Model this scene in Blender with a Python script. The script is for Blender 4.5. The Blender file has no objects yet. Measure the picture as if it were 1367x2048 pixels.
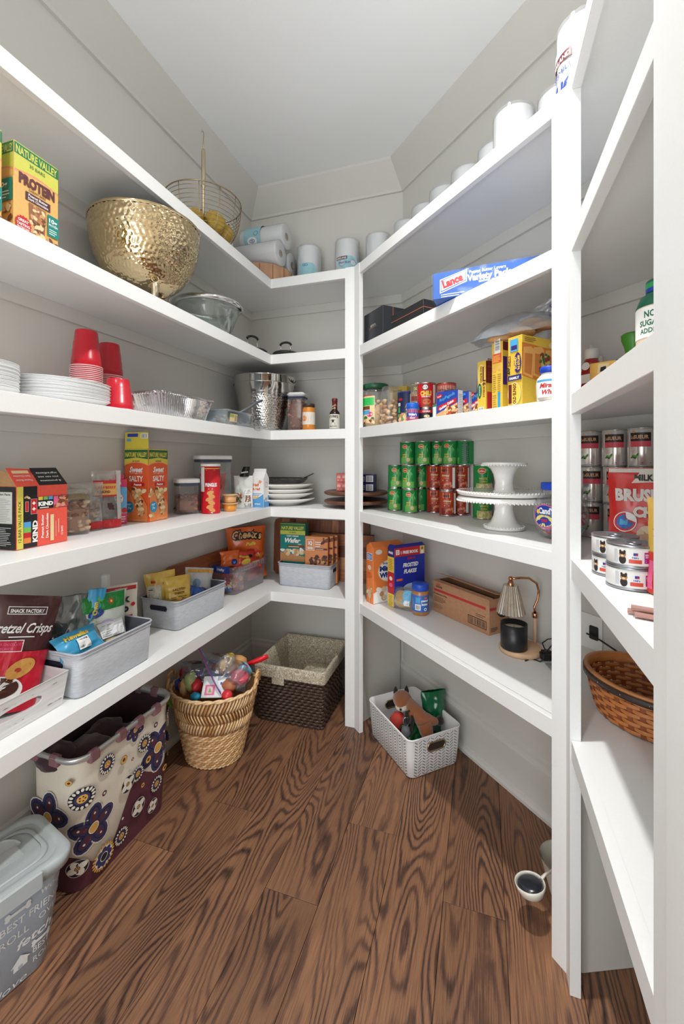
import bpy, bmesh, math, random
from mathutils import Vector, Matrix, noise
SC = bpy.context.scene
COL = SC.collection
PI = math.pi
# ---------------------------------------------------------------- camera, world, lamps, exposure
cam = bpy.data.cameras.new('camera')
cam.sensor_fit = 'HORIZONTAL'; cam.sensor_width = 36.0; cam.lens = 36.0 * 855 / 1367
cam.shift_y = -100 / 1367; cam.clip_start = 0.02; cam.clip_end = 60
co = bpy.data.objects.new('camera', cam); COL.objects.link(co)
co.location = (0, 0, 1.304); co.rotation_euler = (PI / 2, 0, math.atan2(279.5, 855))
SC.camera = co
SC.view_settings.view_transform = 'Standard'; SC.view_settings.look = 'None'
SC.view_settings.exposure = -0.50; SC.view_settings.gamma = 1.0
SC.view_settings.use_curve_mapping = False
W = bpy.data.worlds.new('world'); SC.world = W; W.use_nodes = True
W.node_tree.nodes['Background'].inputs[0].default_value = (0.93, 0.97, 1.0, 1)
W.node_tree.nodes['Background'].inputs[1].default_value = 2.0
try:
    SC.cycles.max_bounces = 10; SC.cycles.diffuse_bounces = 5; SC.cycles.glossy_bounces = 4
    SC.cycles.transmission_bounces = 8; SC.cycles.transparent_max_bounces = 16
    SC.cycles.caustics_reflective = False; SC.cycles.caustics_refractive = False
    SC.cycles.use_denoising = True
    SC.cycles.sample_clamp_indirect = 6.0
except Exception: pass
def lamp(name, kind, loc, power, size, col=(1, 1, 1), rot=(0, 0, 0), sy=None):
    l = bpy.data.lights.new(name, kind); l.energy = power; l.color = col
    if kind == 'AREA':
        l.shape = 'RECTANGLE' if sy else 'DISK'; l.size = size
        if sy: l.size_y = sy
    else: l.shadow_soft_size = size
    o = bpy.data.objects.new(name, l); COL.objects.link(o); o.location = loc; o.rotation_euler = rot
    return o
# recessed can lamp over the middle of the pantry; added fill lamp nearer its doorway
a_ = lamp('ceiling_lamp', 'AREA', (-0.16, 1.03, 2.938), 24, 0.09, (1.0, 0.985, 0.96)); a_.data.spread = math.radians(125)
a_ = lamp('door_fill_lamp', 'AREA', (-0.50, -0.55, 2.938), 14, 0.14, (1.0, 0.99, 0.97)); a_.data.spread = math.radians(150)
lamp('doorway_daylight', 'AREA', (-0.42, -1.45, 1.05), 42, 1.5, (0.95, 0.98, 1.0), (PI / 2 + 0.15, 0, 0), 2.0)

# ---------------------------------------------------------------- helpers
def s2l(c):
    c = c / 255.0
    return c / 12.92 if c <= 0.04045 else ((c + 0.055) / 1.055) ** 2.4
_M = {}
def nodes(m): return m.node_tree.nodes, m.node_tree.links
def mat(rgb, rough=0.5, metal=0.0, bump=0.0, bscale=200.0, var=0.04, spec=0.5, sheen=0.0, emit=0.0, coat=0.0, stretch=None, key=None):
    k = ('m', rgb, rough, metal, bump, bscale, var, spec, sheen, emit, coat, stretch)
    if k in _M: return _M[k]
    m = bpy.data.materials.new('paint_%d' % len(_M)); m.use_nodes = True
    N, L = nodes(m); b = N['Principled BSDF']
    c = tuple(s2l(x) for x in rgb)
    b.inputs['Roughness'].default_value = rough; b.inputs['Metallic'].default_value = metal
    b.inputs['Specular IOR Level'].default_value = spec
    if sheen: b.inputs['Sheen Weight'].default_value = sheen
    if coat: b.inputs['Coat Weight'].default_value = coat; b.inputs['Coat Roughness'].default_value = 0.08
    tc = N.new('ShaderNodeTexCoord'); src = tc.outputs['Object']
    if stretch:
        mp = N.new('ShaderNodeMapping'); mp.inputs['Scale'].default_value = stretch
        L.new(src, mp.inputs[0]); src = mp.outputs[0]
    nz = N.new('ShaderNodeTexNoise'); nz.inputs['Scale'].default_value = bscale; nz.inputs['Detail'].default_value = 3
    L.new(src, nz.inputs['Vector'])
    mx = N.new('ShaderNodeMix'); mx.data_type = 'RGBA'
    mx.inputs[6].default_value = (*[x * (1 - var) for x in c], 1); mx.inputs[7].default_value = (*[min(1, x * (1 + var)) for x in c], 1)
    rr = N.new('ShaderNodeMapRange'); rr.inputs[1].default_value = 0.3; rr.inputs[2].default_value = 0.7
    L.new(nz.outputs['Fac'], rr.inputs[0]); L.new(rr.outputs[0], mx.inputs[0]); L.new(mx.outputs[2], b.inputs['Base Color'])
    if bump:
        bp = N.new('ShaderNodeBump'); bp.inputs['Strength'].default_value = bump; bp.inputs['Distance'].default_value = 0.002
        L.new(nz.outputs['Fac'], bp.inputs['Height']); L.new(bp.outputs[0], b.inputs['Normal'])
    if emit:
        b.inputs['Emission Color'].default_value = (*c, 1); b.inputs['Emission Strength'].default_value = emit
    _M[k] = m
    return m
def clear(rgb=(240, 244, 246), opac=0.12, rough=0.06, key=None, gloss=0.16):
    """thin clear plastic or glass: mostly see-through, tinted, with a glossy skin"""
    k = ('c', rgb, opac, rough, gloss)
    if k in _M: return _M[k]
    m = bpy.data.materials.new('clear_%d' % len(_M)); m.use_nodes = True
    N, L = nodes(m); N.remove(N['Principled BSDF']); out = N['Material Output']
    c = (*[s2l(x) for x in rgb], 1)
    tr = N.new('ShaderNodeBsdfTransparent'); tr.inputs[0].default_value = c
    df = N.new('ShaderNodeBsdfDiffuse'); df.inputs[0].default_value = c
    gl = N.new('ShaderNodeBsdfGlossy'); gl.inputs['Roughness'].default_value = rough
    m1 = N.new('ShaderNodeMixShader'); m1.inputs[0].default_value = opac
    L.new(tr.outputs[0], m1.inputs[1]); L.new(df.outputs[0], m1.inputs[2])
    lw = N.new('ShaderNodeLayerWeight'); lw.inputs[0].default_value = 0.35
    mr = N.new('ShaderNodeMapRange'); mr.inputs[3].default_value = gloss * 0.4; mr.inputs[4].default_value = min(1, gloss * 4)
    L.new(lw.outputs['Facing'], mr.inputs[0])
    nz = N.new('ShaderNodeTexNoise'); nz.inputs['Scale'].default_value = 60
    bp = N.new('ShaderNodeBump'); bp.inputs['Strength'].default_value = 0.08; bp.inputs['Distance'].default_value = 0.002
    L.new(nz.outputs['Fac'], bp.inputs['Height']); L.new(bp.outputs[0], gl.inputs['Normal'])
    m2 = N.new('ShaderNodeMixShader'); L.new(mr.outputs[0], m2.inputs[0])
    L.new(m1.outputs[0], m2.inputs[1]); L.new(gl.outputs[0], m2.inputs[2]); L.new(m2.outputs[0], out.inputs[0])
    _M[k] = m
    return m
_TX = {}
def text_polys(s, bold=0.0, shear=0.0):
    k = (s, bold, shear)
    if k in _TX: return _TX[k]
    cu = bpy.data.curves.new('t', 'FONT'); cu.body = s; cu.size = 1.0; cu.resolution_u = 2
    cu.offset = bold; cu.shear = shear; cu.align_x = 'CENTER'; cu.align_y = 'BOTTOM_BASELINE'
    o = bpy.data.objects.new('t', cu); COL.objects.link(o)
    dg = bpy.context.evaluated_depsgraph_get(); me = o.evaluated_get(dg).to_mesh()
    vs = [(v.co.x, v.co.y) for v in me.vertices]; fs = [tuple(p.vertices) for p in me.polygons]
    o.evaluated_get(dg).to_mesh_clear(); bpy.data.objects.remove(o); bpy.data.curves.remove(cu)
    _TX[k] = (vs, fs)
    return _TX[k]
def rrect(w, d, r, n=4):
    """ring of a rounded rectangle, centred"""
    r = min(r, w / 2 - 1e-5, d / 2 - 1e-5); P = []
    for cx, cy, a in ((w/2-r, d/2-r, 0), (-w/2+r, d/2-r, 1), (-w/2+r, -d/2+r, 2), (w/2-r, -d/2+r, 3)):
        for i in range(n + 1):
            t = (a + i / n) * PI / 2; P.append((cx + r * math.cos(t), cy + r * math.sin(t)))
    return P
class MB:
    """mesh builder; flat prints are laid on it with a surface function S(u, v, h)"""
    def __init__(s): s.v = []; s.f = []; s.m = []; s.sm = []; s.mats = []; s.S = None; s.h = 0.0; s.T = None; s.fine = False
    def mi(s, m):
        if m not in s.mats: s.mats.append(m)
        return s.mats.index(m)
    def av(s, p):
        if s.T is not None: p = s.T @ Vector(p)
        s.v.append(tuple(p)); return len(s.v) - 1
    def face(s, idx, m, smooth=False): s.f.append(tuple(idx)); s.m.append(s.mi(m)); s.sm.append(smooth)
    def poly3(s, pts, m, smooth=False): s.face([s.av(p) for p in pts], m, smooth)
    def loft(s, rings, m, cap0=True, cap1=True, closed=True, smooth=True):
        R = [[s.av(p) for p in r] for r in rings]; n = len(R[0])
        for a, b in zip(R, R[1:]):
            for i in range(n if closed else n - 1):
                j = (i + 1) % n; s.face((a[i], a[j], b[j], b[i]), m, smooth)
        if cap0: s.face(list(reversed(R[0])), m)
        if cap1: s.face(R[-1], m)
    def box(s, c, d, m, r=0.0, rz=0.0, n=2):
        w, dp, h = d
        if r > 0:
            q = min(r, h / 2 - 1e-5); rg = []
            for z, k in ((-h/2, q), (-h/2 + q, 0), (h/2 - q, 0), (h/2, q)):
                rg.append([(x, y, z) for x, y in rrect(w - 2*k, dp - 2*k, max(r - k, 1e-4) if k == 0 else r * 0.6, n)])
        else:
            rg = [[(-w/2, -dp/2, z), (w/2, -dp/2, z), (w/2, dp/2, z), (-w/2, dp/2, z)] for z in (-h/2, h/2)]
        cz, sz = math.cos(rz), math.sin(rz)
        rg = [[(c[0] + x*cz - y*sz, c[1] + x*sz + y*cz, c[2] + z) for x, y, z in g] for g in rg]
        s.loft(rg, m, smooth=False)
    def lathe(s, prof, m, n=32, c=(0, 0, 0), sx=1, sy=1, cap0=False, cap1=False, a0=0, a1=2*PI, smooth=True):
        full = abs(a1 - a0 - 2*PI) < 1e-6; k = n if full else n + 1
        rg = [[(c[0] + r*sx*math.cos(a0 + (a1-a0)*i/n), c[1] + r*sy*math.sin(a0 + (a1-a0)*i/n), c[2] + z) for i in range(k)] for r, z in prof]
        s.loft(rg, m, cap0, cap1, full, smooth)
    def tube(s, pts, r, m, n=8, closed=False, caps=True):
        pts = [Vector(p) for p in pts]; N = len(pts); rg = []; up = None
        for i, p in enumerate(pts):
            a = pts[i-1] if (i or closed) else p; b = pts[(i+1) % N] if (i < N-1 or closed) else p
            t = (b - a).normalized() if (b - a).length > 1e-9 else Vector((0, 0, 1))
            if up is None: up = t.orthogonal().normalized()
            up = (up - t * up.dot(t)); up = up.normalized() if up.length > 1e-6 else t.orthogonal().normalized()
            sd = t.cross(up); rr = r[i] if isinstance(r, (list, tuple)) else r
            if isinstance(rr, tuple): ra, rb = rr
            else: ra = rb = rr
            rg.append([tuple(p + up * ra * math.cos(2*PI*k/n) + sd * rb * math.sin(2*PI*k/n)) for k in range(n)])
        if closed: rg.append(rg[0])
        s.loft(rg, m, caps and not closed, caps and not closed)
    def grid(s, fn, nu, nv, m, smooth=True, wrap=False):
        I = [[s.av(fn(i / nu, j / nv)) for i in range(nu + (0 if wrap else 1))] for j in range(nv + 1)]
        for j in range(nv):
            for i in range(nu):
                k = (i + 1) % nu if wrap else i + 1
                s.face((I[j][i], I[j][k], I[j+1][k], I[j+1][i]), m, smooth)
    def blob(s, c, r, m, n=10, seed=0, amp=0.15, k=2.0):
        """lumpy closed lump, r = (rx, ry, rz)"""
        if not isinstance(r, (tuple, list)): r = (r, r, r)
        rg = []; sv = Vector((seed * 3.7, seed * 1.3, seed * 2.1))
        for j in range(n // 2 + 1):
            th = PI * (0.02 + 0.96 * j / (n // 2)); g = []
            for i in range(n):
                ph = 2*PI*i/n; d = Vector((math.sin(th)*math.cos(ph), math.sin(th)*math.sin(ph), -math.cos(th)))
                q = 1 + amp * noise.noise(d * k + sv) * 2
                g.append((c[0] + d.x*r[0]*q, c[1] + d.y*r[1]*q, c[2] + d.z*r[2]*q))
            rg.append(g)
        s.loft(rg, m)
    # ---- flat prints
    def on(s, S, h=0.0003): s.S = S; s.h = max(h, s.h); return s
    def _p(s, u, v): return s.av(s.S(u, v, s.h))
    def rect(s, u0, v0, u1, v1, m, n=1, nv=1):
        if s.fine: n = max(n, math.ceil(abs(u1-u0)/0.007)); nv = max(nv, math.ceil(abs(v1-v0)/0.007))
        g = [[s._p(u0 + (u1-u0)*i/n, v0 + (v1-v0)*j/nv) for i in range(n+1)] for j in range(nv+1)]
        for j in range(nv):
            for i in range(n): s.face((g[j][i], g[j][i+1], g[j+1][i+1], g[j+1][i]), m)
        s.h += 0.0003 if s.fine else 0.00006; return s
    def ell(s, u, v, ru, rv, m, n=16, rot=0, r0=0.0):
        c, q = math.cos(rot), math.sin(rot)
        def P(k, t): x, y = ru*k*math.cos(t), rv*k*math.sin(t); return s._p(u + x*c - y*q, v + x*q + y*c)
        o = [P(1, 2*PI*i/n) for i in range(n)]
        if r0 > 0:
            i_ = [P(r0, 2*PI*i/n) for i in range(n)]
            for i in range(n): j = (i+1) % n; s.face((o[i], o[j], i_[j], i_[i]), m)
        else:
            k = s._p(u, v)
            for i in range(n): s.face((o[i], o[(i+1) % n], k), m)
        s.h += 0.0003 if s.fine else 0.00006; return s
    def poly(s, pts, m): s.face([s._p(u, v) for u, v in pts], m); s.h += 0.0003 if s.fine else 0.00006; return s
    def star(s, u, v, r1, r2, k, m, rot=0):
        c = s._p(u, v); o = [s._p(u + (r1 if i % 2 == 0 else r2)*math.cos(rot + PI*i/k), v + (r1 if i % 2 == 0 else r2)*math.sin(rot + PI*i/k)) for i in range(2*k)]
        for i in range(2*k): s.face((o[i], o[(i+1) % (2*k)], c), m)
        s.h += 0.0003 if s.fine else 0.00006; return s
    def text(s, t, u, v, size, m, w=None, bold=0.02, shear=0.0, rot=0.0, arc=0.0):
        """centred at u, baseline v; w = forced width"""
        vs, fs = text_polys(t, bold, shear)
        if not vs: return s
        x0 = min(p[0] for p in vs); x1 = max(p[0] for p in vs); cx = (x0+x1)/2
        kx = size if w is None else w / max(1e-6, x1 - x0)
        c, q = math.cos(rot), math.sin(rot); I = []
        for x, y in vs:
            a, b = (x - cx) * kx, y * size
            b += arc * (1 - (a / (kx*(x1-x0)/2 + 1e-9))**2)
            I.append(s._p(u + a*c - b*q, v + a*q + b*c))
        for f in fs: s.face([I[i] for i in f], m)
        s.h += 0.0003 if s.fine else 0.00006; return s
    def lines(s, u0, v0, u1, v1, k, m, fill=0.45, seed=1):
        """rows of small print too small to read"""
        R = random.Random(seed); dv = (v1 - v0) / k
        for i in range(k):
            e = u0 + (u1-u0) * (0.7 + 0.3*R.random())
            a = v0 + dv*i; g = [s._p(u0, a), s._p(e, a), s._p(e, a + dv*fill), s._p(u0, a + dv*fill)]; s.face(g, m)
        s.h += 0.0003 if s.fine else 0.00006; return s
    def bars(s, u0, v0, u1, v1, m, k=14, seed=3, vert=True):
        R = random.Random(seed); x = 0.0; tot = 1.0
        for i in range(k):
            w = tot / k * (0.25 + 0.5*R.random()); a = i / k
            if vert: A, B = (u0 + (u1-u0)*a, v0), (u0 + (u1-u0)*(a+w), v1)
            else: A, B = (u0, v0 + (v1-v0)*a), (u1, v0 + (v1-v0)*(a+w))
            s.face([s._p(A[0], A[1]), s._p(B[0], A[1]), s._p(B[0], B[1]), s._p(A[0], B[1])], m)
        s.h += 0.0003 if s.fine else 0.00006; return s
    def bits(s, u0, v0, u1, v1, k, r, ms, seed=1, asp=1.6):
        """scattered small printed shapes (nuts, flakes, chips)"""
        R = random.Random(seed)
        for i in range(k):
            s.h += 0.000012
            uu, vv, rr, ro = R.uniform(u0, u1), R.uniform(v0, v1), r * R.uniform(0.7, 1.3), R.uniform(0, PI)
            h0 = s.h; s.ell(uu, vv, rr * asp, rr, ms[i % len(ms)], 8, ro); s.h = h0
        s.h += 0.0003 if s.fine else 0.00006; return s
    def build(s, name, parent=None, loc=None):
        me = bpy.data.meshes.new(name); me.from_pydata(s.v, [], s.f)
        for m in s.mats: me.materials.append(m)
        me.polygons.foreach_set('material_index', s.m); me.polygons.foreach_set('use_smooth', s.sm)
        me.update()
        o = bpy.data.objects.new(name, me); COL.objects.link(o)
        if parent is not None: o.parent = parent
        if loc: o.location = loc
        return o
def tag(o, label=None, cat=None, group=None, kind=None):
    if label: o['label'] = label
    if cat: o['category'] = cat
    if group: o['group'] = group
    if kind: o['kind'] = kind
    return o
def thing(name, label, cat, loc, rz=0.0, group=None, rx=0.0, ry=0.0):
    o = bpy.data.objects.new(name, None); COL.objects.link(o); o.empty_display_size = 0.05
    o.location = loc; o.rotation_euler = (rx, ry, rz)
    return tag(o, label, cat, group)
def kids(o): return [c for c in COL.objects if c.parent == o]
def dup(o, kidmap, loc, rz, label=None, group=None, rx=0.0, ry=0.0):
    c = o.copy(); COL.objects.link(c); c.location = loc; c.rotation_euler = (rx, ry, rz)
    if label: c['label'] = label
    if group: c['group'] = group
    for k, sub in kidmap:
        q = k.copy(); COL.objects.link(q); q.parent = c
        for g in sub: w = g.copy(); COL.objects.link(w); w.parent = q
    return c
def kidmap(o): return [(k, kids(k)) for k in kids(o)]
def at(o, loc, rz=0, rx=0, ry=0): o.location = loc; o.rotation_euler = (rx, ry, rz); return o
# faces of a box centred on x, y with its base at z = 0 (w wide, d deep): front, right, left, top, back
def fF(d): return lambda u, v, h: (u, -d/2 - h, v)
def fR(w): return lambda u, v, h: (w/2 + h, u, v)
def fL(w): return lambda u, v, h: (-w/2 - h, -u, v)
def fB(d): return lambda u, v, h: (-u, d/2 + h, v)
def fT(z): return lambda u, v, h: (u, v, z + h)
def fC(R, a0=-PI/2): return lambda u, v, h: ((R + h) * math.cos(a0 + u/R), (R + h) * math.sin(a0 + u/R), v)
# heights of the shelf tops, and rotation that turns a thing's front (-y) to the aisle
Z1, Z2, Z3, Z4, Z5 = 2.262, 1.866, 1.469, 1.067, 0.6255
RL, RB, RD, RE = PI/2, 0.0, -PI/4, -PI/2
WHITE = (236, 236, 234); BLACK = (28, 27, 28)
# ---------------------------------------------------------------- the room
wallm = mat((213, 211, 205), 0.55, bump=0.10, bscale=350, var=0.01)
trimm = mat((236, 237, 236), 0.42, bump=0.05, bscale=160, var=0.01)
ceilm = mat((246, 248, 250), 0.8, bump=0.05, bscale=300, var=0.01)
bevm = wallm
XL, YB, SD, H = -1.376, 2.374, 1.955, 2.946      # left wall x, back wall y, diagonal wall x + y, ceiling height
XE, XF, YK = 0.575, 0.2074, -1.6                 # wall behind the right bay, its front plane, doorway end
def struct(name, mb, parent=None):
    o = mb.build(name, parent)
    if parent is None: o['kind'] = 'structure'
    return o
def wallplane(name, p, q, th=0.06, z0=0, z1=H, m=None):
    """wall slab whose room face runs p -> q (room on the left of p -> q)"""
    d = Vector((q[0]-p[0], q[1]-p[1])).normalized(); n = Vector((d.y, -d.x)) * th
    b = MB(); P = [p, q, (q[0]+n.x, q[1]+n.y), (p[0]+n.x, p[1]+n.y)]
    b.loft([[(x, y, z) for x, y in P] for z in (z0, z1)], m or wallm, smooth=False)
    return struct(name, b)
CB = (SD - YB, YB); CE = (XE, SD - XE)
wallplane('wall_left', (XL, YB), (XL, YK))
wallplane('wall_back', CB, (XL, YB))
wallplane('wall_diagonal', CE, CB)
wallplane('wall_right', (XE, 0.53), CE)
entm = mat((222, 216, 206), 0.5, var=0.01)
b = MB(); b.box((XF + 0.15, (0.5805 + YK) / 2 , H/2), (0.30, 0.5805 - YK, H), entm); b.box((XF - 0.004, 0.552, H/2), (0.008, 0.05, H), trimm)
struct('wall_entry', b)
b = MB(); b.box((-0.4, 0.35, H + 0.03), (2.2, 4.2, 0.06), ceilm); struct('ceiling', b)
# floor: slab with wide oak boards, each a piece of its own
def oak():
    m = bpy.data.materials.new('oak_floor'); m.use_nodes = True; N, L = nodes(m); b = N['Principled BSDF']
    tc = N.new('ShaderNodeTexCoord'); oi = N.new('ShaderNodeObjectInfo')
    ad = N.new('ShaderNodeVectorMath'); ad.operation = 'ADD'
    cb = N.new('ShaderNodeVectorMath'); cb.operation = 'SCALE'; cb.inputs[3].default_value = 7.31
    L.new(oi.outputs['Location'], cb.inputs[0]); L.new(tc.outputs['Object'], ad.inputs[0]); L.new(cb.outputs[0], ad.inputs[1])
    def noise_(sc, vec, det=2.0, rough=0.5, dist=0.0):
        mp = N.new('ShaderNodeMapping'); mp.inputs['Scale'].default_value = vec; L.new(ad.outputs[0], mp.inputs[0])
        n = N.new('ShaderNodeTexNoise'); n.inputs['Scale'].default_value = sc; n.inputs['Detail'].default_value = det
        n.inputs['Roughness'].default_value = rough; n.inputs['Distortion'].default_value = dist
        L.new(mp.outputs[0], n.inputs['Vector']); return n.outputs['Fac']
    def math_(op, a, b_=None, c=None):
        n = N.new('ShaderNodeMath'); n.operation = op
        for i, x in enumerate((a, b_, c)):
            if x is None: continue
            if isinstance(x, (int, float)): n.inputs[i].default_value = x
            else: L.new(x, n.inputs[i])
        return n.outputs[0]
    base = noise_(1.0, (6.0, 0.9, 6.0), 1.6, 0.40, 0.15)
    jit = noise_(1.0, (48, 12, 48), 3, 0.6)
    f = math_('MULTIPLY', math_('ADD', base, math_('MULTIPLY', jit, 0.022)), 215.0)
    sn = math_('MULTIPLY_ADD', math_('SINE', f), 0.5, 0.5)
    ring = math_('SUBTRACT', 1.0, math_('POWER', sn, 2.6))
    con = noise_(1.0, (5, 2.2, 5), 2)
    cm = N.new('ShaderNodeMapRange'); cm.inputs[1].default_value = 0.34; cm.inputs[2].default_value = 0.62; cm.inputs[3].default_value = 0.25; cm.inputs[4].default_value = 0.95
    L.new(con, cm.inputs[0])
    ring = math_('SUBTRACT', 1.0, math_('MULTIPLY', math_('SUBTRACT', 1.0, ring), cm.outputs[0]))
    fib = noise_(1.0, (520, 8, 520), 3, 0.65)
    fr = N.new('ShaderNodeMapRange'); fr.inputs[1].default_value = 0.34; fr.inputs[2].default_value = 0.66; L.new(fib, fr.inputs[0])
    mixf = math_('ADD', math_('MULTIPLY', ring, 0.60), math_('MULTIPLY', fr.outputs[0], 0.40))
    cr = N.new('ShaderNodeValToRGB'); e = cr.color_ramp.elements
    e[0].position = 0.08; e[0].color = (s2l(42), s2l(30), s2l(27), 1)
    e[1].position = 0.98; e[1].color = (s2l(160), s2l(114), s2l(80), 1)
    k = e.new(0.55); k.color = (s2l(110), s2l(77), s2l(60), 1)
    L.new(mixf, cr.inputs[0])
    tone = N.new('ShaderNodeHueSaturation')
    big = noise_(1.0, (3.0, 1.6, 3.0), 2)
    sep = N.new('ShaderNodeSeparateXYZ'); L.new(cb.outputs[0], sep.inputs[0])
    pl = math_('FRACT', math_('MULTIPLY', math_('ADD', sep.outputs[0], math_('MULTIPLY', sep.outputs[1], 0.37)), 1.93))
    v = math_('ADD', math_('MULTIPLY', pl, 0.34), math_('MULTIPLY', big, 0.62)); v = math_('ADD', v, 0.34)
    L.new(v, tone.inputs['Value']); tone.inputs['Saturation'].default_value = 1.0; L.new(cr.outputs[0], tone.inputs['Color'])
    L.new(tone.outputs[0], b.inputs['Base Color'])
    rg = N.new('ShaderNodeMapRange'); rg.inputs[3].default_value = 0.34; rg.inputs[4].default_value = 0.5; L.new(mixf, rg.inputs[0]); L.new(rg.outputs[0], b.inputs['Roughness'])
    bp = N.new('ShaderNodeBump'); bp.inputs['Strength'].default_value = 0.25; bp.inputs['Distance'].default_value = 0.001
    L.new(fr.outputs[0], bp.inputs['Height']); L.new(bp.outputs[0], b.inputs['Normal'])
    return m
oakm = oak()
b = MB(); b.box((-0.4, 0.35, -0.03), (2.2, 4.2, 0.044), mat((40, 27, 22), 0.7)); floor_o = struct('floor', b)
PWD = 0.1737; rnd = random.Random(11)
joints = {-4: [0.9], -3: [0.5, 1.75], -2: [1.183], -1: [1.412], 0: [0.55], 1: [1.1727, 2.3], 2: [1.479, 0.35], 3: [0.9], 4: [0.55, 1.3], 5: [1.0]}
for i in range(-4, 7):
    x0 = -0.631 + i * PWD - PWD + 0.0; x1 = x0 + PWD
    # boards left of x = -0.631 have negative index
    x0 = -0.631 + (i) * PWD - PWD; x1 = x0 + PWD
    ys = [-1.7] + sorted([y for y in joints.get(i - 0, [0.7])] + ([-0.6 + 0.13 * (i % 3)])) + [2.40]
    for y0, y1 in zip(ys, ys[1:]):
        g = 0.0006
        bb = MB(); w, d = PWD - 2*g, (y1 - y0) - 2*g
        bb.loft([[(x, y, z) for x, y in rrect(w - 2*k, d - 2*k, 0.0004, 1)] for z, k in ((-0.008, 0), (-0.0007, 0), (0, 0.0007))], oakm, cap0=False, smooth=False)
        o = bb.build('plank', floor_o); o.location = ((x0+x1)/2, (y0+y1)/2, 0)
# crown moulding (sloped board), wall strip under each shelf, baseboards
def prism(b, p, q, prof, m, nrm, mit0=0.0, mit1=0.0):
    """profile (t = out from the wall, z) swept p -> q; nrm = direction into the room; mit = shortening per unit t at the ends"""
    d = Vector((q[0]-p[0], q[1]-p[1])).normalized(); A, B = [], []
    for t, z in prof:
        A.append((p[0] + nrm[0]*t + d.x*mit0*t, p[1] + nrm[1]*t + d.y*mit0*t, z))
        B.append((q[0] + nrm[0]*t - d.x*mit1*t, q[1] + nrm[1]*t - d.y*mit1*t, z))
    b.loft([A, B], m, smooth=False)
r2 = math.sqrt(0.5); T = math.tan(PI/8)
RUNS = {'left': ((XL, YB), (XL, YK), (1, 0), 1.0, 0.0), 'back': (CB, (XL, YB), (0, -1), -T*-1.0, 1.0),
        'diagonal': (CE, CB, (-r2, -r2), T, T), 'right': ((XE, 0.53), CE, (-1, 0), 0.0, T)}
def mirror_T(k):
    return RUNS[k]
n_ = 0
for k in ('left', 'back', 'diagonal', 'right'):
    p, q, nr, m0, m1 = RUNS[k]
    # inner corners open wider than 90 deg by the diagonal wall: mitre = tan(half the turn)
    if k == 'back': m0 = T
    n_ += 1; b = MB()
    prism(b, p, q, [(0, H), (0, H - 0.134), (0.012, H - 0.134), (0.016, H - 0.122), (0.108, H - 0.012), (0.112, H)], wallm, nr, m0, m1)
    struct('trim_%d' % n_, b)
    b = MB()
    prism(b, p, q, [(0, 0), (0.016, 0), (0.016, 0.165), (0.013, 0.175), (0.008, 0.181), (0.008, 0.196), (0, 0.205)], wallm, nr, m0, m1)
    if k in ('diagonal', 'right', 'left', 'back'): prism(b, p, q, [(0.016, 0), (0.030, 0), (0.030, 0.012), (0.024, 0.022), (0.016, 0.026)], wallm, nr, m0, m1)
    if k != 'right': struct('baseboard_%s' % k, b)
# built-in shelving: five levels, each one continuous shelf with boards, lipped front edges and wall strips
FL, FB, FD = -1.0496, 2.0134, 1.421           # front planes: left x, back y, diagonal x + y
P0 = (FL, FB); P1 = (FD - FB, FB); P2 = (XF, FD - XF); P3 = (XF, 0.6315); PL = (FL, -1.0)
ZB = [Z1, Z2, Z3, Z4, Z5]
LAB = ['white built-in shelf under the ceiling, topmost, carrying paper towel rolls and the wire basket',
       'white built-in shelf second from the top, carrying the hammered gold bowl',
       'white built-in shelf at eye level carrying red cups, white plates and the steel tub',
       'white built-in shelf carrying the snack canister, green vegetable cans and cake stands',
       'white built-in lowest shelf carrying grey fabric bins, cereal boxes and the small lamp']
for z, lb in zip(ZB, LAB):
    t = thing('built_in_shelf', lb, 'shelf', (0, 0, z))
    def board(pts, name='shelf_board', th=0.024, zt=0.0, m=trimm):
        b = MB(); b.loft([[(x, y, zz) for x, y in pts] for zz in (zt - th, zt)], m, smooth=False); return b.build(name, t)
    e = 0.0008
    board([(XL + e, PL[1]), (FL - 0.0185, PL[1]), (FL - 0.0185, FB + 0.0185), (XL + e, YB - e)])
    board([(XL + e, YB - e), (FL - 0.0185, FB + 0.0185), (P1[0] + 0.008, FB + 0.0185), (CB[0], YB - e)])
    board([(CB[0], YB - e), (P1[0] + 0.008, FB + 0.0185), (P2[0] + 0.0215, P2[1] + 0.009), (CE[0] - e, CE[1])])
    board([(CE[0] - e, CE[1]), (P2[0] + 0.0215, P2[1] + 0.009), (P3[0] + 0.0215, P3[1]), (XE - e, P3[1])])
    def edge(p, q, nr, m0, m1, w=0.0186):
        b = MB(); prism(b, p, q, [(-w, 0), (-w, -0.049), (-0.001, -0.049), (0, -0.048), (0, -0.001), (-0.001, 0)], trimm, nr, m0, m1); return b.build('front_edge', t)
    edge(PL, P0, (1, 0), 0, 1); edge(P0, (P1[0] - 0.049, FB), (0, -1), 1, 0)
    p1 = (P1[0] + 0.049*r2, P1[1] - 0.049*r2); edge(p1, (P2[0] - 0.043*r2, P2[1] + 0.043*r2), (-r2, -r2), 0, 0)
    edge((P2[0], P2[1] - 0.049), P3, (-1, 0), 0, 0, 0.0216)
    for k in ('left', 'back', 'diagonal'):
        p, q, nr, m0, m1 = RUNS[k]; m0 = T if k == 'back' else m0
        if k == 'left': q = (q[0], PL[1])
        b = MB(); prism(b, p, q, [(0, -0.0245), (0, -0.072), (0.014, -0.072), (0.014, -0.0245)], wallm, nr, m0, m1); b.build('wall_strip', t)
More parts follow.
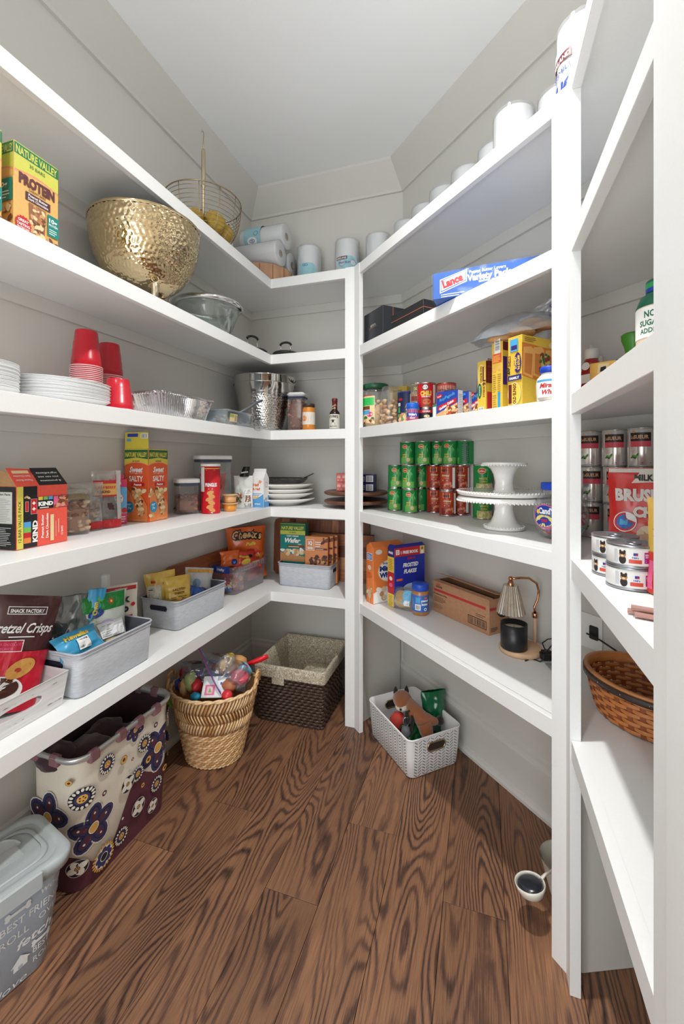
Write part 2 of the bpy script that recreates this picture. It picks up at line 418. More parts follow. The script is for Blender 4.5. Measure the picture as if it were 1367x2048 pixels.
# posts: two narrow boards meeting at the turn of the shelf front
def post(name, label, pts, cat='post'):
    t = thing(name, label, cat, (0, 0, 0))
    b = MB(); b.loft([[(x, y, z) for x, y in pts[0]] for z in (0.001, ztop)], trimm, smooth=False); b.build('face_board', t)
    if len(pts) > 1:
        b = MB(); b.loft([[(x, y, z) for x, y in pts[1]] for z in (0.001, ztop)], trimm, smooth=False); b.build('face_board', t)
ztop = Z1 + 0.0005; s_ = 0.003; q_ = 0.018
def off(p, n, t): return (p[0] + n[0]*t, p[1] + n[1]*t)
c1o = (P1[0] - s_*T, P1[1] - s_); c1i = (P1[0] + q_*T, P1[1] + q_)
A1 = (P1[0] - 0.049, P1[1])
E1 = (P1[0] + 0.0488*r2, P1[1] - 0.0488*r2)
post('shelf_post', 'narrow white post at the back corner where the shelf front turns', [
    [(A1[0], A1[1] - s_), c1o, c1i, (A1[0], A1[1] + q_)],
    [c1o, off(E1, (-r2, -r2), s_), off(E1, (r2, r2), q_), c1i]])
c2o = (P2[0] - s_, P2[1] - s_*T); c2i = (P2[0] + q_ + 0.003, P2[1] + q_*T)
A2 = (P2[0] - 0.043*r2, P2[1] + 0.043*r2)
post('shelf_post', 'white post right of the lamp, running from the floor to the top shelf', [
    [off(A2, (-r2, -r2), s_), c2o, c2i, off(A2, (r2, r2), q_)],
    [c2o, (P2[0] - s_, P2[1] - 0.048), (P2[0] + q_ + 0.003, P2[1] - 0.048), c2i]])
ztop = H - 0.002
post('shelf_post', 'rightmost white post, nearest the doorway', [[(XF - s_, 0.6305), (XF - s_, 0.5812), (XF + 0.06, 0.5812), (XF + 0.06, 0.6305)]])
# upright panels below the lowest shelf, running from the posts to the wall corners
def panel(p, q, label, th=0.018):
    d = Vector((q[0]-p[0], q[1]-p[1])).normalized(); n = Vector((-d.y, d.x)) * th
    b = MB(); b.loft([[(p[0], p[1], z), (q[0], q[1], z), (q[0]+n.x, q[1]+n.y, z), (p[0]+n.x, p[1]+n.y, z)] for z in (0.001, Z5 - 0.026)], wallm, smooth=False)
    tag(b.build('support_panel'), label, 'panel')
panel((P1[0] + 0.012, P1[1] + 0.03), (CB[0] - 0.01, CB[1] - 0.035), 'upright panel below the lowest shelf behind the white chevron basket')
panel((P2[0] + 0.035, P2[1] + 0.012), (CE[0] - 0.04, CE[1] - 0.03), 'upright panel below the lowest shelf right of the post by the feed scoop')
# ceiling lamp trims; the one near the doorway belongs to the added fill lamp
for x, y, r, lb in ((-0.16, 1.03, 0.05, 'round recessed ceiling lamp over the middle of the pantry'), (-0.50, -0.55, 0.07, 'round trim of the added fill lamp near the doorway')):
    t = thing('ceiling_light', lb, 'lamp', (x, y, H - 0.001))
    b = MB(); b.lathe([(r + 0.004, 0.0), (r + 0.03, -0.001), (r + 0.028, -0.006), (r + 0.003, -0.004), (r + 0.003, 0)], trimm, 32); b.build('trim_ring', t)
# ---------------------------------------------------------------- shared print colours
pW = mat((240, 240, 238), 0.4, var=0.01); pK = mat((26, 25, 27), 0.45); pRed = mat((196, 32, 40), 0.4); pGold = mat((214, 172, 70), 0.4)
pGrn = mat((16, 104, 66), 0.4); pTeal = mat((10, 132, 120), 0.4); pBlue = mat((28, 60, 160), 0.4); pOr = mat((226, 106, 44), 0.4)
pGy = mat((150, 150, 150), 0.5); pTan = mat((206, 160, 108), 0.5); pBr = mat((112, 62, 34), 0.5); pYel = mat((232, 200, 74), 0.45)
pSky = mat((74, 164, 214), 0.45); pPk = mat((226, 96, 140), 0.45); pCr = mat((232, 208, 160), 0.5); pMar = mat((92, 34, 40), 0.45)
steel = mat((205, 205, 205), 0.18, 1.0, bump=0.03, bscale=60); chrome = mat((225, 225, 225), 0.07, 1.0, var=0.0)
brass = mat((208, 192, 164), 0.22, 1.0, bump=0.02, bscale=80); cardm = mat((170, 128, 88), 0.75, bump=0.06, bscale=120, var=0.06)
film = clear((253, 254, 255), 0.04, 0.05, gloss=0.14); glassm = clear((236, 242, 240), 0.05, 0.03, gloss=0.14); plast = clear((250, 251, 252), 0.05, 0.08, gloss=0.12)
def carton(w, d, h, m, mside=None, mtop=None, flap=None):
    """cardboard box body; prints are added to the returned builder"""
    b = MB(); e = 0.0012
    R = [[(x, y, z) for x, y in rrect(w - 2*k, d - 2*k, 0.0015, 1)] for z, k in ((0, e), (e, 0), (h - e, 0), (h, e))]
    b.loft(R, m, smooth=False)
    if mside: b.on(fR(w)).rect(-d/2 + .001, .001, d/2 - .001, h - .001, mside).on(fL(w)).rect(-d/2 + .001, .001, d/2 - .001, h - .001, mside)
    if mtop: b.on(fT(h)).rect(-w/2 + .001, -d/2 + .001, w/2 - .001, d/2 - .001, mtop)
    return b
# ---------------------------------------------------------------- top shelf
towel = mat((240, 241, 242), 0.8, bump=0.25, bscale=420, var=0.01); core = mat((176, 160, 140), 0.8)
lblT = mat((158, 205, 214), 0.35)
def paper_roll(R=0.068, H_=0.265):
    t = thing('paper_towel_roll', '', 'paper towels', (0, 0, 0))
    b = MB(); b.lathe([(0.020, 0.002), (R - 0.006, 0.0), (R - 0.001, 0.005), (R, 0.012), (R, H_ - 0.012), (R - 0.001, H_ - 0.005), (R - 0.006, H_), (0.020, H_ - 0.002)], towel, 40); b.build('paper', t)
    b = MB(); b.lathe([(0.020, H_), (0.0185, H_), (0.0185, 0.001), (0.020, 0.001), (0.020, H_)], core, 20); b.build('core_tube', t)
    b = MB(); RN = random.Random(5)
    def S(u, v):
        a = 2*PI*u; wr = 1 + 0.010 * noise.noise(Vector((3*math.cos(a), 3*math.sin(a), v*9)))
        return ((R + 0.0025)*wr*math.cos(a), (R + 0.0025)*wr*math.sin(a), -0.001 + v*(H_ + 0.004))
    b.grid(S, 40, 12, film, wrap=True)
    b.grid(lambda u, v: ((0.012 + (R - 0.0095)*v)*math.cos(2*PI*u), (0.012 + (R - 0.0095)*v)*math.sin(2*PI*u), H_ + 0.003 + 0.004*noise.noise(Vector((5*math.cos(2*PI*u), 5*math.sin(2*PI*u), v*4)))), 30, 3, film, wrap=True)
    b.build('plastic_wrap', t)
    return t
def roll_label(t, kind):
    b = MB(); b.on(fC(0.0718), 0.0004)
    if kind == 1:      # pale blue oval with small emblem
        b.on(lambda u, v, h: fC(0.0718)(u, v + .065, h)).rect(-0.034, 0.030, 0.050, 0.095, lblT, 14).ell(0.034, 0.062, 0.036, 0.033, lblT, 20)
        b.text('GO', 0.004, 0.076, 0.020, pBlue, bold=0.01).lines(-0.014, 0.045, 0.030, 0.070, 4, pBlue, 0.4)
    elif kind == 2:
        b.on(lambda u, v, h: fC(0.0718)(u, v + .055, h)).ell(0.016, 0.075, 0.062, 0.036, lblT, 24)
        b.rect(-0.052, 0.092, 0.014, 0.108, pMar, 8).text('KIRKLAND', -0.019, 0.095, 0.013, pW, w=0.058, bold=0.03)
        b.text('PREMIUM', 0.000, 0.068, 0.016, pBlue, w=0.066, bold=0.0)
    else:
        b.ell(-0.01, 0.12, 0.075, 0.085, lblT, 26).ell(-0.01, 0.12, 0.068, 0.078, pW, 26)
        b.rect(-0.06, 0.155, 0.030, 0.180, pMar, 12).text('KIRKLAND', -0.015, 0.160, 0.018, pW, w=0.084, bold=0.02)
        b.text('PREMIUM', -0.005, 0.125, 0.022, pBlue, w=0.098, bold=0.0)
        b.text('HUGE', 0.0, 0.062, 0.056, pBlue, w=0.115, bold=0.04, shear=0.1)
        b.poly([(-0.06, 0.04), (0.05, 0.046), (0.052, 0.054), (-0.06, 0.048)], pSky)
    b.build('printed_label', t)
RG = 'wrapped paper towel rolls standing along the top shelf'
rolls = [(-0.947, 2.288, RB, 'wrapped paper towel roll with pale blue label, beside the round wooden tray', 1),
         (-0.717, 2.288, RB + 0.1, 'wrapped paper towel roll with dark red and pale blue label, above the back post', 2),
         (-0.537, 2.285, RD, 'plain wrapped paper towel roll, first to the right of the back post', 0),
         (-0.365, 2.208, RD, 'plain wrapped paper towel roll, second to the right of the back post', 0),
         (-0.257, 2.100, RD, 'plain wrapped paper towel roll, third to the right of the back post', 0),
         (-0.160, 1.995, RD, 'plain wrapped paper towel roll, fourth to the right of the back post', 0),
         (-0.056, 1.890, RD, 'plain wrapped paper towel roll, fifth to the right of the back post', 0),
         (0.054, 1.790, RD, 'narrow-looking wrapped paper towel roll, sixth to the right of the back post', 0),
         (0.108, 1.632, RD, 'plain wrapped paper towel roll standing further forward, seventh right of the back post', 0),
         (0.250, 1.596, RD, 'wrapped paper towel roll half hidden behind the shelf edge, left of the printed roll', 0),
         (0.274, 1.362, RD - 0.25, 'wrapped paper towel roll printed in dark blue, above the right post', 3)]
roll0 = paper_roll(); km = kidmap(roll0)
for i, (x, y, r, lb, kd) in enumerate(rolls):
    if i == 0: t = roll0; at(t, (x, y, Z1 + 0.0015), r); t['label'] = lb; t['group'] = RG
    else: t = dup(roll0, km, (x, y, Z1 + 0.0015), r, lb, RG)
    if kd: roll_label(t, kd)
dup(roll0, km, (-1.285, 1.90, Z1 + 0.0015), RL, 'wrapped paper towel roll standing behind the wire basket', RG)
# round wooden tray with a lying pack of three rolls
woodl = mat((196, 150, 116), 0.5, bump=0.1, bscale=30, var=0.16, stretch=(1, 1, 0.1))
t = thing('wooden_tray', 'round light wooden tray under the lying paper towel rolls', 'tray', (-1.185, 2.180, Z1 + 0.001))
b = MB(); b.lathe([(0.0, 0.0), (0.168, 0.0), (0.174, 0.006), (0.176, 0.098), (0.170, 0.102), (0.164, 0.098), (0.160, 0.016), (0.0, 0.014)], woodl, 48); b.build('tray_body', t)
for k in range(16):
    a = 2*PI*k/16; b = MB(); b.box((0.1768*math.cos(a), 0.1768*math.sin(a), 0.05), (0.0016, 0.004, 0.088), mat((150, 104, 74), 0.6), rz=a); b.build('stave_joint', t)
LY = [(-1.30, 2.10, Z1 + 0.172, 'lying paper towel roll, front one of the lower pair on the wooden tray'), (-1.30, 2.25, Z1 + 0.172, 'lying paper towel roll, rear one of the lower pair on the wooden tray'),
      (-1.30, 2.175, Z1 + 0.172 + 0.128, 'lying paper towel roll with pale blue band, topmost on the wooden tray')]
for i, (x, y, z, lb) in enumerate(LY):
    q = dup(roll0, km, (x, y, z), 0, lb, 'paper towel rolls lying on the wooden tray', rx=0, ry=PI/2)
    if i == 2:
        b = MB(); b.lathe([(0.0742, 0.035), (0.0745, 0.04), (0.0745, 0.13), (0.0742, 0.135)], lblT, 40)
        b.on(lambda u, v, h: ((0.0745 + h)*math.cos(-PI/2 + v/0.0745), (0.0745 + h)*math.sin(-PI/2 + v/0.0745), u), 0.0005)
        b.ell(0.085, 0.03, 0.03, 0.022, pW, 18).text('GO', 0.085, 0.022, 0.022, pBlue, bold=0.02).text('HUGE', 0.085, 0.062, 0.03, pBlue, w=0.07, bold=0.03).ell(0.11, -0.01, 0.014, 0.014, pBlue, 16, r0=0.85)
        b.build('printed_label', q)
# wire basket with a tall rod
wire = mat((176, 158, 128), 0.25, 1.0, var=0.02)
t = thing('wire_basket', 'gold wire basket with a tall centre rod on the top shelf', 'basket', (-1.205, 1.655, Z1 + 0.004))
def hemi(R, zt, z0, k): a = k * PI/2; return R * math.sin(a)**0.8, zt - (zt - z0) * math.cos(a)
for k in range(1, 20):
    r, z = hemi(0.168, 0.215, 0.0, k/19.0); b = MB(); w = 0.0028 if k == 19 else 0.0012
    b.tube([(r*math.cos(a), r*math.sin(a), z) for a in [2*PI*i/40 for i in range(40)]], w, wire, 6, closed=True); b.build('rim_wire' if k == 19 else 'hoop_wire', t)
for j in range(12):
    a = 2*PI*j/12; b = MB()
    b.tube([(hemi(0.168, 0.215, 0.0, q/10)[0]*math.cos(a), hemi(0.168, 0.215, 0.0, q/10)[0]*math.sin(a), hemi(0.168, 0.215, 0.0, q/10)[1]) for q in range(0, 11)], 0.0016, wire, 6); b.build('rib_wire', t)
b = MB(); b.lathe([(0.0, 0.004), (0.012, 0.004), (0.008, 0.012), (0.0065, 0.05), (0.0065, 0.29), (0.0105, 0.293), (0.0105, 0.299), (0.008, 0.303), (0.0095, 0.31), (0.0095, 0.452), (0.006, 0.462), (0.0, 0.464)], brass, 20); b.build('centre_rod', t)
b = MB(); b.tube([(0, 0, 0.46), (0, 0, 0.50), (0.002, 0, 0.525), (0.004, -0.004, 0.538), (0.0, -0.007, 0.543), (-0.003, -0.006, 0.536)], 0.0018, wire, 6); b.build('hook', t)
gourd = mat((198, 162, 60), 0.5, bump=0.2, bscale=60, var=0.15)
GP = [(0.075, 0.055, 0.125), (0.02, 0.095, 0.13), (-0.06, 0.060, 0.13), (-0.075, -0.030, 0.13), (0.00, -0.085, 0.13), (0.088, -0.025, 0.13), (0.04, 0.02, 0.175), (-0.03, -0.02, 0.178)]
for i, (x, y, z) in enumerate(GP):
    b = MB(); s0 = 0.038
    b.grid(lambda u, v: (s0*(1 + 0.07*math.cos(6*2*PI*u))*math.sin(PI*v)*math.cos(2*PI*u), s0*(1 + 0.07*math.cos(6*2*PI*u))*math.sin(PI*v)*math.sin(2*PI*u), -s0*1.15*math.cos(PI*v)), 24, 10, gourd, wrap=True)
    b.lathe([(0.004, s0*1.1), (0.003, s0*1.1 + 0.008), (0.0, s0*1.1 + 0.009)], pBr, 8)
    o = b.build('dried_gourd'); at(o, (-1.205 + x, 1.655 + y, Z1 + z - 0.03), i*1.1, 0.5*math.sin(i*2.1), 0.5*math.cos(i*1.7))
    tag(o, 'yellow dried gourd in the wire basket, one of a small heap', 'gourd', 'yellow gourds in the wire basket')
# ---------------------------------------------------------------- second shelf
def protein(label, x, y):
    w, d, h = 0.115, 0.075, 0.222
    t = thing('snack_box', label, 'box', (x, y, Z2 + 0.001), RL)
    b = carton(w, d, h, mat((226, 178, 102), 0.45))
    gn = mat((10, 116, 66), 0.4); yl = mat((206, 206, 84), 0.4); sal = mat((224, 150, 108), 0.45)
    for S, ww in ((fF(d), w), (fL(w), d), (fR(w), d)):
        b.on(S).rect(-ww/2 + .001, 0.155, ww/2 - .001, h - .001, yl, 1)
        b.poly([(-ww/2 + .001, 0.150 + 0.0)] + [(ww/2*(2*i/10 - 1)*.98, 0.150 + 0.010*(1 - (2*i/10 - 1)**2)) for i in range(11)] + [(ww/2 - .001, 0.150), (ww/2 - .001, 0.135), (-ww/2 + .001, 0.135)], mat((226, 178, 102), 0.45))
        b.poly([(ww/2*(2*i/10 - 1)*.98, 0.152 + 0.010*(1 - (2*i/10 - 1)**2)) for i in range(11)] + [(ww/2*(1 - 2*i/10)*.98, 0.147 + 0.010*(1 - (2*i/10 - 1)**2)) for i in range(11)], sal)
        b.rect(-ww/2 + .001, 0.192, ww/2 - .001, h - .003, gn)
        b.text('NATURE VALLEY', 0, 0.196, 0.026, yl, w=ww*0.92, bold=0.03)
    b.on(fF(d)).text('30 BARS', 0, 0.176, 0.013, gn, w=0.040, bold=0.0).text('PROTEIN', 0, 0.127, 0.034, pMar, w=0.092, bold=0.06)
    b.text('CHEWY BARS', 0.0, 0.117, 0.008, pBr, w=0.044).rect(-0.030, 0.092, 0.034, 0.113, mat((84, 38, 50), .4)).text('Peanut Butter', 0.002, 0.104, 0.009, pW, w=0.050, bold=.02).text('Dark Chocolate', 0.002, 0.095, 0.009, pW, w=0.052, bold=.02)
    b.poly([(-0.018, 0.006), (0.018, 0.006), (0.022, 0.088), (-0.022, 0.088)], mat((150, 96, 66), .5)).bits(-0.016, 0.010, 0.018, 0.084, 46, 0.0045, [pTan, pCr, pBr, mat((180, 122, 76), .5)], 4)
    b.star(-0.036, 0.026, 0.021, 0.018, 16, pRed).text('GREAT', -0.036, 0.031, 0.009, pW, w=.026, bold=.03).text('TASTING', -0.036, 0.021, 0.009, pW, w=.032, bold=.03).text('PROTEIN BAR!', -0.036, 0.014, 0.006, pW, w=.03)
    b.rect(0.026, 0.030, 0.056, 0.085, pTeal).text('10g', 0.041, 0.066, 0.015, pW, w=.022, bold=.03).text('PROTEIN', 0.041, 0.057, 0.008, pW, w=.024).lines(0.030, 0.036, 0.052, 0.052, 3, pW, 0.35)
    b.bits(0.026, 0.004, 0.052, 0.022, 10, 0.005, [pTan, pBr], 8)
    b.on(fL(w)).rect(-0.030, 0.075, 0.035, 0.130, pTeal).text('10g', 0.004, 0.110, 0.016, pW, w=.03, bold=.03).lines(-0.022, 0.082, 0.028, 0.104, 3, pW, 0.35).bits(-0.03, 0.01, 0.03, 0.06, 24, 0.006, [pTan, pBr, pCr], 3)
    b.build('carton', t)
protein('yellow and green snack bar box with dark red lettering, left of the gold bowl', -1.1175, 0.797)
protein('yellow and green snack bar box almost cut off by the left edge', -1.1175, 0.655)
# hammered gold bowl
gold = bpy.data.materials.new('hammered_gold'); gold.use_nodes = True
N, L = nodes(gold); q = N['Principled BSDF']; q.inputs['Base Color'].default_value = (s2l(206), s2l(184), s2l(146), 1); q.inputs['Metallic'].default_value = 1; q.inputs['Roughness'].default_value = 0.10
tc = N.new('ShaderNodeTexCoord'); vo = N.new('ShaderNodeTexNoise'); vo.inputs['Scale'].default_value = 90
L.new(tc.outputs['Object'], vo.inputs['Vector']); bp = N.new('ShaderNodeBump'); bp.inputs['Strength'].default_value = 0.12; bp.inputs['Distance'].default_value = 0.001; L.new(vo.outputs['Fac'], bp.inputs['Height']); L.new(bp.outputs[0], q.inputs['Normal'])
def hammer(prof, nu, nv, cell, depth, R0):
    """surface of revolution with hammered dimples; prof(t) -> r, z"""
    k = int(2*PI*R0/cell); rows = int(nv * 1.0)
    def S(u, v):
        r, z = prof(v); row = v * k * 0.42; a = u * k; best = 9.0
        for j in (math.floor(row) - 1, math.floor(row), math.floor(row) + 1, math.floor(row) + 2):
            for i in (math.floor(a), math.floor(a) + 1, math.floor(a) - 1):
                jx = 0.5*(j % 2) + 0.35*math.sin(i*12.9 + j*7.3); jy = 0.3*math.sin((i % k)*5.1 + j*3.7)
                jx = 0.5*(j % 2) + 0.3*math.sin((i % k)*12.9 + j*7.3)
                dx = (a - i - jx) * max(r, 0.03)/R0; dy = (row - j - jy)*0.9; best = min(best, dx*dx + dy*dy)
        q_ = r - depth*math.exp(-best/0.09)
        return q_*math.cos(2*PI*u), q_*math.sin(2*PI*u), z
    return S
t = thing('footed_bowl', 'large hammered gold metal bowl on small conical feet', 'bowl', (-1.165, 1.262, Z2 + 0.001))
Rb = 0.188
pr = [(Rb*math.sin(a)**0.85*1.0, 0.045 + 0.235*(1 - math.cos(a))) for a in [PI/2*i/20 for i in range(21)]]
pr = [(max(r, 0.0005), z) for r, z in pr] + [(Rb + 0.002, 0.286), (Rb + 0.001, 0.289), (Rb - 0.002, 0.288)]
inn = [(max(r - 0.003, 0.0003), z + 0.003) for r, z in reversed(pr[:21])]
b = MB(); b.grid(hammer(lambda v: (max(Rb*math.sin(0.04 + v*(PI/2 - 0.04))**0.85, 0.0005), 0.045 + 0.235*(1 - math.cos(v*PI/2))), 330, 90, 0.019, 0.0028, Rb), 330, 90, gold, wrap=True)
b.lathe(pr[20:] + inn, gold, 72); b.build('bowl', t)
for k in range(3):
    a = -0.55 + k * 2*PI/3; cx, cy = 0.095*math.cos(a), 0.095*math.sin(a)
    b = MB(); b.lathe([(0.0, 0.0), (0.0085, 0.0), (0.010, 0.004), (0.016, 0.052), (0.014, 0.056), (0.0, 0.062)], brass, 20, (cx*1.06, cy*1.06, 0)); b.build('foot', t)
    b = MB(); b.tube([(cx*1.13 + 0.012*math.cos(q_)*-math.sin(a), cy*1.13 + 0.012*math.cos(q_)*math.cos(a), 0.070 + 0.012*math.sin(q_)) for q_ in [2*PI*i/14 for i in range(14)]], 0.002, brass, 6, closed=True) ; b.build('foot_ring', t)
# glass bowl with steel rim
t = thing('mixing_bowl', 'clear glass bowl with a polished steel rim, right of the gold bowl', 'bowl', (-1.205, 1.690, Z2 + 0.001))
b = MB(); g = [(0.001, 0.0), (0.075, 0.0), (0.085, 0.006), (0.112, 0.06), (0.134, 0.115), (0.143, 0.150)]
b.lathe(g + [(r - 0.003, z + 0.002) for r, z in reversed(g[2:])] + [(0.001, 0.004)], glassm, 48); b.build('glass_body', t)
b = MB(); b.lathe([(0.141, 0.143), (0.152, 0.143), (0.160, 0.150), (0.158, 0.160), (0.150, 0.165), (0.140, 0.164), (0.137, 0.153), (0.141, 0.143)], chrome, 56); b.build('steel_rim', t)
# black pans
def pan(name, label, x, y, r, h, hz, rz, lidded=True):
    t = thing(name, label, 'pan', (x, y, Z2 + 0.001), rz, 'small black lidded pans'); bl = mat((44, 46, 48), 0.32, 0.2, bump=0.03); gp = mat((20, 20, 21), 0.5)
    b = MB(); b.lathe([(0.0, 0.0), (r*0.86, 0.0), (r*0.95, 0.006), (r, h), (r*1.05, h + 0.003), (r*1.04, h + 0.006), (r*0.97, h + 0.004), (r*0.90, 0.01), (0.0, 0.006)], bl, 36); b.build('pan_body', t)
    b = MB(); b.lathe([(r*1.0, h + 0.0065), (r*0.98, h + 0.011), (r*0.6, h + 0.019), (0.0, h + 0.023)], bl, 36); b.build('lid', t)
    for s in (-1, 1):
        b = MB(); b.tube([(s*0.026, 0, h + 0.019), (s*0.028, 0, h + 0.045), (s*0.026, 0, hz - 0.006)], 0.0022, chrome, 8); b.build('handle_stem', t)
    b = MB(); b.tube([(0.030*math.cos(a), 0, hz - 0.006 + 0.016*math.sin(a)) for a in [PI*i/10 for i in range(11)]], (0.0062), gp, 8); b.build('grip', t)
pan('lidded_pan', 'small black lidded pan with arched grip, nearest the shelf corner', -1.015, 2.118, 0.068, 0.018, 0.078, 0.15)
pan('lidded_pan', 'small black lidded pan behind the glass bowl, left of the corner pan', -1.165, 2.025, 0.075, 0.022, 0.100, 0.9)
pan('lidded_pan', 'small black lidded pan mostly hidden by the shelf edge near the glass bowl', -1.250, 1.885, 0.055, 0.020, 0.075, 1.2)
# black gift boxes and the cracker box
t = thing('black_box', 'square black box with a copper stripe beside the back post', 'box', (-0.435, 2.010, Z2 + 0.001), RD)
b = carton(0.172, 0.145, 0.150, mat((44, 46, 52), 0.35)); b.on(fF(0.145)).text('ARTISTA', 0.0, 0.076, 0.014, mat((190, 190, 186), .3, 0.6), w=0.050, bold=0.05).rect(-0.034, 0.070, 0.034, 0.072, mat((190, 116, 84), 0.3, 0.7)); b.on(fR(0.172)).rect(-0.02, 0.001, -0.016, 0.149, mat((190, 116, 84), 0.3, 0.7)); b.build('carton', t)
t = thing('black_box', 'low wide black box with a copper line around it, left of the cracker box', 'box', (-0.265, 1.785, Z2 + 0.001), RD)
b = carton(0.225, 0.085, 0.072, mat((36, 36, 38), 0.35)); cp = mat((204, 124, 92), 0.3, 0.6)
b.on(fF(0.085)).rect(-0.112, 0.040, 0.112, 0.043, cp); b.on(fR(0.225)).rect(-0.042, 0.040, 0.042, 0.043, cp).rect(-0.042, 0.0, 0.042, 0.001, pK); b.build('carton', t)
w, d, h = 0.40, 0.15, 0.090
t = thing('cracker_box', 'long blue cracker variety box in clear wrap, hanging over the shelf edge', 'box', (0.045, 1.566, Z2 + 0.0015), -0.106)
b = carton(w, d, h, mat((34, 96, 186), 0.35)); b.on(fF(d))
b.poly([(-0.176, 0.018), (-0.085, 0.046), (-0.085, 0.088), (-0.176, 0.066)], pW).poly([(-0.173, 0.022), (-0.088, 0.049), (-0.088, 0.085), (-0.173, 0.063)], mat((34, 96, 186), .35)).poly([(-0.171, 0.026), (-0.090, 0.052), (-0.090, 0.083), (-0.171, 0.061)], pW)
b.text('Lance', -0.130, 0.044, 0.036, pRed, w=0.070, bold=0.06, rot=0.26).text('Peanut Butter Lovers', -0.02, 0.070, 0.015, pW, w=0.115, bold=0.02).text('Variety Pack', -0.015, 0.046, 0.030, pW, w=0.140, bold=0.05).text('sandwich crackers', -0.01, 0.036, 0.014, pW, w=0.075, bold=.02)
b.lines(-0.172, 0.004, -0.09, 0.018, 2, pW, 0.4).poly([(0.09, 0.02), (0.13, 0.01), (0.145, 0.06), (0.10, 0.072)], mat((222, 140, 96), .5)).poly([(0.14, 0.03), (0.178, 0.02), (0.185, 0.07), (0.15, 0.08)], mat((214, 172, 120), .5))
b.build('carton', t)
b = MB(); RN = random.Random(3)
for S, (U, V) in ((fF(d), (w, h)), (fT(h), (w, d)), (fL(w), (d, h))):
    off_ = 0 if S is not fT else 0
    def G(u, v, S=S, U=U, V=V):
        n_ = noise.noise(Vector((u*9, v*5, U*40))) * 0.003
        vv = v*V if V == h else (v - 0.5)*V
        return S((u - 0.5)*(U + 0.008), vv, 0.0065 + n_)
    b.grid(G, 26, 8, clear((252, 253, 255), 0.02, 0.10, gloss=0.05))
b.build('plastic_wrap', t)
# ---------------------------------------------------------------- third shelf, left to right
platem = mat((240, 241, 242), 0.5, bump=0.05, bscale=100, var=0.01)
def plate_stack(x, y, n, R, oval, step, lab, grp, top_h=0):
    for k in range(n):
        b = MB(); w = R*(1 + 0.006*math.sin(k*2.7)); 
        b.lathe([(0.001, 0.0), (w*0.70, 0.0), (w*0.78, 0.004), (w*0.96, 0.015), (w, 0.0165), (w, 0.0172), (w*0.955, 0.0168), (w*0.77, 0.0055), (0.001, 0.0014)], platem, 48, sx=1.0, sy=oval)
        o = b.build('paper_plate'); o.location = (x + 0.0016*math.sin(k*1.9), y + 0.0016*math.cos(k*2.3), Z3 + 0.001 + k*step); tag(o, lab if k < n - 1 else lab.replace('white ', 'topmost white ', 1), 'plate', grp)
plate_stack(-1.192, 0.712, 22, 0.098, 1.0, 0.0030, 'white round paper plate in the leftmost tall stack', 'round paper plates at the left edge')
plate_stack(-1.170, 0.948, 18, 0.098, 1.38, 0.0030, 'white oval paper plate stacked in front of the red cups', 'oval paper plates before the red cups')
redm = mat((190, 16, 38), 0.28, coat=0.3, var=0.02); lipw = mat((236, 200, 200), 0.4); cupin = mat((240, 240, 240), 0.5)
def cup():
    t = thing('party_cup', '', 'cup', (0, 0, 0))
    b = MB(); o_ = [(0.0455, 0.0), (0.0452, 0.006), (0.0440, 0.006), (0.0425, 0.028), (0.0415, 0.029), (0.0400, 0.055), (0.0390, 0.056), (0.0370, 0.082), (0.0360, 0.083), (0.0325, 0.113), (0.0315, 0.118), (0.0290, 0.119), (0.0285, 0.116), (0.0005, 0.1155)]
    b.lathe(o_, redm, 36); b.build('cup_body', t)
    b = MB(); b.lathe([(0.0440, 0.001), (0.0350, 0.090), (0.0270, 0.1145)], cupin, 30); b.build('inner_wall', t)
    b = MB(); b.tube([(0.0458*math.cos(2*PI*i/36), 0.0458*math.sin(2*PI*i/36), 0.0018) for i in range(36)], 0.0017, lipw, 6, closed=True); b.build('rolled_rim', t)
    return t
c0 = cup(); ckm = kidmap(c0); first = True
CU = [(-1.215, 1.058, 24, 'red plastic cup in the taller stack behind the oval plates', 'red cups in the taller stack', 0.0060), (-1.270, 1.200, 24, 'red plastic cup in the second stack against the wall', 'red cups in the second stack', 0.0060)]
for x, y, n, lb, gp, st in CU:
    for k in range(n):
        if first: at(c0, (x, y, Z3 + 0.001)); c0['label'] = lb; c0['group'] = gp; first = False
        else: dup(c0, ckm, (x, y, Z3 + 0.001 + k*st), k*0.4, lb if k < n - 1 else 'topmost ' + lb + ', its full side showing', gp)
_c = dup(c0, ckm, (-1.112, 1.085, Z3 + 0.001), 0.3, 'single upturned red plastic cup standing at the shelf front'); _c.scale = (1, 1, 0.84)
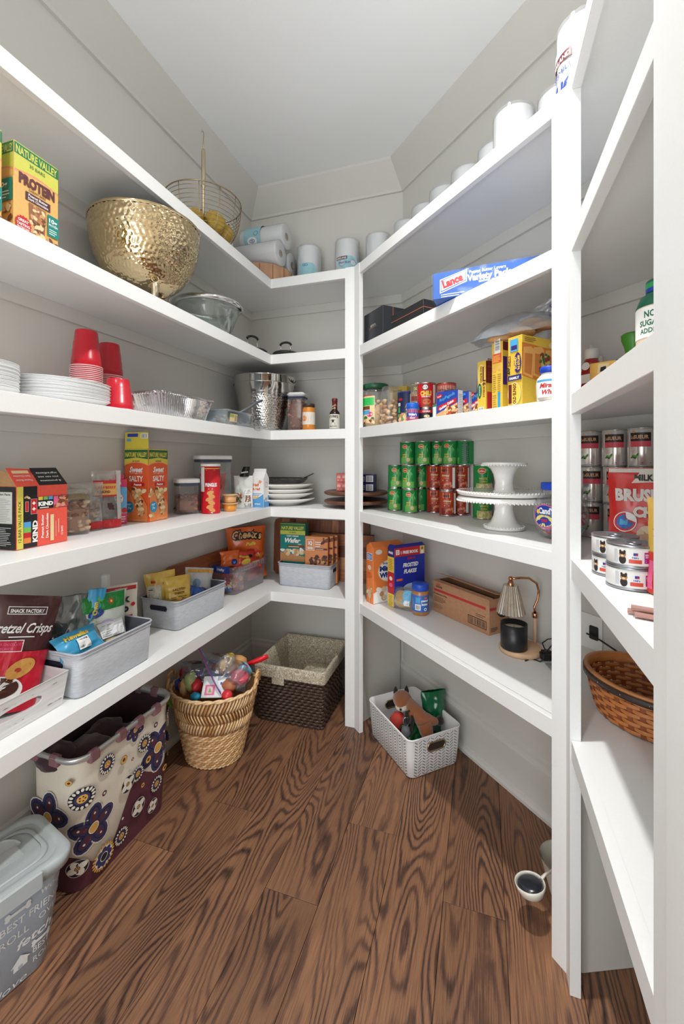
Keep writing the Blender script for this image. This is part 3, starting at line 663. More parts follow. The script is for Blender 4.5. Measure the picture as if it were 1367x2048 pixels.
# foil pans, nested
foil = mat((214, 214, 216), 0.16, 1.0, bump=0.5, bscale=55, var=0.02)
def foil_pan(dz, lab):
    t = thing('foil_pan', lab, 'pan', (-1.185, 1.420, Z3 + 0.001 + dz), RL)
    b = MB(); n = 12; L_, D_, h = 0.320, 0.190, 0.092
    def ring(l, d, z, amp, seed=0):
        P = rrect(l, d, 0.04, n); out = []
        m = []
        for i, (x, y) in enumerate(P):
            q = P[(i+1) % len(P)]
            m.append((x, y)); s_n = max(1, int(math.hypot(q[0]-x, q[1]-y)/0.006))
            for k in range(1, s_n): m.append((x + (q[0]-x)*k/s_n, y + (q[1]-y)*k/s_n))
        return m
    base = ring(L_, D_, 0, 0); R_ = []
    for z, sc, am in ((0.001, 0.80, 0.0), (0.004, 0.82, 0.002), (h*0.5, 0.90, 0.004), (h - 0.008, 0.985, 0.004), (h - 0.004, 1.0, 0.001), (h - 0.004, 1.055, 0.001), (h, 1.065, 0.001), (h + 0.0015, 1.05, 0.001)):
        g = []
        for i, (x, y) in enumerate(base):
            r_ = math.hypot(x, y); k = 1 + am*((i % 2)*2 - 1)/r_ + am*0.6*noise.noise(Vector((x*30, y*30, z*10)))/r_
            g.append((x*sc*k, y*sc*k, z + (0.003*noise.noise(Vector((x*18, y*18, 2))) if z > h*0.9 else 0)))
        R_.append(g)
    b.loft(R_, foil, True, False, smooth=False); b.build('pan_body', t)
foil_pan(0, 'crinkled silver foil loaf pan right of the red cups')
# big steel tub
t = thing('steel_tub', 'large polished steel tub with a hammered lower wall in the shelf corner', 'tub', (-1.172, 2.172, Z3 + 0.001))
tb = mat((206, 204, 200), 0.09, 1.0, bump=0.02, var=0.0); 
def tp(v):
    z = v*0.205; return 0.118 + 0.050*(z/0.30)**0.8, z
b = MB(); b.grid(hammer(tp, 220, 60, 0.0135, 0.0022, 0.15), 260, 64, tb, wrap=True)
b.lathe([(0.155, 0.205), (0.158, 0.212), (0.168, 0.262), (0.173, 0.266), (0.173, 0.300), (0.176, 0.302), (0.176, 0.307), (0.171, 0.306), (0.165, 0.26), (0.118, 0.004), (0.001, 0.004)], tb, 64); b.build('tub_body', t)
b = MB(); b.lathe([(0.174, 0.262), (0.1765, 0.264), (0.174, 0.266)], tb, 64); b.build('bead', t)
for s in (-1, 1):
    b = MB(); b.tube([(s*0.176*math.cos(0.0) + s*0.002, -0.03 + 0.06*i/8, 0.285 - 0.012*math.sin(PI*i/8)) for i in range(9)], 0.003, mat((40, 38, 36), .4), 8); b.build('handle', t)
b = MB(); b.box((0.0, -0.142, 0.14), (0.004, 0.006, 0.26), tb); b.build('seam', t)
b = MB()
for s_y, s_a in ((0, 0),):
    P = [(-0.02, 0.0, 0.052), (0.06, -0.005, 0.085), (0.14, -0.01, 0.125), (0.19, -0.006, 0.142), (0.215, 0.0, 0.146)]
    b.tube(P, [(0.006, 0.010)]*5, mat((104, 112, 122), 0.4), 10)
o = b.build('strap'); 
t2 = thing('storage_container', 'low clear plastic container of crackers with a grey clasp bar before the steel tub', 'container', (-1.125, 1.735, Z3 + 0.001), RL)
bl = clear((214, 226, 236), 0.22, 0.08, gloss=0.2)
b = MB(); R_ = [[(x, y, z) for x, y in rrect(w, d, 0.02, 4)] for w, d, z in ((0.20, 0.10, 0.0), (0.208, 0.108, 0.004), (0.228, 0.126, 0.058), (0.240, 0.138, 0.060), (0.240, 0.138, 0.066), (0.228, 0.126, 0.068))]
b.loft(R_, bl, True, True); b.build('box_body', t2)
o.parent = t2; o.name = 'clasp_bar'; o.location = (0, -0.055, 0)
b = MB(); RN = random.Random(4)
for i in range(34): b.blob((RN.uniform(-0.08, 0.05), RN.uniform(-0.04, 0.04), RN.uniform(0.012, 0.048)), (0.011, 0.009, 0.007), [pCr, pTan, mat((222, 196, 150), .6)][i % 3], 6, i, 0.2)
o = b.build('cracker_pile'); o.parent = t2; o['kind'] = 'stuff'
b = MB(); b.on(lambda u, v, h: (u, -0.0645 - h + (v - 0.03)*-0.12, v)).rect(-0.09, 0.015, -0.03, 0.050, pCr).bars(-0.05, 0.018, -0.033, 0.046, pK, 8).rect(-0.088, 0.034, -0.055, 0.048, mat((150, 176, 90), .5)); b.build('printed_label', t2)
t = thing('freezer_bag', 'crumpled clear bag hanging over the shelf front before the steel tub', 'bag', (-1.030, 1.80, Z3 + 0.002), RL)
b = MB()
b.grid(lambda u, v: ((u - 0.5)*0.22 + 0.01*noise.noise(Vector((u*5, v*5, 1))), 0.03 - 0.045*v + 0.008*noise.noise(Vector((u*6, v*4, 3))) - (0.008 if v > 0.5 else 0), 0.004 + 0.012*abs(noise.noise(Vector((u*6, v*6, 7)))) - (0.026*max(0, v - 0.62)/0.38*math.sin(PI*u)**2)), 18, 12, clear((240, 244, 248), 0.14, 0.1, gloss=0.2)); b.build('film', t)
# pecan canister, peach jar, sauce bottle
def nuts(parent, name, n, R, z0, z1, cols, sz, seed=1, rect=None):
    RN = random.Random(seed); b = MB()
    for i in range(n):
        a = RN.uniform(0, 2*PI); r = R*math.sqrt(RN.uniform(0.45, 1.0)); z = RN.uniform(z0, z1)
        if rect: x, y = RN.uniform(-rect[0], rect[0]), RN.uniform(-rect[1], rect[1])
        else: x, y = r*math.cos(a), r*math.sin(a)
        b.blob((x, y, z), (sz*RN.uniform(.8, 1.3), sz*RN.uniform(.6, 1), sz*RN.uniform(.5, .9)), cols[i % len(cols)], 6, i + seed*50, 0.3)
    o = b.build(name, parent); o['kind'] = 'stuff'; return o
nb = [mat((150, 88, 56), .5), mat((118, 64, 40), .5), mat((176, 116, 80), .5)]
t = thing('canister', 'clear canister of pecans with a white lid, right of the steel tub', 'canister', (-0.964, 2.165, Z3 + 0.001), 0.15)
b = MB(); b.loft([[(x, y, z) for x, y in rrect(0.098 - 2*k, 0.098 - 2*k, 0.022, 5)] for z, k in ((0, .004), (.004, 0), (.178, 0))], plast, True, False); b.build('jar_body', t)
b = MB(); b.box((0, 0, 0.085), (0.082, 0.082, 0.165), nb[1], r=0.02); b.build('fill', t)
nuts(t, 'pecan_pile', 170, 0, 0.01, 0.17, nb, 0.010, 2, (0.041, 0.041))
b = MB(); b.box((0, 0, 0.186), (0.100, 0.100, 0.018), mat((70, 76, 100), .5), r=0.02, n=5); b.build('gasket', t)
b = MB(); b.box((0, 0, 0.201), (0.106, 0.106, 0.022), pW, r=0.022, n=5); b.build('lid', t)
t = thing('glass_jar', 'glass jar of orange peach slices with a dark lid beside the pecan canister', 'jar', (-0.870, 2.095, Z3 + 0.001))
orj = mat((214, 132, 40), 0.35, coat=0.4, var=0.12)
b = MB(); b.lathe([(0.0, 0.0), (0.031, 0.0), (0.0335, 0.004), (0.0335, 0.108), (0.030, 0.118), (0.0285, 0.124), (0.0, 0.124)], orj, 32); b.build('jar_body', t)
b = MB(); b.lathe([(0.0, 0.140), (0.0315, 0.140), (0.033, 0.137), (0.033, 0.124), (0.0285, 0.123)], mat((70, 56, 48), .35, .3), 32); b.build('lid', t)
b = MB(); b.lathe([(0.0339, 0.030), (0.0341, 0.031), (0.0341, 0.094), (0.0339, 0.095)], mat((224, 216, 204), .5), 32)
b.on(fC(0.0341)).ell(-0.012, 0.062, 0.014, 0.015, mat((230, 130, 60), .5), 18).ell(-0.008, 0.066, 0.009, 0.010, mat((236, 160, 90), .5), 14).lines(0.008, 0.045, 0.030, 0.085, 8, pGy, .3); b.build('printed_label', t)
t = thing('sauce_bottle', 'dark sauce bottle with a cream label and dark red neck wrap beside the post', 'bottle', (-0.728, 2.105, Z3 + 0.001))
b = MB(); b.lathe([(0.0, 0.0), (0.026, 0.0), (0.0285, 0.004), (0.0285, 0.082), (0.024, 0.094), (0.0145, 0.106), (0.0125, 0.118), (0.0125, 0.14)], mat((42, 18, 14), .12, coat=0.6), 32); b.build('bottle_body', t)
b = MB(); b.lathe([(0.0138, 0.106), (0.0138, 0.146), (0.015, 0.147), (0.015, 0.163), (0.012, 0.165), (0.0, 0.165)], mat((108, 34, 38), .4), 24); b.on(fC(0.0139)).text('BAR-B-Q', 0.0, 0.122, 0.011, pCr, w=.028, rot=0.4, bold=.02).text('SAUCE', 0.0, 0.110, 0.009, pCr, w=.02, rot=0.3, bold=.02); b.build('neck_wrap', t)
b = MB(); b.lathe([(0.0289, 0.006), (0.0291, 0.007), (0.0291, 0.080), (0.0289, 0.081)], mat((216, 212, 200), .6), 32)
b.on(fC(0.0291)).text("STUBB'S", 0, 0.060, 0.017, pK, w=.054, bold=.03, arc=.004).ell(0, 0.045, 0.006, 0.008, pK, 12).poly([(-0.012, .026), (.012, .026), (.008, .040), (-.008, .040)], mat((70, 74, 70), .5)).ell(0, 0.050, 0.012, 0.002, pK, 12).text('BAR-B-Q SAUCE', 0, 0.016, 0.008, pK, w=.040); b.build('printed_label', t)
# ---- diagonal run, third shelf
def can(name, R, H_, body, lid=None, ring=None):
    t = thing(name, '', 'can', (0, 0, 0)); m = lid or steel
    b = MB(); b.lathe([(0.0, 0.0015), (R*0.90, 0.0015), (R*0.93, 0.0), (R + 0.0006, 0.0), (R + 0.0006, 0.003), (R - 0.0006, 0.0045), (R - 0.0006, H_ - 0.0045), (R + 0.0006, H_ - 0.003), (R + 0.0006, H_), (R*0.94, H_), (R*0.91, H_ - 0.0025), (0.0, H_ - 0.0025)], m, 32); b.build('tin', t)
    if ring: b = MB(); b.tube([(0.012*math.cos(a), 0.012*math.sin(a) - 0.012, H_ + 0.0003) for a in [2*PI*i/14 for i in range(14)]], 0.0014, m, 6, closed=True); b.build('pull_ring', t)
    b = MB(); b.lathe([(R - 0.0004, 0.0045), (R + 0.0001, 0.0055), (R + 0.0001, H_ - 0.0055), (R - 0.0004, H_ - 0.0045)], body, 40); b.on(fC(R + 0.0001), 0.0002)
    return t, b
def put(t, label, x, y, z, rz, group=None):
    at(t, (x, y, z), rz); t['label'] = label
    if group: t['group'] = group
    return t
# biscuit jar with green lid
t = thing('snack_jar', 'clear jar of round crackers with a dark green lid and bright label', 'jar', (-0.495, 2.045, Z3 + 0.001), 0.25)
b = MB(); b.lathe([(0.0, 0.0), (0.060, 0.0), (0.064, 0.005), (0.064, 0.165), (0.060, 0.180), (0.052, 0.188)], plast, 36); b.build('jar_body', t)
b = MB(); b.lathe([(0.0, 0.212), (0.060, 0.212), (0.063, 0.209), (0.063, 0.190), (0.060, 0.188), (0.0, 0.188)], mat((20, 84, 52), .4), 36); b.build('lid', t)
b = MB(); b.lathe([(0.0, 0.004), (0.053, 0.004), (0.053, 0.11), (0.0, 0.118)], mat((216, 176, 128), .6, bump=.4, bscale=60, var=.15), 24); b.build('fill', t)
nuts(t, 'cracker_pile', 90, 0.056, 0.012, 0.125, [mat((224, 186, 134), .6), mat((206, 160, 108), .6), mat((232, 200, 156), .6)], 0.012, 6)
b = MB(); b.on(fC(0.0646), 0.0002); R_ = 0.0646
b.rect(-0.085, 0.02, -0.005, 0.150, pCr, 14).rect(-0.08, 0.105, -0.008, 0.142, mat((40, 190, 90), .4), 12).rect(-0.078, 0.085, -0.03, 0.102, pBr, 8).rect(-0.08, 0.062, -0.03, 0.082, pSky, 8).ell(-0.03, 0.062, 0.017, 0.012, mat((214, 40, 140), .4), 14).ell(-0.055, 0.045, 0.012, 0.010, pGrn, 12).ell(-0.016, 0.04, 0.009, 0.009, pGrn, 12).rect(-0.078, 0.150, -0.02, 0.154, pRed, 8)
b.bits(-0.08, 0.022, -0.01, 0.035, 12, 0.006, [pTan, pBr, pCr], 2); b.build('printed_label', t)
t = thing('clear_canister', 'second clear plastic jar of broken crackers just right of the green-lidded jar', 'jar', (-0.405, 1.960, Z3 + 0.001), RD + 0.2)
b = MB(); b.lathe([(0.0, 0.0), (0.043, 0.0), (0.046, 0.005), (0.046, 0.150), (0.040, 0.176), (0.034, 0.183), (0.0, 0.183)], plast, 32); b.build('jar_body', t)
nuts(t, 'cracker_pile', 90, 0.040, 0.012, 0.118, [mat((214, 170, 118), .6), mat((190, 140, 92), .6), mat((226, 190, 144), .6)], 0.013, 7)
t = thing('pantry_box', 'plain yellow box behind the cracker jars against the wall', 'box', (-0.405, 2.205, Z3 + 0.001), RD + 0.5)
b = carton(0.105, 0.05, 0.222, mat((224, 190, 84), .5)); b.on(fF(0.05)).text('BAKING', 0, 0.196, 0.012, pBr, w=.05); b.build('carton', t)
t, b = can('snack_tub', 0.045, 0.150, mat((26, 40, 84), .4), mat((34, 60, 170), .4)); b.rect(0.012, 0.01, 0.06, 0.138, mat((222, 224, 228), .5), 8).lines(0.016, 0.018, 0.055, 0.13, 14, pGy, .35).text('BREAD', 0.004, 0.07, 0.014, pW, w=.05, rot=PI/2, bold=.03).rect(-0.05, 0.055, -0.036, 0.08, mat((60, 170, 90), .4), 4).rect(-0.05, 0.085, -0.034, 0.10, pW, 4).ell(-0.034, 0.115, 0.012, 0.006, pRed, 12).bits(-0.05, 0.01, 0.008, 0.05, 26, 0.007, [mat((226, 130, 90), .5), pCr, mat((90, 160, 90), .5)], 3).poly([(-0.03, .05), (-0.006, .085), (0.0, .08), (-0.02, .045)], pTan); b.build('paper_label', t)
put(t, 'tall dark blue tub with a bright blue lid behind the bouillon jar', -0.322, 1.945, Z3 + 0.001, 0.15)
t, b = can('bouillon_jar', 0.0235, 0.072, mat((90, 130, 200), .4), mat((150, 60, 60), .4)); b.rect(-0.03, 0.004, 0.03, 0.046, mat((196, 50, 66), .4), 8).rect(-0.03, 0.018, 0.03, 0.034, mat((30, 60, 150), .4), 8).text("Wyler's", 0, 0.021, 0.014, pW, w=.036, bold=.04).text('Beef', 0, 0.009, 0.008, pW, w=.02)
b.build('paper_label', t); b = MB(); b.lathe([(0.0, .073), (.0235, .073), (.0255, .070), (.0255, .052), (.0235, .050)], mat((24, 96, 200), .4), 28); b.build('lid', t)
put(t, 'small bouillon jar with a blue cap at the shelf front', -0.268, 1.745, Z3 + 0.001, 0.15)
CT = mat((196, 196, 196), .25, .9)
t, b = can('food_can', 0.036, 0.088, mat((176, 150, 130), .45)); b.rect(-0.04, .05, .04, .078, mat((60, 110, 70), .4), 8).rect(-.04, .01, .04, .03, mat((150, 50, 40), .4), 8).ell(-.0, .045, .026, .016, pCr, 16).text('SOUP', 0, .056, .018, pCr, w=.04, bold=.04)
b.build('paper_label', t); put(t, 'upper can with a green and brown label behind the bouillon jar', -0.262, 1.885, Z3 + 0.088 + 0.0015, 0.1)
t, b = can('food_can', 0.036, 0.086, mat((150, 60, 50), .45)); b.rect(-.03, .02, .03, .06, pCr, 6).text('SOUP', 0, .03, .02, pMar, w=.04); b.build('paper_label', t); put(t, 'lower can hidden behind the bouillon jar', -0.262, 1.885, Z3 + 0.001, RD)
t, b = can('food_can', 0.0375, 0.105, mat((196, 24, 30), .4)); b.ell(-.004, .085, .014, .013, pK, 18).ell(-.004, .085, .011, .010, pW, 16).poly([(-.012, .082), (0.006, .082), (-.003, .090)], pK).text('CHILI', -.002, .052, .024, pYel, w=.046, bold=.06).text('WITH BEANS', -.002, .044, .007, pW, w=.036, bold=.03).ell(.002, .024, .024, .018, pBr, 18).ell(.002, .026, .017, .012, mat((176, 100, 60), .5), 14).rect(.030, .02, .044, .095, pW, 3).lines(.031, .024, .043, .09, 9, pGy, .4)
b.build('paper_label', t); put(t, 'red chili can with yellow lettering standing on a short can', -0.218, 1.792, Z3 + 0.0545, 0.1)
t, b = can('food_can', 0.038, 0.052, mat((24, 28, 40), .4)); b.rect(-.045, .034, .045, .046, mat((190, 30, 36), .4), 10).ell(.004, .018, .03, .012, pK, 16).ell(.002, .020, .012, .006, pCr, 12).text('CHILI', 0.0, .037, .009, pW, w=.03)
b.build('paper_label', t); put(t, 'short black and red can under the chili can', -0.218, 1.792, Z3 + 0.001, 0.1)
t, b = can('food_can', 0.028, 0.062, mat((40, 140, 80), .4)); b.rect(-.01, .01, .01, .05, pW, 4); b.build('paper_label', t); put(t, 'small green can squeezed between the short can and the onion box', -0.158, 1.725, Z3 + 0.001, RD)
t, b = can('food_can', 0.041, 0.160, mat((206, 74, 66), .45), mat((200, 130, 110), .25, .9)); b.rect(-.06, .118, .06, .148, mat((224, 160, 140), .5), 12).text('Italian Style', 0, .126, .014, mat((60, 60, 90), .5), w=.07, bold=.02).ell(-.0, .122, .009, .006, mat((50, 60, 90), .5), 10).text('Pizza', 0, .088, .030, pW, w=.06, bold=.05).text('Sauce', 0, .055, .03, pW, w=.06, bold=.05).rect(.02, .07, .06, .12, mat((220, 190, 180), .5), 6)
b.build('paper_label', t); put(t, 'tall red can with white lettering behind the onion box', -0.142, 1.835, Z3 + 0.001, 0.05)
# fried onion and stuffing boxes
def blue_box(label, x, y, rz, h=0.100, w=0.072, d=0.030, tilt=0.0, dz=0.001):
    t = thing('onion_box', label, 'box', (x, y, Z3 + dz), rz, rx=0, ry=tilt)
    b = carton(w, d, h, mat((36, 66, 160), .4), mside=mat((214, 216, 220), .5)); b.on(fF(d))
    b.poly([(-w/2+.001, .001), (w/2-.001, .001), (w/2-.001, .045), (-w/2+.001, .010)], mat((214, 160, 110), .5)).bits(-.005, .006, w/2-.004, .030, 26, .005, [pCr, pTan, pBr, mat((180, 70, 40), .5)], 5).poly([(-w/2+.008, .022), (w/2-.006, .046), (w/2-.006, .062), (-w/2+.008, .038)], pRed)
    b.text('Golden Onion', 0.0, .036, .013, pW, w=w*.72, rot=.42, bold=.04).text('RoyPagoda', .002, .064, .015, pSky, w=w*.74, rot=.32, bold=.02, shear=.3).ell(-w/2+.015, .074, .013, .008, pRed, 14, .3).text("Fried", -w/2+.015, .071, .007, pW, w=.016, rot=.3)
    b.on(fR(w)).lines(-d/2+.004, .008, d/2-.004, h-.012, 12, pGy, .35).on(fT(h)).rect(-w/2+.002, -d/2+.002, w/2-.002, d/2-.002, mat((120, 40, 110), .4)); b.build('carton', t)
OG = 'blue onion boxes in a row'
blue_box('blue golden onion box with a pink banner, frontmost of the small blue boxes', -0.112, 1.596, -0.567, .090, .094)
blue_box('second small blue box, behind and right of the golden onion box', -0.076, 1.621, -0.567, .086, .094); blue_box('third small blue box showing its white side panel', -0.053, 1.660, -0.567, .084, .094)
blue_box('small blue box pressed against the yellow taco boxes', -0.012, 1.598, RD, .078, .06)
blue_box('tall dark blue box leaning on the first yellow taco box', 0.008, 1.640, RD, .175, .06, .03, 0.07, .005)
# taco shell boxes
yT = mat((222, 184, 66), .45); mT = mat((100, 26, 30), .5); pu = mat((60, 36, 110), .45)
def taco(label, x, y, w, d, h, rz):
    t = thing('taco_box', label, 'box', (x, y, Z3 + 0.001), rz); return t, carton(w, d, h, yT)
rT = -0.20
t, b = taco('narrow yellow taco box with dark red side and a green oval, shortest of the three', 0.037, 1.561, 0.037, 0.11, 0.175, RD)
b.on(fF(.11)).ell(-.0, .130, .016, .034, pCr, 20).ell(0, .130, .014, .031, pYel, 20).text('OLD ELPASO', -.004, .130, .010, mT, w=.055, rot=-PI/2, bold=.05).rect(.006, .106, .012, .155, mT).text('16', .007, .100, .018, mT, w=.018, rot=-PI/2, bold=.04).ell(-.007, .075, .009, .026, pGrn, 16).text('CRUNCHY', -.009, .075, .007, pW, w=.035, rot=-PI/2).text('SHELLS', .009, .070, .010, mT, w=.036, rot=-PI/2).rect(-.012, .004, .012, .02, pW).bars(-.01, .006, .01, .018, pK)
b.on(fR(.037)).rect(-.053, .10, .053, .1735, mT).rect(-.048, .002, .048, .07, mat((190, 50, 50), .5)).bars(-.046, .105, .046, .185, mat((140, 60, 50), .5), 12, vert=False); b.build('carton', t)
t, b = taco('yellow taco box with a barcode and orange panel, middle of the three', 0.099, 1.513, 0.044, 0.15, 0.219, RD)
b.on(fF(.15)).rect(-.010, .176, .014, .228, pW).bars(-.007, .192, .011, .224, pK, 12, vert=False).rect(-.018, .152, .019, .182, mat((226, 96, 60), .45)).lines(-.015, .156, .016, .178, 5, pYel, .4).ell(-.009, .132, .007, .009, mat((226, 170, 90), .5), 12).ell(.010, .136, .007, .009, mat((226, 170, 90), .5), 12).lines(-.018, .06, -.002, .12, 9, mat((150, 110, 50), .5), .3).lines(.003, .06, .018, .12, 9, mat((150, 110, 50), .5), .3, 4).rect(.004, .002, .014, .058, mat((40, 150, 210), .45)).lines(-.018, .004, 0, .054, 7, mat((150, 110, 50), .5), .3, 6)
b.on(fR(.044)).rect(-.073, .19, -.03, .217, mT).rect(-.073, .08, -.055, .17, pu); b.build('carton', t)
t = thing('taco_box', 'largest yellow taco box with shells pictured on its side, supporting the bread bag', 'box', (0.1506, 1.440, Z3 + 0.001), RD)
W_, D_ = 0.052, 0.160
b = carton(W_, D_, .212, yT)
b.on(lambda u, v, h: (W_/2 + h, u, v*.9)).poly([(-.08, .10), (-.02, .09), (.02, .12), (.08, .14), (.08, .20), (-.08, .21)], mat((206, 120, 48), .5))
for cx_, hh in ((-.052, .115), (-.008, .12), (.045, .115)):
    b.poly([(cx_ - .024, .105), (cx_ + .018, .095), (cx_ + .024, .105 + hh*.75), (cx_ + .012, .105 + hh*.83), (cx_ - .022, .105 + hh*.78)], mat((228, 168, 92), .5)).poly([(cx_ - .018, .112), (cx_ + .012, .105), (cx_ + .017, .10 + hh*.66), (cx_ - .016, .10 + hh*.66)], mat((200, 122, 58), .5))
b.bits(.0, .105, .035, .18, 40, .006, [mat((60, 110, 50), .5), mat((150, 40, 40), .5), mat((200, 190, 120), .5), pBr], 5).ell(.008, .100, .011, .010, pRed, 14).ell(.055, .215, .02, .012, pCr, 16, .1).text('STAND', .04, .078, .016, pW, w=.045, rot=PI, bold=.05)
b.rect(.005, .062, .078, .096, pu).text('STAND', .04, .0945, .014, pYel, w=.05, rot=PI, bold=.05).text("'N STUFF", .04, .0775, .014, pYel, w=.055, rot=PI, bold=.05).text('20 SHELLS', .035, .056, .016, pBr, w=.06, rot=PI).ell(.03, .016, .045, .018, pCr, 18).text('OLD EL PASO', .03, .022, .014, mT, w=.07, rot=PI, bold=.04).lines(.05, .20, .078, .23, 4, pBr, .3).lines(-.07, .215, -.02, .232, 3, pBr, .3)
b.on(lambda u, v, h: (u, -D_/2 - h, v*.9)).rect(-.016, .185, .013, .226, pSky).rect(-.012, .19, .010, .205, pu).text('20', -.018, .122, .022, pK, w=.024, rot=PI/2, bold=.04).text('SHELLS', -.014, .155, .012, mT, w=.036, rot=PI/2, bold=.02).ell(.012, .145, .013, .034, pu, 18).text('STAND', .008, .145, .011, pYel, w=.040, rot=PI/2, bold=.05).text("'N STUFF", .020, .145, .011, pYel, w=.048, rot=PI/2, bold=.05).rect(-.024, .088, .026, .106, mat((50, 50, 110), .4)).text('FAMILY', 0, .092, .011, pW, w=.036, bold=.04).ell(.0, .044, .024, .038, pCr, 20).ell(0, .044, .021, .035, pYel, 20).text('OLD ELPASO', .006, .044, .015, mT, w=.068, rot=PI/2, bold=.05).rect(-.021, .012, -.009, .076, mT)
b.build('carton', t)
# zip bag with buns on the taco boxes
t = thing('bread_bag', 'clear zip bag of flat buns lying on top of the taco boxes', 'bag', (0.130, 1.470, Z3 + 0.2215), -0.35)
for i, (x, y, z, rx) in enumerate(((-.075, .0, .014, .25), (-.01, -.01, .016, -.1), (.06, .01, .034, .1), (.02, .01, .040, -.25))):
    b = MB(); b.lathe([(0.0, -.009), (.036, -.009), (.043, -.003), (.044, .002), (.038, .009), (0, .011)], mat((206, 158, 104), .7, bump=.2, var=.12), 24); o = b.build('flat_bun', t); at(o, (x, y, z + .004), 0, rx, .2*rx)
zb = clear((226, 232, 240), .16, .12, gloss=.22)
b = MB(); b.grid(lambda u, v: (-.16 + .30*u, (-.075 + .15*v)*(0.35 + 0.65*math.sin(PI*min(1, u*1.0 + .05))**.4), .010 + .078*(math.sin(PI*v)**.5)*(math.sin(PI*min(1, max(0, u)))**.6) + .008*noise.noise(Vector((u*7, v*7, 1)))), 26, 14, zb); b.build('film', t)
b = MB(); b.grid(lambda u, v: (.03 + .06*v + (u - .5)*(.09*(1 - v) + .02) + .03*v*v, .0 + .012*noise.noise(Vector((u*5, v*5, 2))), .062 + .070*v), 10, 8, zb); b.build('gathered_neck', t)
b = MB(); b.tube([(.075, 0, .088), (.092, 0, .104), (.108, -.004, .120), (.114, -.004, .127)], [(.003, .007)]*4, mat((70, 100, 190), .4), 8); b.tube([(.075, -.006, .088), (.094, -.006, .108), (.110, -.009, .125)], .0016, pPk, 6); b.build('zip_strip', t)
# dressing jar
t = thing('dressing_jar', 'white salad dressing jar with a bright blue cap, cut by the right post', 'jar', (0.178, 1.290, Z3 + 0.001), -0.12)
b = MB(); b.lathe([(0, 0), (.030, 0), (.034, .004), (.036, .02), (.036, .048), (.033, .062), (.024, .072), (.023, .076)], mat((232, 226, 210), .35), 32); b.build('jar_body', t)
b = MB(); b.lathe([(.0, .094), (.024, .094), (.026, .091), (.026, .077), (.023, .076)], mat((20, 70, 190), .4), 28); b.build('cap', t)
b = MB(); b.on(fC(.0363), .0002).rect(-.04, .008, .04, .052, pW, 10).rect(-.04, .050, .04, .056, pSky, 10).text('Miracle', -.004, .034, .017, pRed, w=.05, bold=.04, shear=.3).text('Whip', -.004, .016, .017, pRed, w=.036, bold=.04, shear=.3).lines(.026, .01, .04, .03, 4, pBlue, .35); b.build('printed_label', t)
# ---- right bay, third shelf
def ketch(label, x, y, sc, rz):
    t = thing('ketchup_bottle', label, 'bottle', (x, y, Z3 + 0.001), rz)
    b = MB(); R_ = []
    for z, w, d in ((0, .070, .046), (.006, .078, .054), (.05, .076, .052), (.10, .066, .046), (.135, .048, .040), (.15, .034, .034)): R_.append([(x_*sc, y_*sc, z*sc) for x_, y_ in rrect(w, d, .022, 5)])
    b.loft(R_, mat((166, 20, 24), .18, coat=.6), True, True); b.build('bottle_body', t)
    b = MB(); b.lathe([(.018*sc, .148*sc), (.020*sc, .15*sc), (.020*sc, .176*sc), (.017*sc, .18*sc), (.008*sc, .182*sc), (.007*sc, .192*sc), (0, .193*sc)], mat((226, 222, 216), .4), 24); b.build('cap', t)
    b = MB(); b.on(fF(.047*sc), .001).ell(0, .125*sc, .014*sc, .012*sc, pW, 16).rect(-.02*sc, .03*sc, .02*sc, .10*sc, pW).text('KETCHUP', 0, .05*sc, .012*sc, pRed, w=.036*sc, bold=.03); b.build('printed_label', t)
ketch('front red ketchup bottle just right of the big post', 0.316, 1.468, 0.98, -0.9); ketch('rear red ketchup bottle with a white cap near the wall', 0.352, 1.575, 0.98, -0.3)
t = thing('mix_box', 'small open yellow and red mix box with a cream flap before the blue-capped tubs', 'box', (0.312, 1.300, Z3 + 0.001), -0.55)
b = carton(.062, .04, .098, mat((232, 178, 86), .5)); b.on(fF(.04)).rect(-.03, .001, .03, .045, mat((150, 34, 30), .5)).text('YOU MAKE IT', 0, .050, .009, pBr, w=.05, bold=.02).bits(-.028, .004, .028, .042, 18, .007, [mat((200, 60, 40), .5), pCr], 2).poly([(-.012, .068), (.014, .070), (.016, .092), (-.010, .094)], pCr).poly([(-.006, .072), (.010, .074), (.008, .086), (-.004, .084)], pK); b.build('carton', t)
for (x, y, rr, lb) in ((.352, 1.338, .4, 'white tub with a blue lid behind the yellow mix box'), (.372, 1.262, .1, 'white tub with a blue lid between the mix box and the green-capped jar')):
    t, b = can('spice_tub', .026, .108, mat((220, 214, 200), .5), mat((30, 80, 180), .4)); b.rect(-.02, .03, .02, .08, pYel, 5); b.build('paper_label', t); put(t, lb, x, y, Z3 + .001, RE + rr)
t = thing('spice_jar', 'clear jar with a ribbed bright green cap in the right bay', 'jar', (0.350, 1.206, Z3 + .001), RE)
b = MB(); b.lathe([(0, 0), (.022, 0), (.024, .004), (.024, .085), (.019, .098)], mat((180, 150, 110), .3, var=.2), 24); b.build('jar_body', t)
b = MB(); b.lathe([(.017, .098), (.019, .112), (.0255, .130), (.0265, .142), (.022, .146), (0, .146)], mat((56, 120, 30), .35), 28); b.build('cap', t)
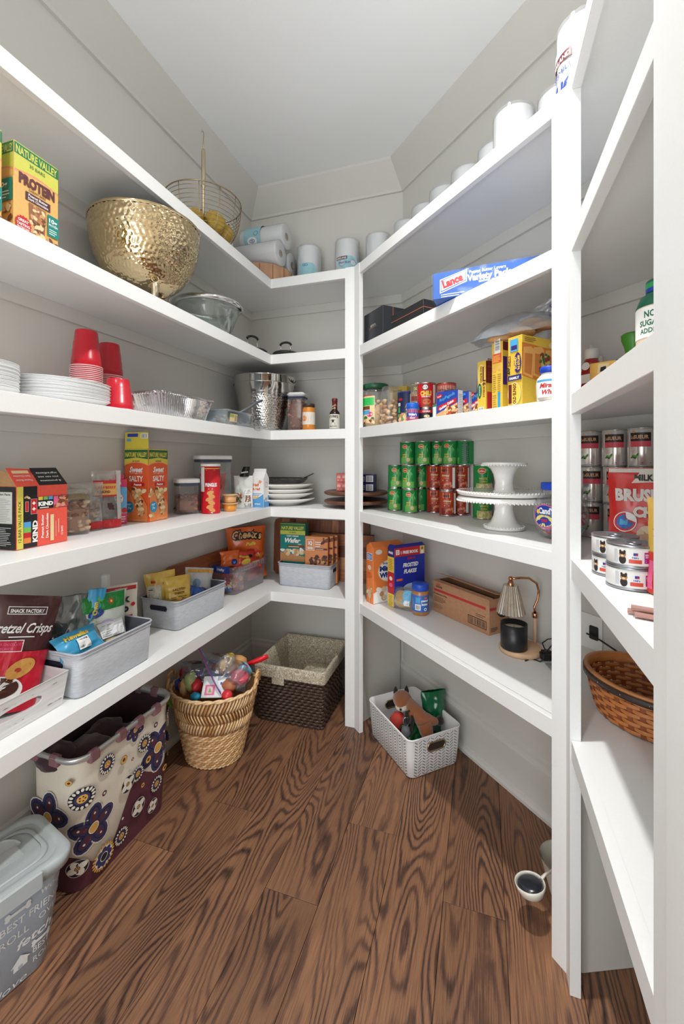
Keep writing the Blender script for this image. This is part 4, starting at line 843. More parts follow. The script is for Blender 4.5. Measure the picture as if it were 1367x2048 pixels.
for (x, y, sc, lb) in ((.325, 0.972, 1.0, 'white tub with green cap reading NO SUGAR ADDED beside the rightmost post'), (.398, 1.075, .78, 'green-capped tub half hidden behind the no sugar added tub')):
    t = thing('drink_tub', lb, 'tub', (x, y, Z3 + .001), -0.72)
    b = MB(); b.lathe([(0, 0), (.036*sc, 0), (.038*sc, .004), (.038*sc, .13*sc), (.030*sc, .150*sc), (.022*sc, .156*sc)], mat((222, 196, 172), .45), 32); b.build('tub_body', t)
    b = MB(); b.lathe([(.038*sc, .13*sc), (.039*sc, .131*sc), (.031*sc, .1515*sc), (.022*sc, .158*sc), (.022*sc, .182*sc), (.019*sc, .185*sc), (0, .185*sc)], mat((10, 96, 70), .4), 28); b.build('cap', t)
    b = MB(); b.on(fC(.0383*sc), .0003).rect(-.06*sc, .07*sc, .06*sc, .128*sc, pW, 16).text('NO', 0, .108*sc, .017*sc, pGrn, w=.020*sc, bold=.03).text('SUGAR', 0, .092*sc, .015*sc, pGrn, w=.038*sc, bold=.03).text('ADDED', 0, .078*sc, .013*sc, pGrn, w=.036*sc, bold=.02); b.on(fC(.0223*sc), .0003).rect(-.02*sc, .160*sc, .02*sc, .168*sc, pBlue, 6).rect(-.02*sc, .168*sc, .02*sc, .178*sc, mat((40, 150, 90), .4), 6); b.build('printed_label', t)
# ---------------------------------------------------------------- fourth shelf, left run
t = thing('snack_box', 'red and black snack bar box with torn open top at the left edge', 'box', (-1.238, 0.888, Z4 + .001), RL + .02)
w, d, h = .150, .115, .170; red_ = mat((232, 88, 70), .45); b = MB()
for S, ww in ((fF(d), w), (fR(w), d), (fL(w), d), (fB(d), w)): pass
b.loft([[(x, y, z) for x, y in rrect(w, d, .001, 1)] for z in (0, h)], red_, True, False, smooth=False)
b.loft([[(x, y, z) for x, y in reversed(rrect(w - .002, d - .002, .001, 1))] for z in (.002, h)], cardm, True, False, smooth=False)
b.on(fF(d)).rect(-w/2 + .018, .001, -.018, h - .001, pK).rect(-w/2 + .001, .001, -w/2 + .018, h - .001, mat((218, 206, 90), .45))
b.text('12 BAR VALUE PACK', -w/2 + .0125, .075, .012, pK, w=.112, rot=PI/2, bold=.01)
for i, c in enumerate((mat((84, 160, 220), .4), mat((120, 186, 90), .4), pRed, mat((226, 130, 56), .4))): b.rect(-.056, .072 - .0145*(i + 1), -.036, .072 - .0145*i, c)
b.text('KIND', -.018, .044, .019, pW, w=.060, rot=PI/2, bold=.05)
b.rect(-.0365, .092, -.019, .134, pW).rect(-.036, .0925, -.0195, .1335, pRed).star(-.028, .122, .006, .003, 4, pW).star(-.028, .106, .006, .003, 4, pW).ell(-.050, .140, .006, .003, pTan, 10, .5).ell(-.043, .138, .006, .003, pCr, 10, -.5).rect(-.052, .100, -.043, .128, pW).rect(-.0515, .1005, -.0435, .1275, pRed)
b.rect(-.018, .104, .074, .138, pK).rect(.030, .105, .074, .137, pPk).bits(.032, .107, .073, .135, 20, .004, [pBr, pTan, mat((150, 70, 60), .5)], 2)
for i, c in enumerate((pYel, mat((120, 186, 90), .4), mat((84, 160, 220), .4))): b.rect(-.016 + i*.015, .129, -.003 + i*.015, .138, c)
b.text('KIND', .006, .113, .015, pW, w=.044, bold=.06).lines(-.012, .106, .024, .111, 1, pW, .5)
b.text('Peanut Butter', -.001, .055, .010, pW, w=.066, rot=PI/2, bold=.03).text('Dark Chocolate', .013, .055, .010, pW, w=.070, rot=PI/2, bold=.03).rect(.019, .010, .030, .085, pCr).lines(.036, .02, .037, .07, 1, pW, .9).text('12 BARS', .058, .035, .008, pW, w=.026, rot=PI/2, bold=.02).lines(.044, .03, .046, .075, 1, pW, .9)
b.on(fL(w)).rect(-d/2 + .001, .001, d/2 - .001, h - .001, pK).rect(-.03, .07, .045, .155, mat((208, 206, 200), .5)).lines(-.027, .075, .042, .14, 14, pGy, .3).text('Nutrition Facts', .006, .146, .008, pK, w=.066, bold=.03).lines(-.04, .01, .045, .062, 11, mat((190, 190, 190), .5), .35)
b.build('carton', t)
def flap(pts, m, th=.0012, prints=None, parent=None):
    b = MB(); P = [Vector(p) for p in pts]; n = (P[1] - P[0]).cross(P[2] - P[0]).normalized() * th
    b.loft([[tuple(p) for p in P], [tuple(p - n) for p in P]], m, smooth=False)
    if prints: prints(b, P, n)
    return b.build('flap', parent)
def fpr(b, P, n):
    o, ux, vx = P[0], (P[1] - P[0]), (P[3] - P[0]); nn = n.normalized()
    b.on(lambda u, v, hh: tuple(o + ux*u + vx*v + nn*hh), .0004)
    b.poly([(.42, .0), (1, .0), (.96, .98), (.42, .98)], pK).text('ingredients', .70, .72, .13, pW, w=.42, rot=PI, bold=.01).text('you can see', .70, .50, .13, pW, w=.42, rot=PI, bold=.01).text('& pronounce', .70, .28, .13, pW, w=.42, rot=PI, bold=.01)
    b.text('Peanut Butter', .20, .36, .13, pW, w=.30, rot=PI, bold=.01).text('Dark Chocolate', .20, .58, .13, pW, w=.30, rot=PI, bold=.01).rect(.06, .68, .36, .84, pCr)
flap([(-w/2, -d/2, h), (w/2, -d/2, h), (w/2 - .012, -d/2 + .035, h + .042), (-w/2 - .008, -d/2 + .030, h + .050)], red_, prints=lambda b, P, n: (fpr(b, P, -n) if n.y > 0 else fpr(b, P, n)), parent=t)
flap([(-w/2, -d/2, h), (-w/2, d/2, h), (-w/2 + .01, d/2, h + .055), (-w/2 + .002, -d/2 + .03, h + .035)], cardm, parent=t)
t = thing('snack_box', 'green box corner peeking out behind the red snack bar box', 'box', (-1.325, .800, Z4 + .001), RL)
b = carton(.06, .06, .195, mat((30, 130, 60), .45)); b.on(fF(.06)).rect(-.02, .1, .02, .17, pW); b.build('carton', t)
# clear bags: outline sheets with a filled belly
def pouch(t, w, h, th, m, name='bag_body', top=.6, seed=1, crumple=.004, lean=0.0, nu=18, nv=22, gusset=True):
    """stand-up pouch: flat at the top seam, open belly at the foot; returns builder and front surface"""
    def T(u, v):   # half thickness
        q = (1 - abs(2*u - 1)**2.6); g = (1 - v)**top if gusset else math.sin(PI*min(.98, .04 + v*.92))**.6
        return th/2*max(q, 0)**.55*g
    def P(u, v, s):
        n_ = noise.noise(Vector((u*4 + seed*7, v*5, s*3))) + .5*noise.noise(Vector((u*11 + seed*3, v*12, s*5)))
        ww = w*(1 - .10*math.sin(PI*v)*(1 if not gusset else .4)); k = T(u, v)
        return ((u - .5)*ww + .4*crumple*n_, s*(k + .0006) + crumple*n_*(.3 + .7*min(1, k/(th/2 + 1e-6)*2)) + lean*v*v, v*h)
    b = MB(); b.grid(lambda u, v: P(u, v, -1), nu, nv, m); b.grid(lambda u, v: P(1 - u, v, 1), nu, nv, m)
    b.grid(lambda u, v: (P(u, 0, -1)[0], P(u, 0, -1)[1]*(1 - v) + P(u, 0, 1)[1]*v, .0005), nu, 2, m)
    S = lambda x, z, hh: (lambda p: (p[0], p[1] - hh - .0026, p[2]))(P(min(1, max(0, x/w + .5)), min(1, max(0, z/h)), -1))
    b.fine = True
    return b, S
nutm = [mat((196, 158, 112), .5), mat((160, 112, 72), .5), mat((214, 186, 146), .5), mat((140, 84, 56), .5)]
t = thing('nut_jar', 'square clear jar of mixed nuts with an olive band, right of the red box', 'jar', (-1.272, 1.062, Z4 + .001), RL - .5)
b = MB(); b.loft([[(x, y, z) for x, y in rrect(ww, ww*.8, .018, 4)] for z, ww in ((0, .074), (.004, .082), (.118, .082), (.130, .070), (.134, .070))], plast, True, False); b.build('jar_body', t)
b = MB(); b.box((0, 0, .05), (.064, .050, .096), nutm[1], r=.016); b.build('fill', t)
nuts(t, 'nut_pile', 120, 0, .008, .106, nutm, .010, 11, (.034, .026))
b = MB(); b.box((0, 0, .122), (.076, .062, .016), mat((150, 130, 76), .5), r=.016, n=4); b.box((0, 0, .139), (.080, .066, .016), clear((236, 236, 228), .3, .1), r=.016, n=4); b.build('lid', t)
t = thing('nut_bag', 'half empty clear nut bag with a printed oval between jar and cranberry bag', 'bag', (-1.302, 1.135, Z4 + .001), RL - .55)
zc = clear((244, 243, 240), .12, .08, gloss=.2)
b, S = pouch(t, .10, .165, .045, zc, seed=3, crumple=.007); b.on(S, .0006).rect(-.045, .004, .045, .028, pRed, 8).ell(-.02, .13, .018, .014, pCr, 16).ell(-.02, .13, .012, .009, mat((120, 60, 80), .5), 12); b.build('bag_body', t)
nuts(t, 'nut_pile', 50, 0, .03, .09, nutm, .008, 12, (.032, .012))
t = thing('cranberry_bag', 'clear pouch of dried cranberries with an orange header and red foot', 'bag', (-1.288, 1.205, Z4 + .001), RL - .50)
b, S = pouch(t, .098, .205, .050, zc, seed=5, crumple=.006, lean=.01); b.on(S, .0008)
b.rect(-.046, .002, .046, .030, pRed, 8).rect(-.046, .118, .034, .165, mat((226, 170, 90), .5), 8).rect(-.046, .158, .034, .170, pRed, 8).text('CRANBERRY', -.006, .140, .013, pRed, w=.068, bold=.03).text('ALMOND', -.014, .125, .012, pK, w=.044, bold=.03).rect(-.046, .112, .034, .117, pRed, 8).rect(.030, .03, .046, .205, clear((235, 235, 232), .5, .2), 2)
b.build('bag_body', t); b = MB(); b.blob((0, 0, .065), (.040, .019, .046), mat((70, 34, 38), .45, bump=.8, bscale=90, var=.3), 12, 4, .15); b.build('fill', t)
for i in range(2):
    pass
t = thing('drink_pouch_box', 'narrow pink and sky blue packet between the cranberry bag and the orange box', 'packet', (-1.318, 1.285, Z4 + .001), RL - .62)
b = carton(.058, .022, .170, mat((226, 52, 104), .35)); b.on(fF(.022)).rect(-.028, .040, .028, .140, mat((96, 178, 226), .35)).ell(0, .155, .009, .009, pW, 16).ell(0, .096, .017, .021, pPk, 20).ell(0, .096, .015, .019, pW, 20).text('Crystal', 0, .097, .010, pK, w=.024, shear=.3).text('Light', 0, .086, .010, pK, w=.017, shear=.3).ell(-.012, .050, .010, .009, mat((240, 160, 70), .4), 14).ell(.006, .048, .010, .009, mat((236, 150, 60), .4), 14).ell(.020, .052, .010, .010, pRed, 12).lines(-.02, .018, 0, .030, 2, pW, .4).lines(.008, .008, .024, .034, 3, pW, .4); b.build('carton', t)
b = MB(); b.box((0, 0, .178), (.040, .004, .018), mat((226, 52, 104), .35)); b.build('hang_tab', t)
# tall orange snack bar box, open
t = thing('snack_box', 'tall orange sweet and salty bar box with its yellow top flap standing open', 'box', (-1.300, 1.412, Z4 + .001), RL + .04)
w, d, h = .113, .113, .288; og = mat((222, 92, 46), .42); yl = mat((214, 196, 70), .42); gn = mat((18, 100, 58), .42); b = MB()
b.loft([[(x, y, z) for x, y in rrect(w, d, .001, 1)] for z in (0, h)], og, True, False, smooth=False)
b.loft([[(x, y, z) for x, y in reversed(rrect(w - .002, d - .002, .001, 1))] for z in (.002, h)], cardm, True, False, smooth=False)
for S in (fF(d), fL(w)):
    b.on(S); A = [(-.056 + .112*i/10, .222 + .012*(1 - (i/5 - 1)**2)) for i in range(11)]
    b.poly([(.056, .287), (-.056, .287)] + A, yl).poly([(u, v + .003) for u, v in A] + [(u, v - .0005) for u, v in reversed(A)], mat((236, 150, 110), .4)).rect(-.055, .247, .055, .284, gn).poly([(-.055, .247), (.055, .247), (0, .254)], yl).text('NATURE VALLEY', 0, .257, .024, yl, w=.102, bold=.04).text('60 BARS', 0, .237, .008, gn, w=.034)
    b.text('Sweet', 0, .196, .030, pW, w=.064, bold=.03, shear=.35).text('and', 0, .189, .007, pW, w=.012).rect(-.03, .191, -.01, .192, pW).rect(.01, .191, .03, .192, pW).text('SALTY', 0, .160, .029, pW, w=.066, bold=.03).rect(-.022, .140, .038, .154, pRed).text('Peanut', .008, .143, .011, pW, w=.036, bold=.04)
    b.poly([(-.052, .001), (.055, .001), (.055, .060), (.03, .10), (-.052, .12)], mat((228, 132, 70), .5))
    b.poly([(-.028, .128), (-.004, .140), (.042, .034), (.016, .018)], mat((176, 104, 60), .5)).bits(-.020, .118, .0, .132, 10, .006, [pTan, pCr, pBr], 3).bits(-.008, .09, .014, .118, 14, .006, [pTan, pCr, mat((206, 150, 96), .5)], 4).bits(.004, .06, .026, .09, 14, .006, [pTan, pCr, pBr], 5).bits(.014, .03, .036, .06, 14, .006, [pTan, pCr, mat((206, 150, 96), .5)], 6)
    b.bits(.012, .11, .05, .135, 5, .007, [pTan, pCr], 9).bits(-.05, .10, -.03, .13, 5, .007, [pTan, pCr], 8).ell(-.030, .058, .020, .022, mat((24, 150, 200), .4), 20).text('7g', -.030, .048, .014, pW, w=.016, bold=.03).lines(-.042, .064, -.020, .072, 2, pW, .5).lines(-.012, .005, .05, .012, 2, pCr, .3).bits(-.05, .02, -.03, .03, 4, .007, [pTan, pCr], 12)
b.build('carton', t)
def yfl(b, P, n):
    o, ux, vx = P[0], (P[1] - P[0]), (P[3] - P[0]); nn = n.normalized()
    b.on(lambda u, v, hh: tuple(o + ux*u + vx*v + nn*hh), .0004).rect(.1, .72, .55, .92, pBlue).rect(.66, .62, .96, .92, pW).bars(.69, .65, .93, .89, pK, 9).rect(.08, .45, .26, .62, pSky)
flap([(-w/2, d/2, h), (-w/2, -d/2, h), (-w/2, -d/2 + .002, h + .066), (-w/2, d/2 - .002, h + .066)], yl, prints=lambda b, P, n: yfl(b, P, n if n.x < 0 else -n), parent=t)
flap([(-w/2 + .001, d/2 - .001, h), (w/2, d/2 - .001, h), (w/2 - .004, d/2 - .004, h + .064), (-w/2 + .001, d/2 - .004, h + .064)], cardm, parent=t)
# clear lidded canisters
def pop_can(label, x, y, rz, w, d, h):
    t = thing('storage_canister', label, 'canister', (x, y, Z4 + .001), rz)
    b = MB(); b.loft([[(a, c, z) for a, c in rrect(w - 2*k, d - 2*k, .014, 4)] for z, k in ((0, .003), (.003, 0), (h - .026, 0))], plast, True, False); b.build('canister_body', t)
    b = MB(); b.loft([[(a, c, z) for a, c in rrect(w + 2*k, d + 2*k, .016, 5)] for z, k in ((h - .034, -.002), (h - .030, .001), (h - .020, .001), (h - .018, 0))], mat((66, 74, 92), .5), True, True); b.build('gasket', t)
    b = MB(); b.loft([[(a, c, z) for a, c in rrect(w + 2*k, d + 2*k, .018, 5)] for z, k in ((h - .019, .003), (h - .016, .005), (h - .002, .004), (h, .001))], pW, True, True); b.build('lid', t)
    return t
t = pop_can('small square clear canister of pretzel sticks and pecans with a white lid', -1.296, 1.655, RL - .72, .096, .096, .160)
b = MB(); b.box((0, 0, .038), (.082, .082, .066), nutm[3], r=.014); b.build('fill', t)
nuts(t, 'pecan_pile', 110, 0, .012, .086, [mat((150, 78, 44), .4), mat((190, 110, 60), .4), mat((110, 56, 36), .4)], .009, 15, (.042, .042))
t = pop_can('tall wide clear canister with a white lid holding a red snack bag', -1.284, 1.842, RL - .50, .168, .086, .268)
b, S = pouch(t, .140, .178, .052, mat((206, 50, 40), .3, bump=.5, bscale=35, coat=.4), seed=9, crumple=.012, gusset=False); b.on(S, .001).rect(-.06, .03, .06, .06, pMar, 8).ell(0, .11, .04, .02, pMar, 14).rect(-.07, .15, -.05, .165, pCr, 2)
b.build('snack_bag', t)
# chip tube
t = thing('chip_tube', 'tall red cardboard chip tube standing before the wide clear canister', 'tube', (-1.198, 1.700, Z4 + .001), .62)
b = MB(); R = .0435; b.lathe([(0, 0), (R - .002, 0), (R, .001), (R, .003), (R - .001, .0035), (R - .001, .218), (0, .218)], mat((206, 24, 38), .3, coat=.3), 40)
b.on(fC(R - .001)).rect(-.062, .10, -.030, .212, pW, 8).lines(-.058, .105, -.034, .205, 12, mat((70, 90, 60), .5), .35).rect(-.030, .204, .05, .207, pYel, 10).lines(-.02, .198, .03, .201, 1, pW, .8)
b.text('PRINGLES', .002, .124, .022, pW, w=.054, bold=.05).lines(-.01, .112, .015, .116, 1, pW, .7)
for i, (u, v, q) in enumerate(((-.002, .096, .3), (.004, .080, -.4), (-.008, .066, .4), (.004, .050, -.3), (-.004, .032, .3), (.006, .018, -.5))): b.ell(u, v, .016, .009, mat((222, 160, 90), .5), 14, q)
b.build('tube_body', t)
b = MB(); b.lathe([(R - .001, .216), (R + .001, .216), (R + .001, .226), (R - .002, .228), (0, .226)], pW, 36); b.build('lid', t)
# fruit cups
orf = mat((232, 164, 84), .4, coat=.3)
for i, (m, lb) in enumerate(((mat((236, 158, 60), .35, coat=.4), 'lower orange fruit cup of the two stacked before the granola bag'), (mat((226, 176, 116), .4, coat=.4), 'upper pale orange fruit cup of the two stacked before the granola bag'))):
    t = thing('fruit_cup', lb, 'cup', (-1.155, 1.795, Z4 + .001 + .0415*i), 0)
    b = MB(); b.lathe([(0, 0), (.024, 0), (.027, .003), (.032, .034), (0, .035)], m, 28); b.build('cup_body', t)
    b = MB(); b.lathe([(.0325, .034), (.037, .035), (.038, .037), (.037, .0385), (0, .0385)], mat((228, 196, 150), .3), 28); b.build('foil_lid', t)
# granola bag
t = thing('granola_bag', 'white granola bag with a folded black top and a clear window', 'bag', (-1.172, 1.945, Z4 + .001), .45, rx=0)
b, S = pouch(t, .098, .165, .050, mat((222, 224, 220), .4, bump=.2, bscale=20), seed=12, crumple=.006, top=.5, lean=.0)
b.on(S, .001).rect(.005, .005, .046, .100, pW, 6).rect(.010, .030, .040, .065, mat((150, 110, 90), .6), 5).bars(.008, .006, .042, .024, pK, 12).lines(.008, .074, .042, .096, 5, pGrn, .3).ell(-.022, .085, .018, .016, mat((206, 220, 206), .5), 16).bits(-.04, .03, -.008, .075, 22, .004, [pRed, pBr, pGrn, pTan], 4); b.build('bag_body', t)
b = MB(); b.grid(lambda u, v: ((u - .5)*.05*(1 - .35*v) + .004 + .012*v, -.002 - .022*math.sin(PI*u)*(1 - v*.6), .160 + .052*v), 10, 8, mat((24, 24, 24), .35)); b.grid(lambda u, v: ((.5 - u)*.05*(1 - .35*v) + .004 + .012*v, .004, .160 + .052*v), 6, 4, mat((24, 24, 24), .35)); b.on(lambda u, v, hh: (u + .008, -.022 - hh, v)).text('GRANOLA', 0, .180, .010, pW, w=.036, rot=.15, bold=.03); b.build('folded_top', t)
# milk carton
t = thing('milk_carton', 'small white and blue gable-top drink carton at the shelf corner', 'carton', (-1.108, 2.005, Z4 + .001), -.02)
w, d = .072, .056; b = MB(); wm = mat((238, 238, 238), .35)
b.loft([[(-w/2, -d/2, z), (w/2, -d/2, z), (w/2, d/2, z), (-w/2, d/2, z)] for z in (0, .150)], wm, True, False, smooth=False)
for s in (-1, 1): b.poly3([(s*w/2, -s*d/2, .150), (s*w/2, s*d/2, .150), (s*w/2*.9, 0, .186)] if s > 0 else [(s*w/2, -s*d/2, .150), (s*w/2, s*d/2, .150), (s*w/2*.9, 0, .186)], wm)
b.poly3([(-w/2, -d/2, .150), (w/2, -d/2, .150), (w/2, -.001, .186), (-w/2, -.001, .186)], wm); b.poly3([(w/2, d/2, .150), (-w/2, d/2, .150), (-w/2, .001, .186), (w/2, .001, .186)], wm)
b.box((0, 0, .193), (w, .0035, .015), wm)
skb = mat((92, 164, 222), .35)
for S, ww in ((fF(d), w), (fR(w), d)): b.on(S).poly([(-ww/2 + .001, .001), (ww/2 - .001, .001), (ww/2 - .001, .070), (0, .048), (-ww/2 + .001, .040)], skb)
b.on(fF(d)).text('Half', -.008, .110, .020, mat((226, 120, 70), .4), w=.034, bold=.05).text('& Half', -.006, .090, .016, mat((226, 120, 70), .4), w=.044, bold=.05).poly([(.004, .128), (.018, .124), (.028, .136), (.012, .142)], mat((236, 160, 110), .4)).lines(-.028, .062, .026, .078, 2, skb, .4).bits(-.02, .05, .005, .058, 4, .005, [mat((236, 190, 110), .4)], 3).text('cream', 0, .014, .014, pW, w=.034, bold=.03)
b.on(fR(w)).ell(0, .118, .014, .014, mat((226, 120, 70), .4), 18, r0=.85).rect(-.018, .03, .014, .065, pW).bars(-.014, .034, .010, .05, pK, 8)
b.build('carton_body', t)
# stack of platters and the dark tray on top
por = mat((240, 239, 235), .16, coat=.5, var=.01)
PG = 'white platters stacked in the shelf corner'
for i, (zz, R, lb) in enumerate(((0, .172, 'white serving platter at the bottom of the corner stack'), (.030, .165, 'second white serving platter of the corner stack'), (.052, .165, 'third white serving platter of the corner stack'), (.080, .168, 'white serving platter on top of the corner stack under the dark tray'))):
    b = MB(); b.lathe([(.001, .004), (.088, .004), (.090, 0), (.096, 0), (.098, .005), (.125, .012), (R, .030), (R + .003, .034), (R, .037), (.125, .020), (.09, .010), (.001, .010)], por, 56, sx=1.0, sy=.98)
    o = b.build('platter'); at(o, (-1.060, 2.188, Z4 + .001 + zz)); tag(o, lb, 'plate', PG)
t = thing('metal_tray', 'dark patterned metal tray with upturned end lying on the white platters', 'tray', (-1.055, 2.175, Z4 + .119), .12)
tm = mat((92, 90, 86), .3, .8, bump=.6, bscale=70, var=.35)
b = MB(); b.loft([[(x, y, z) for x, y in rrect(ww, dd, .03, 4)] for z, ww, dd in ((0, .20, .11), (.004, .215, .125), (.026, .255, .150), (.028, .262, .156), (.030, .255, .150), (.006, .21, .12))], tm, True, True); b.build('tray_body', t)
b = MB(); b.grid(lambda u, v: (.105 + .065*u, (v - .5)*.07*(1 - .5*u), .022 + .030*u + .006*math.sin(PI*v)), 6, 4, tm); b.build('handle', t)
# two wooden turntables with candy boxes
wd = mat((112, 74, 56), .4, bump=.08, bscale=24, var=.22, stretch=(.3, 3, 1))
for i, (z, lb) in enumerate(((0, 'dark wooden turntable, lower of two behind the post'), (.046, 'dark wooden turntable, upper of two, carrying small boxes'))):
    t = thing('turntable', lb, 'turntable', (-.638, 2.190, Z4 + .001 + z), 0, 'wooden turntables behind the post')
    b = MB(); b.lathe([(0, .0), (.052, .0), (.052, .018), (0, .018)], mat((60, 42, 34), .5), 32); b.build('foot', t)
    b = MB(); b.lathe([(0, .019), (.160, .019), (.168, .024), (.170, .030), (.166, .036), (.160, .038), (.155, .036), (0, .036)], wd, 56); b.build('disc', t)
pkm = mat((206, 110, 100), .5)
for i in range(2):
    t = thing('pink_box', ('lower' if i == 0 else 'upper') + ' small pink patterned box left of the post on the turntable', 'box', (-.690, 2.172, Z4 + .0845 + .0475*i), .0)
    b = carton(.085, .060, .046, pkm); b.on(fF(.06))
    for k in range(3): b.text('88', -.028 + .028*k, .020, .020, mat((236, 190, 180), .5), w=.018, bold=.03)
    for k in range(4): b.star(-.032 + .02*k, .009, .005, .002, 4, mat((236, 190, 180), .5))
    b.build('carton', t)
for i in range(2):
    t = thing('blue_box', ('lower' if i == 0 else 'upper') + ' small navy box with a barcode right of the post on the turntable', 'box', (-.580, 2.172, Z4 + .0845 + .0455*i), .0)
    b = carton(.105, .06, .043, mat((38, 36, 110), .45), mtop=mat((190, 150, 190), .5)); b.on(fF(.06)).rect(.010, .004, .048, .037, pW).bars(.014, .007, .044, .034, mat((90, 90, 110), .5), 12).lines(-.01, .008, .006, .036, 3, pW, .3); b.build('carton', t)
t = thing('round_lid_box', 'small white knob-topped dish behind the pink boxes', 'dish', (-.672, 2.265, Z4 + .0845), 0)
b = MB(); b.lathe([(0, 0), (.04, 0), (.045, .06), (.05, .09), (.02, .115), (.008, .118), (.008, .13), (0, .132)], mat((196, 194, 186), .4), 28); b.build('dish_body', t)
# ---------------------------------------------------------------- fourth shelf: cans, cake stands, candy jar
R_, H_ = .0363, .1105; gnc = mat((22, 132, 64), .32); 
def bean(kind):
    if kind == 'bean':
        t, b = can('vegetable_can', R_, H_, gnc); lg = mat((120, 196, 120), .4)
        b.rect(-.03, .006, .03, .034, mat((108, 178, 84), .4), 10).poly([(.0, .02), (.006, .02), (.010, .085), (.004, .09)], lg).poly([(.008, .02), (.012, .02), (.022, .07), (.013, .082)], lg).poly([(-.002, .06), (-.006, .09), (.004, .075)], lg).poly([(.006, .085), (.018, .098), (.010, .08)], lg).poly([(-.010, .03), (-.004, .03), (-.002, .07), (-.008, .06)], lg)
        b.ell(-.012, .086, .0135, .010, pYel, 16).ell(-.012, .086, .0115, .008, pRed, 16).text('Del Monte', -.012, .0835, .006, pW, w=.018, bold=.03).ell(.004, .024, .009, .009, pCr, 14).lines(-.001, .020, .009, .028, 2, pRed, .3).text('GREEN', -.012, .045, .009, pYel, w=.022, bold=.03).text('BEANS', -.012, .035, .009, pYel, w=.022, bold=.03)
        b.rect(.045, .008, .075, .10, mat((30, 90, 50), .4), 5).lines(.048, .012, .072, .096, 9, pW, .4)
    elif kind == 'red':
        t, b = can('baked_bean_can', R_, H_, mat((166, 52, 34), .35), ring=True)
        b.rect(-.03, .006, .045, .035, mat((120, 30, 24), .4), 10).ell(.002, .022, .026, .015, mat((190, 82, 60), .5), 18).bits(-.018, .012, .022, .032, 22, .004, [mat((214, 130, 96), .5), mat((150, 50, 36), .5)], 3).poly([(-.024, .078), (.006, .080), (.006, .100), (-.024, .102)], pYel).text("BUSH'S", -.009, .084, .012, pK, w=.027, bold=.05).text('Original', -.004, .062, .012, pCr, w=.034, shear=.3, bold=.03).rect(-.02, .054, .012, .056, mat((214, 150, 60), .4), 5).lines(-.018, .044, .012, .05, 1, pCr, .5)
        b.rect(.026, .012, .040, .10, pW, 3).lines(.028, .016, .038, .096, 11, pGy, .4)
    else:
        t, b = can('corn_can', .0385, .1125, gnc)
        b.rect(-.035, .004, .045, .034, mat((206, 190, 120), .5), 12).bits(-.033, .006, .042, .032, 40, .004, [pCr, mat((230, 214, 150), .5), mat((170, 190, 110), .5)], 3).poly([(-.01, .034), (.012, .034), (.016, .09), (.004, .10)], mat((70, 170, 100), .4)).ell(-.010, .086, .017, .012, pYel, 18).ell(-.010, .086, .0145, .010, pRed, 18).text('Del Monte', -.010, .083, .007, pW, w=.024, bold=.03).text('WHITE', -.006, .050, .012, pYel, w=.032, bold=.02).text('CORN', -.006, .038, .012, pYel, w=.026, bold=.02).ell(.030, .026, .010, .009, mat((226, 190, 160), .5), 14)
    b.build('paper_label', t); return t
protos = {k: bean(k) for k in ('bean', 'red', 'corn')}; kms = {k: kidmap(v) for k, v in protos.items()}; used = set()
def cansat(kind, x, y, z, rz, lb, grp):
    if kind not in used: used.add(kind); t = protos[kind]; at(t, (x, y, z), rz); t['label'] = lb; t['group'] = grp; return t
    return dup(protos[kind], kms[kind], (x, y, z), rz, lb, grp)
GG, GR, GC = 'green bean cans left of the cake stands', 'baked bean cans left of the cake stands', 'white corn cans behind the cake stands'
zb_ = Z4 + .0012
BASE = [('bean', -.405, 2.075, 'leftmost column'), ('bean', -.319, 2.002, 'foremost green column'), ('bean', -.285, 2.093, 'column behind the foremost green one'), ('red', -.213, 2.048, 'leftmost red column'), ('red', -.142, 1.940, 'foremost red column'), ('red', -.089, 1.992, 'red column beside the corn cans'), ('corn', .004, 1.884, 'column of corn cans')]
hh = {'bean': H_, 'red': H_, 'corn': .1125}; GRP = {'bean': GG, 'red': GR, 'corn': GC}; NM = {'bean': 'green bean can', 'red': 'red baked bean can', 'corn': 'pale corn can'}
for i, (k, x, y, lb) in enumerate(BASE):
    for lv in range(2):
        cansat(k, x + .003*math.sin(i*3 + lv), y + .003*math.cos(i*2 + lv), zb_ + lv*(hh[k] + .0006), .10 + .25*math.sin(i*2.3 + lv*1.7), '%s, %s in the %s' % (NM[k], ('bottom one' if lv == 0 else 'second one up'), lb), GRP[k])
for i, (x, y, lb) in enumerate(((-.340, 2.052, 'leftmost'), (-.263, 2.022, 'second'), (-.202, 2.070, 'third'), (-.137, 2.006, 'fourth'))):
    cansat('bean', x, y, zb_ + 2*(H_ + .0006), .15 - .5*(i == 3) + .1*i, 'green bean can, %s of the four in the top row' % lb, GG)
cansat('bean', -.092, 1.988 + .008, zb_ + 2*(H_ + .0006), -1.6, 'green bean can turned to its white panel, right end of the top row', GG).location.x = -.070
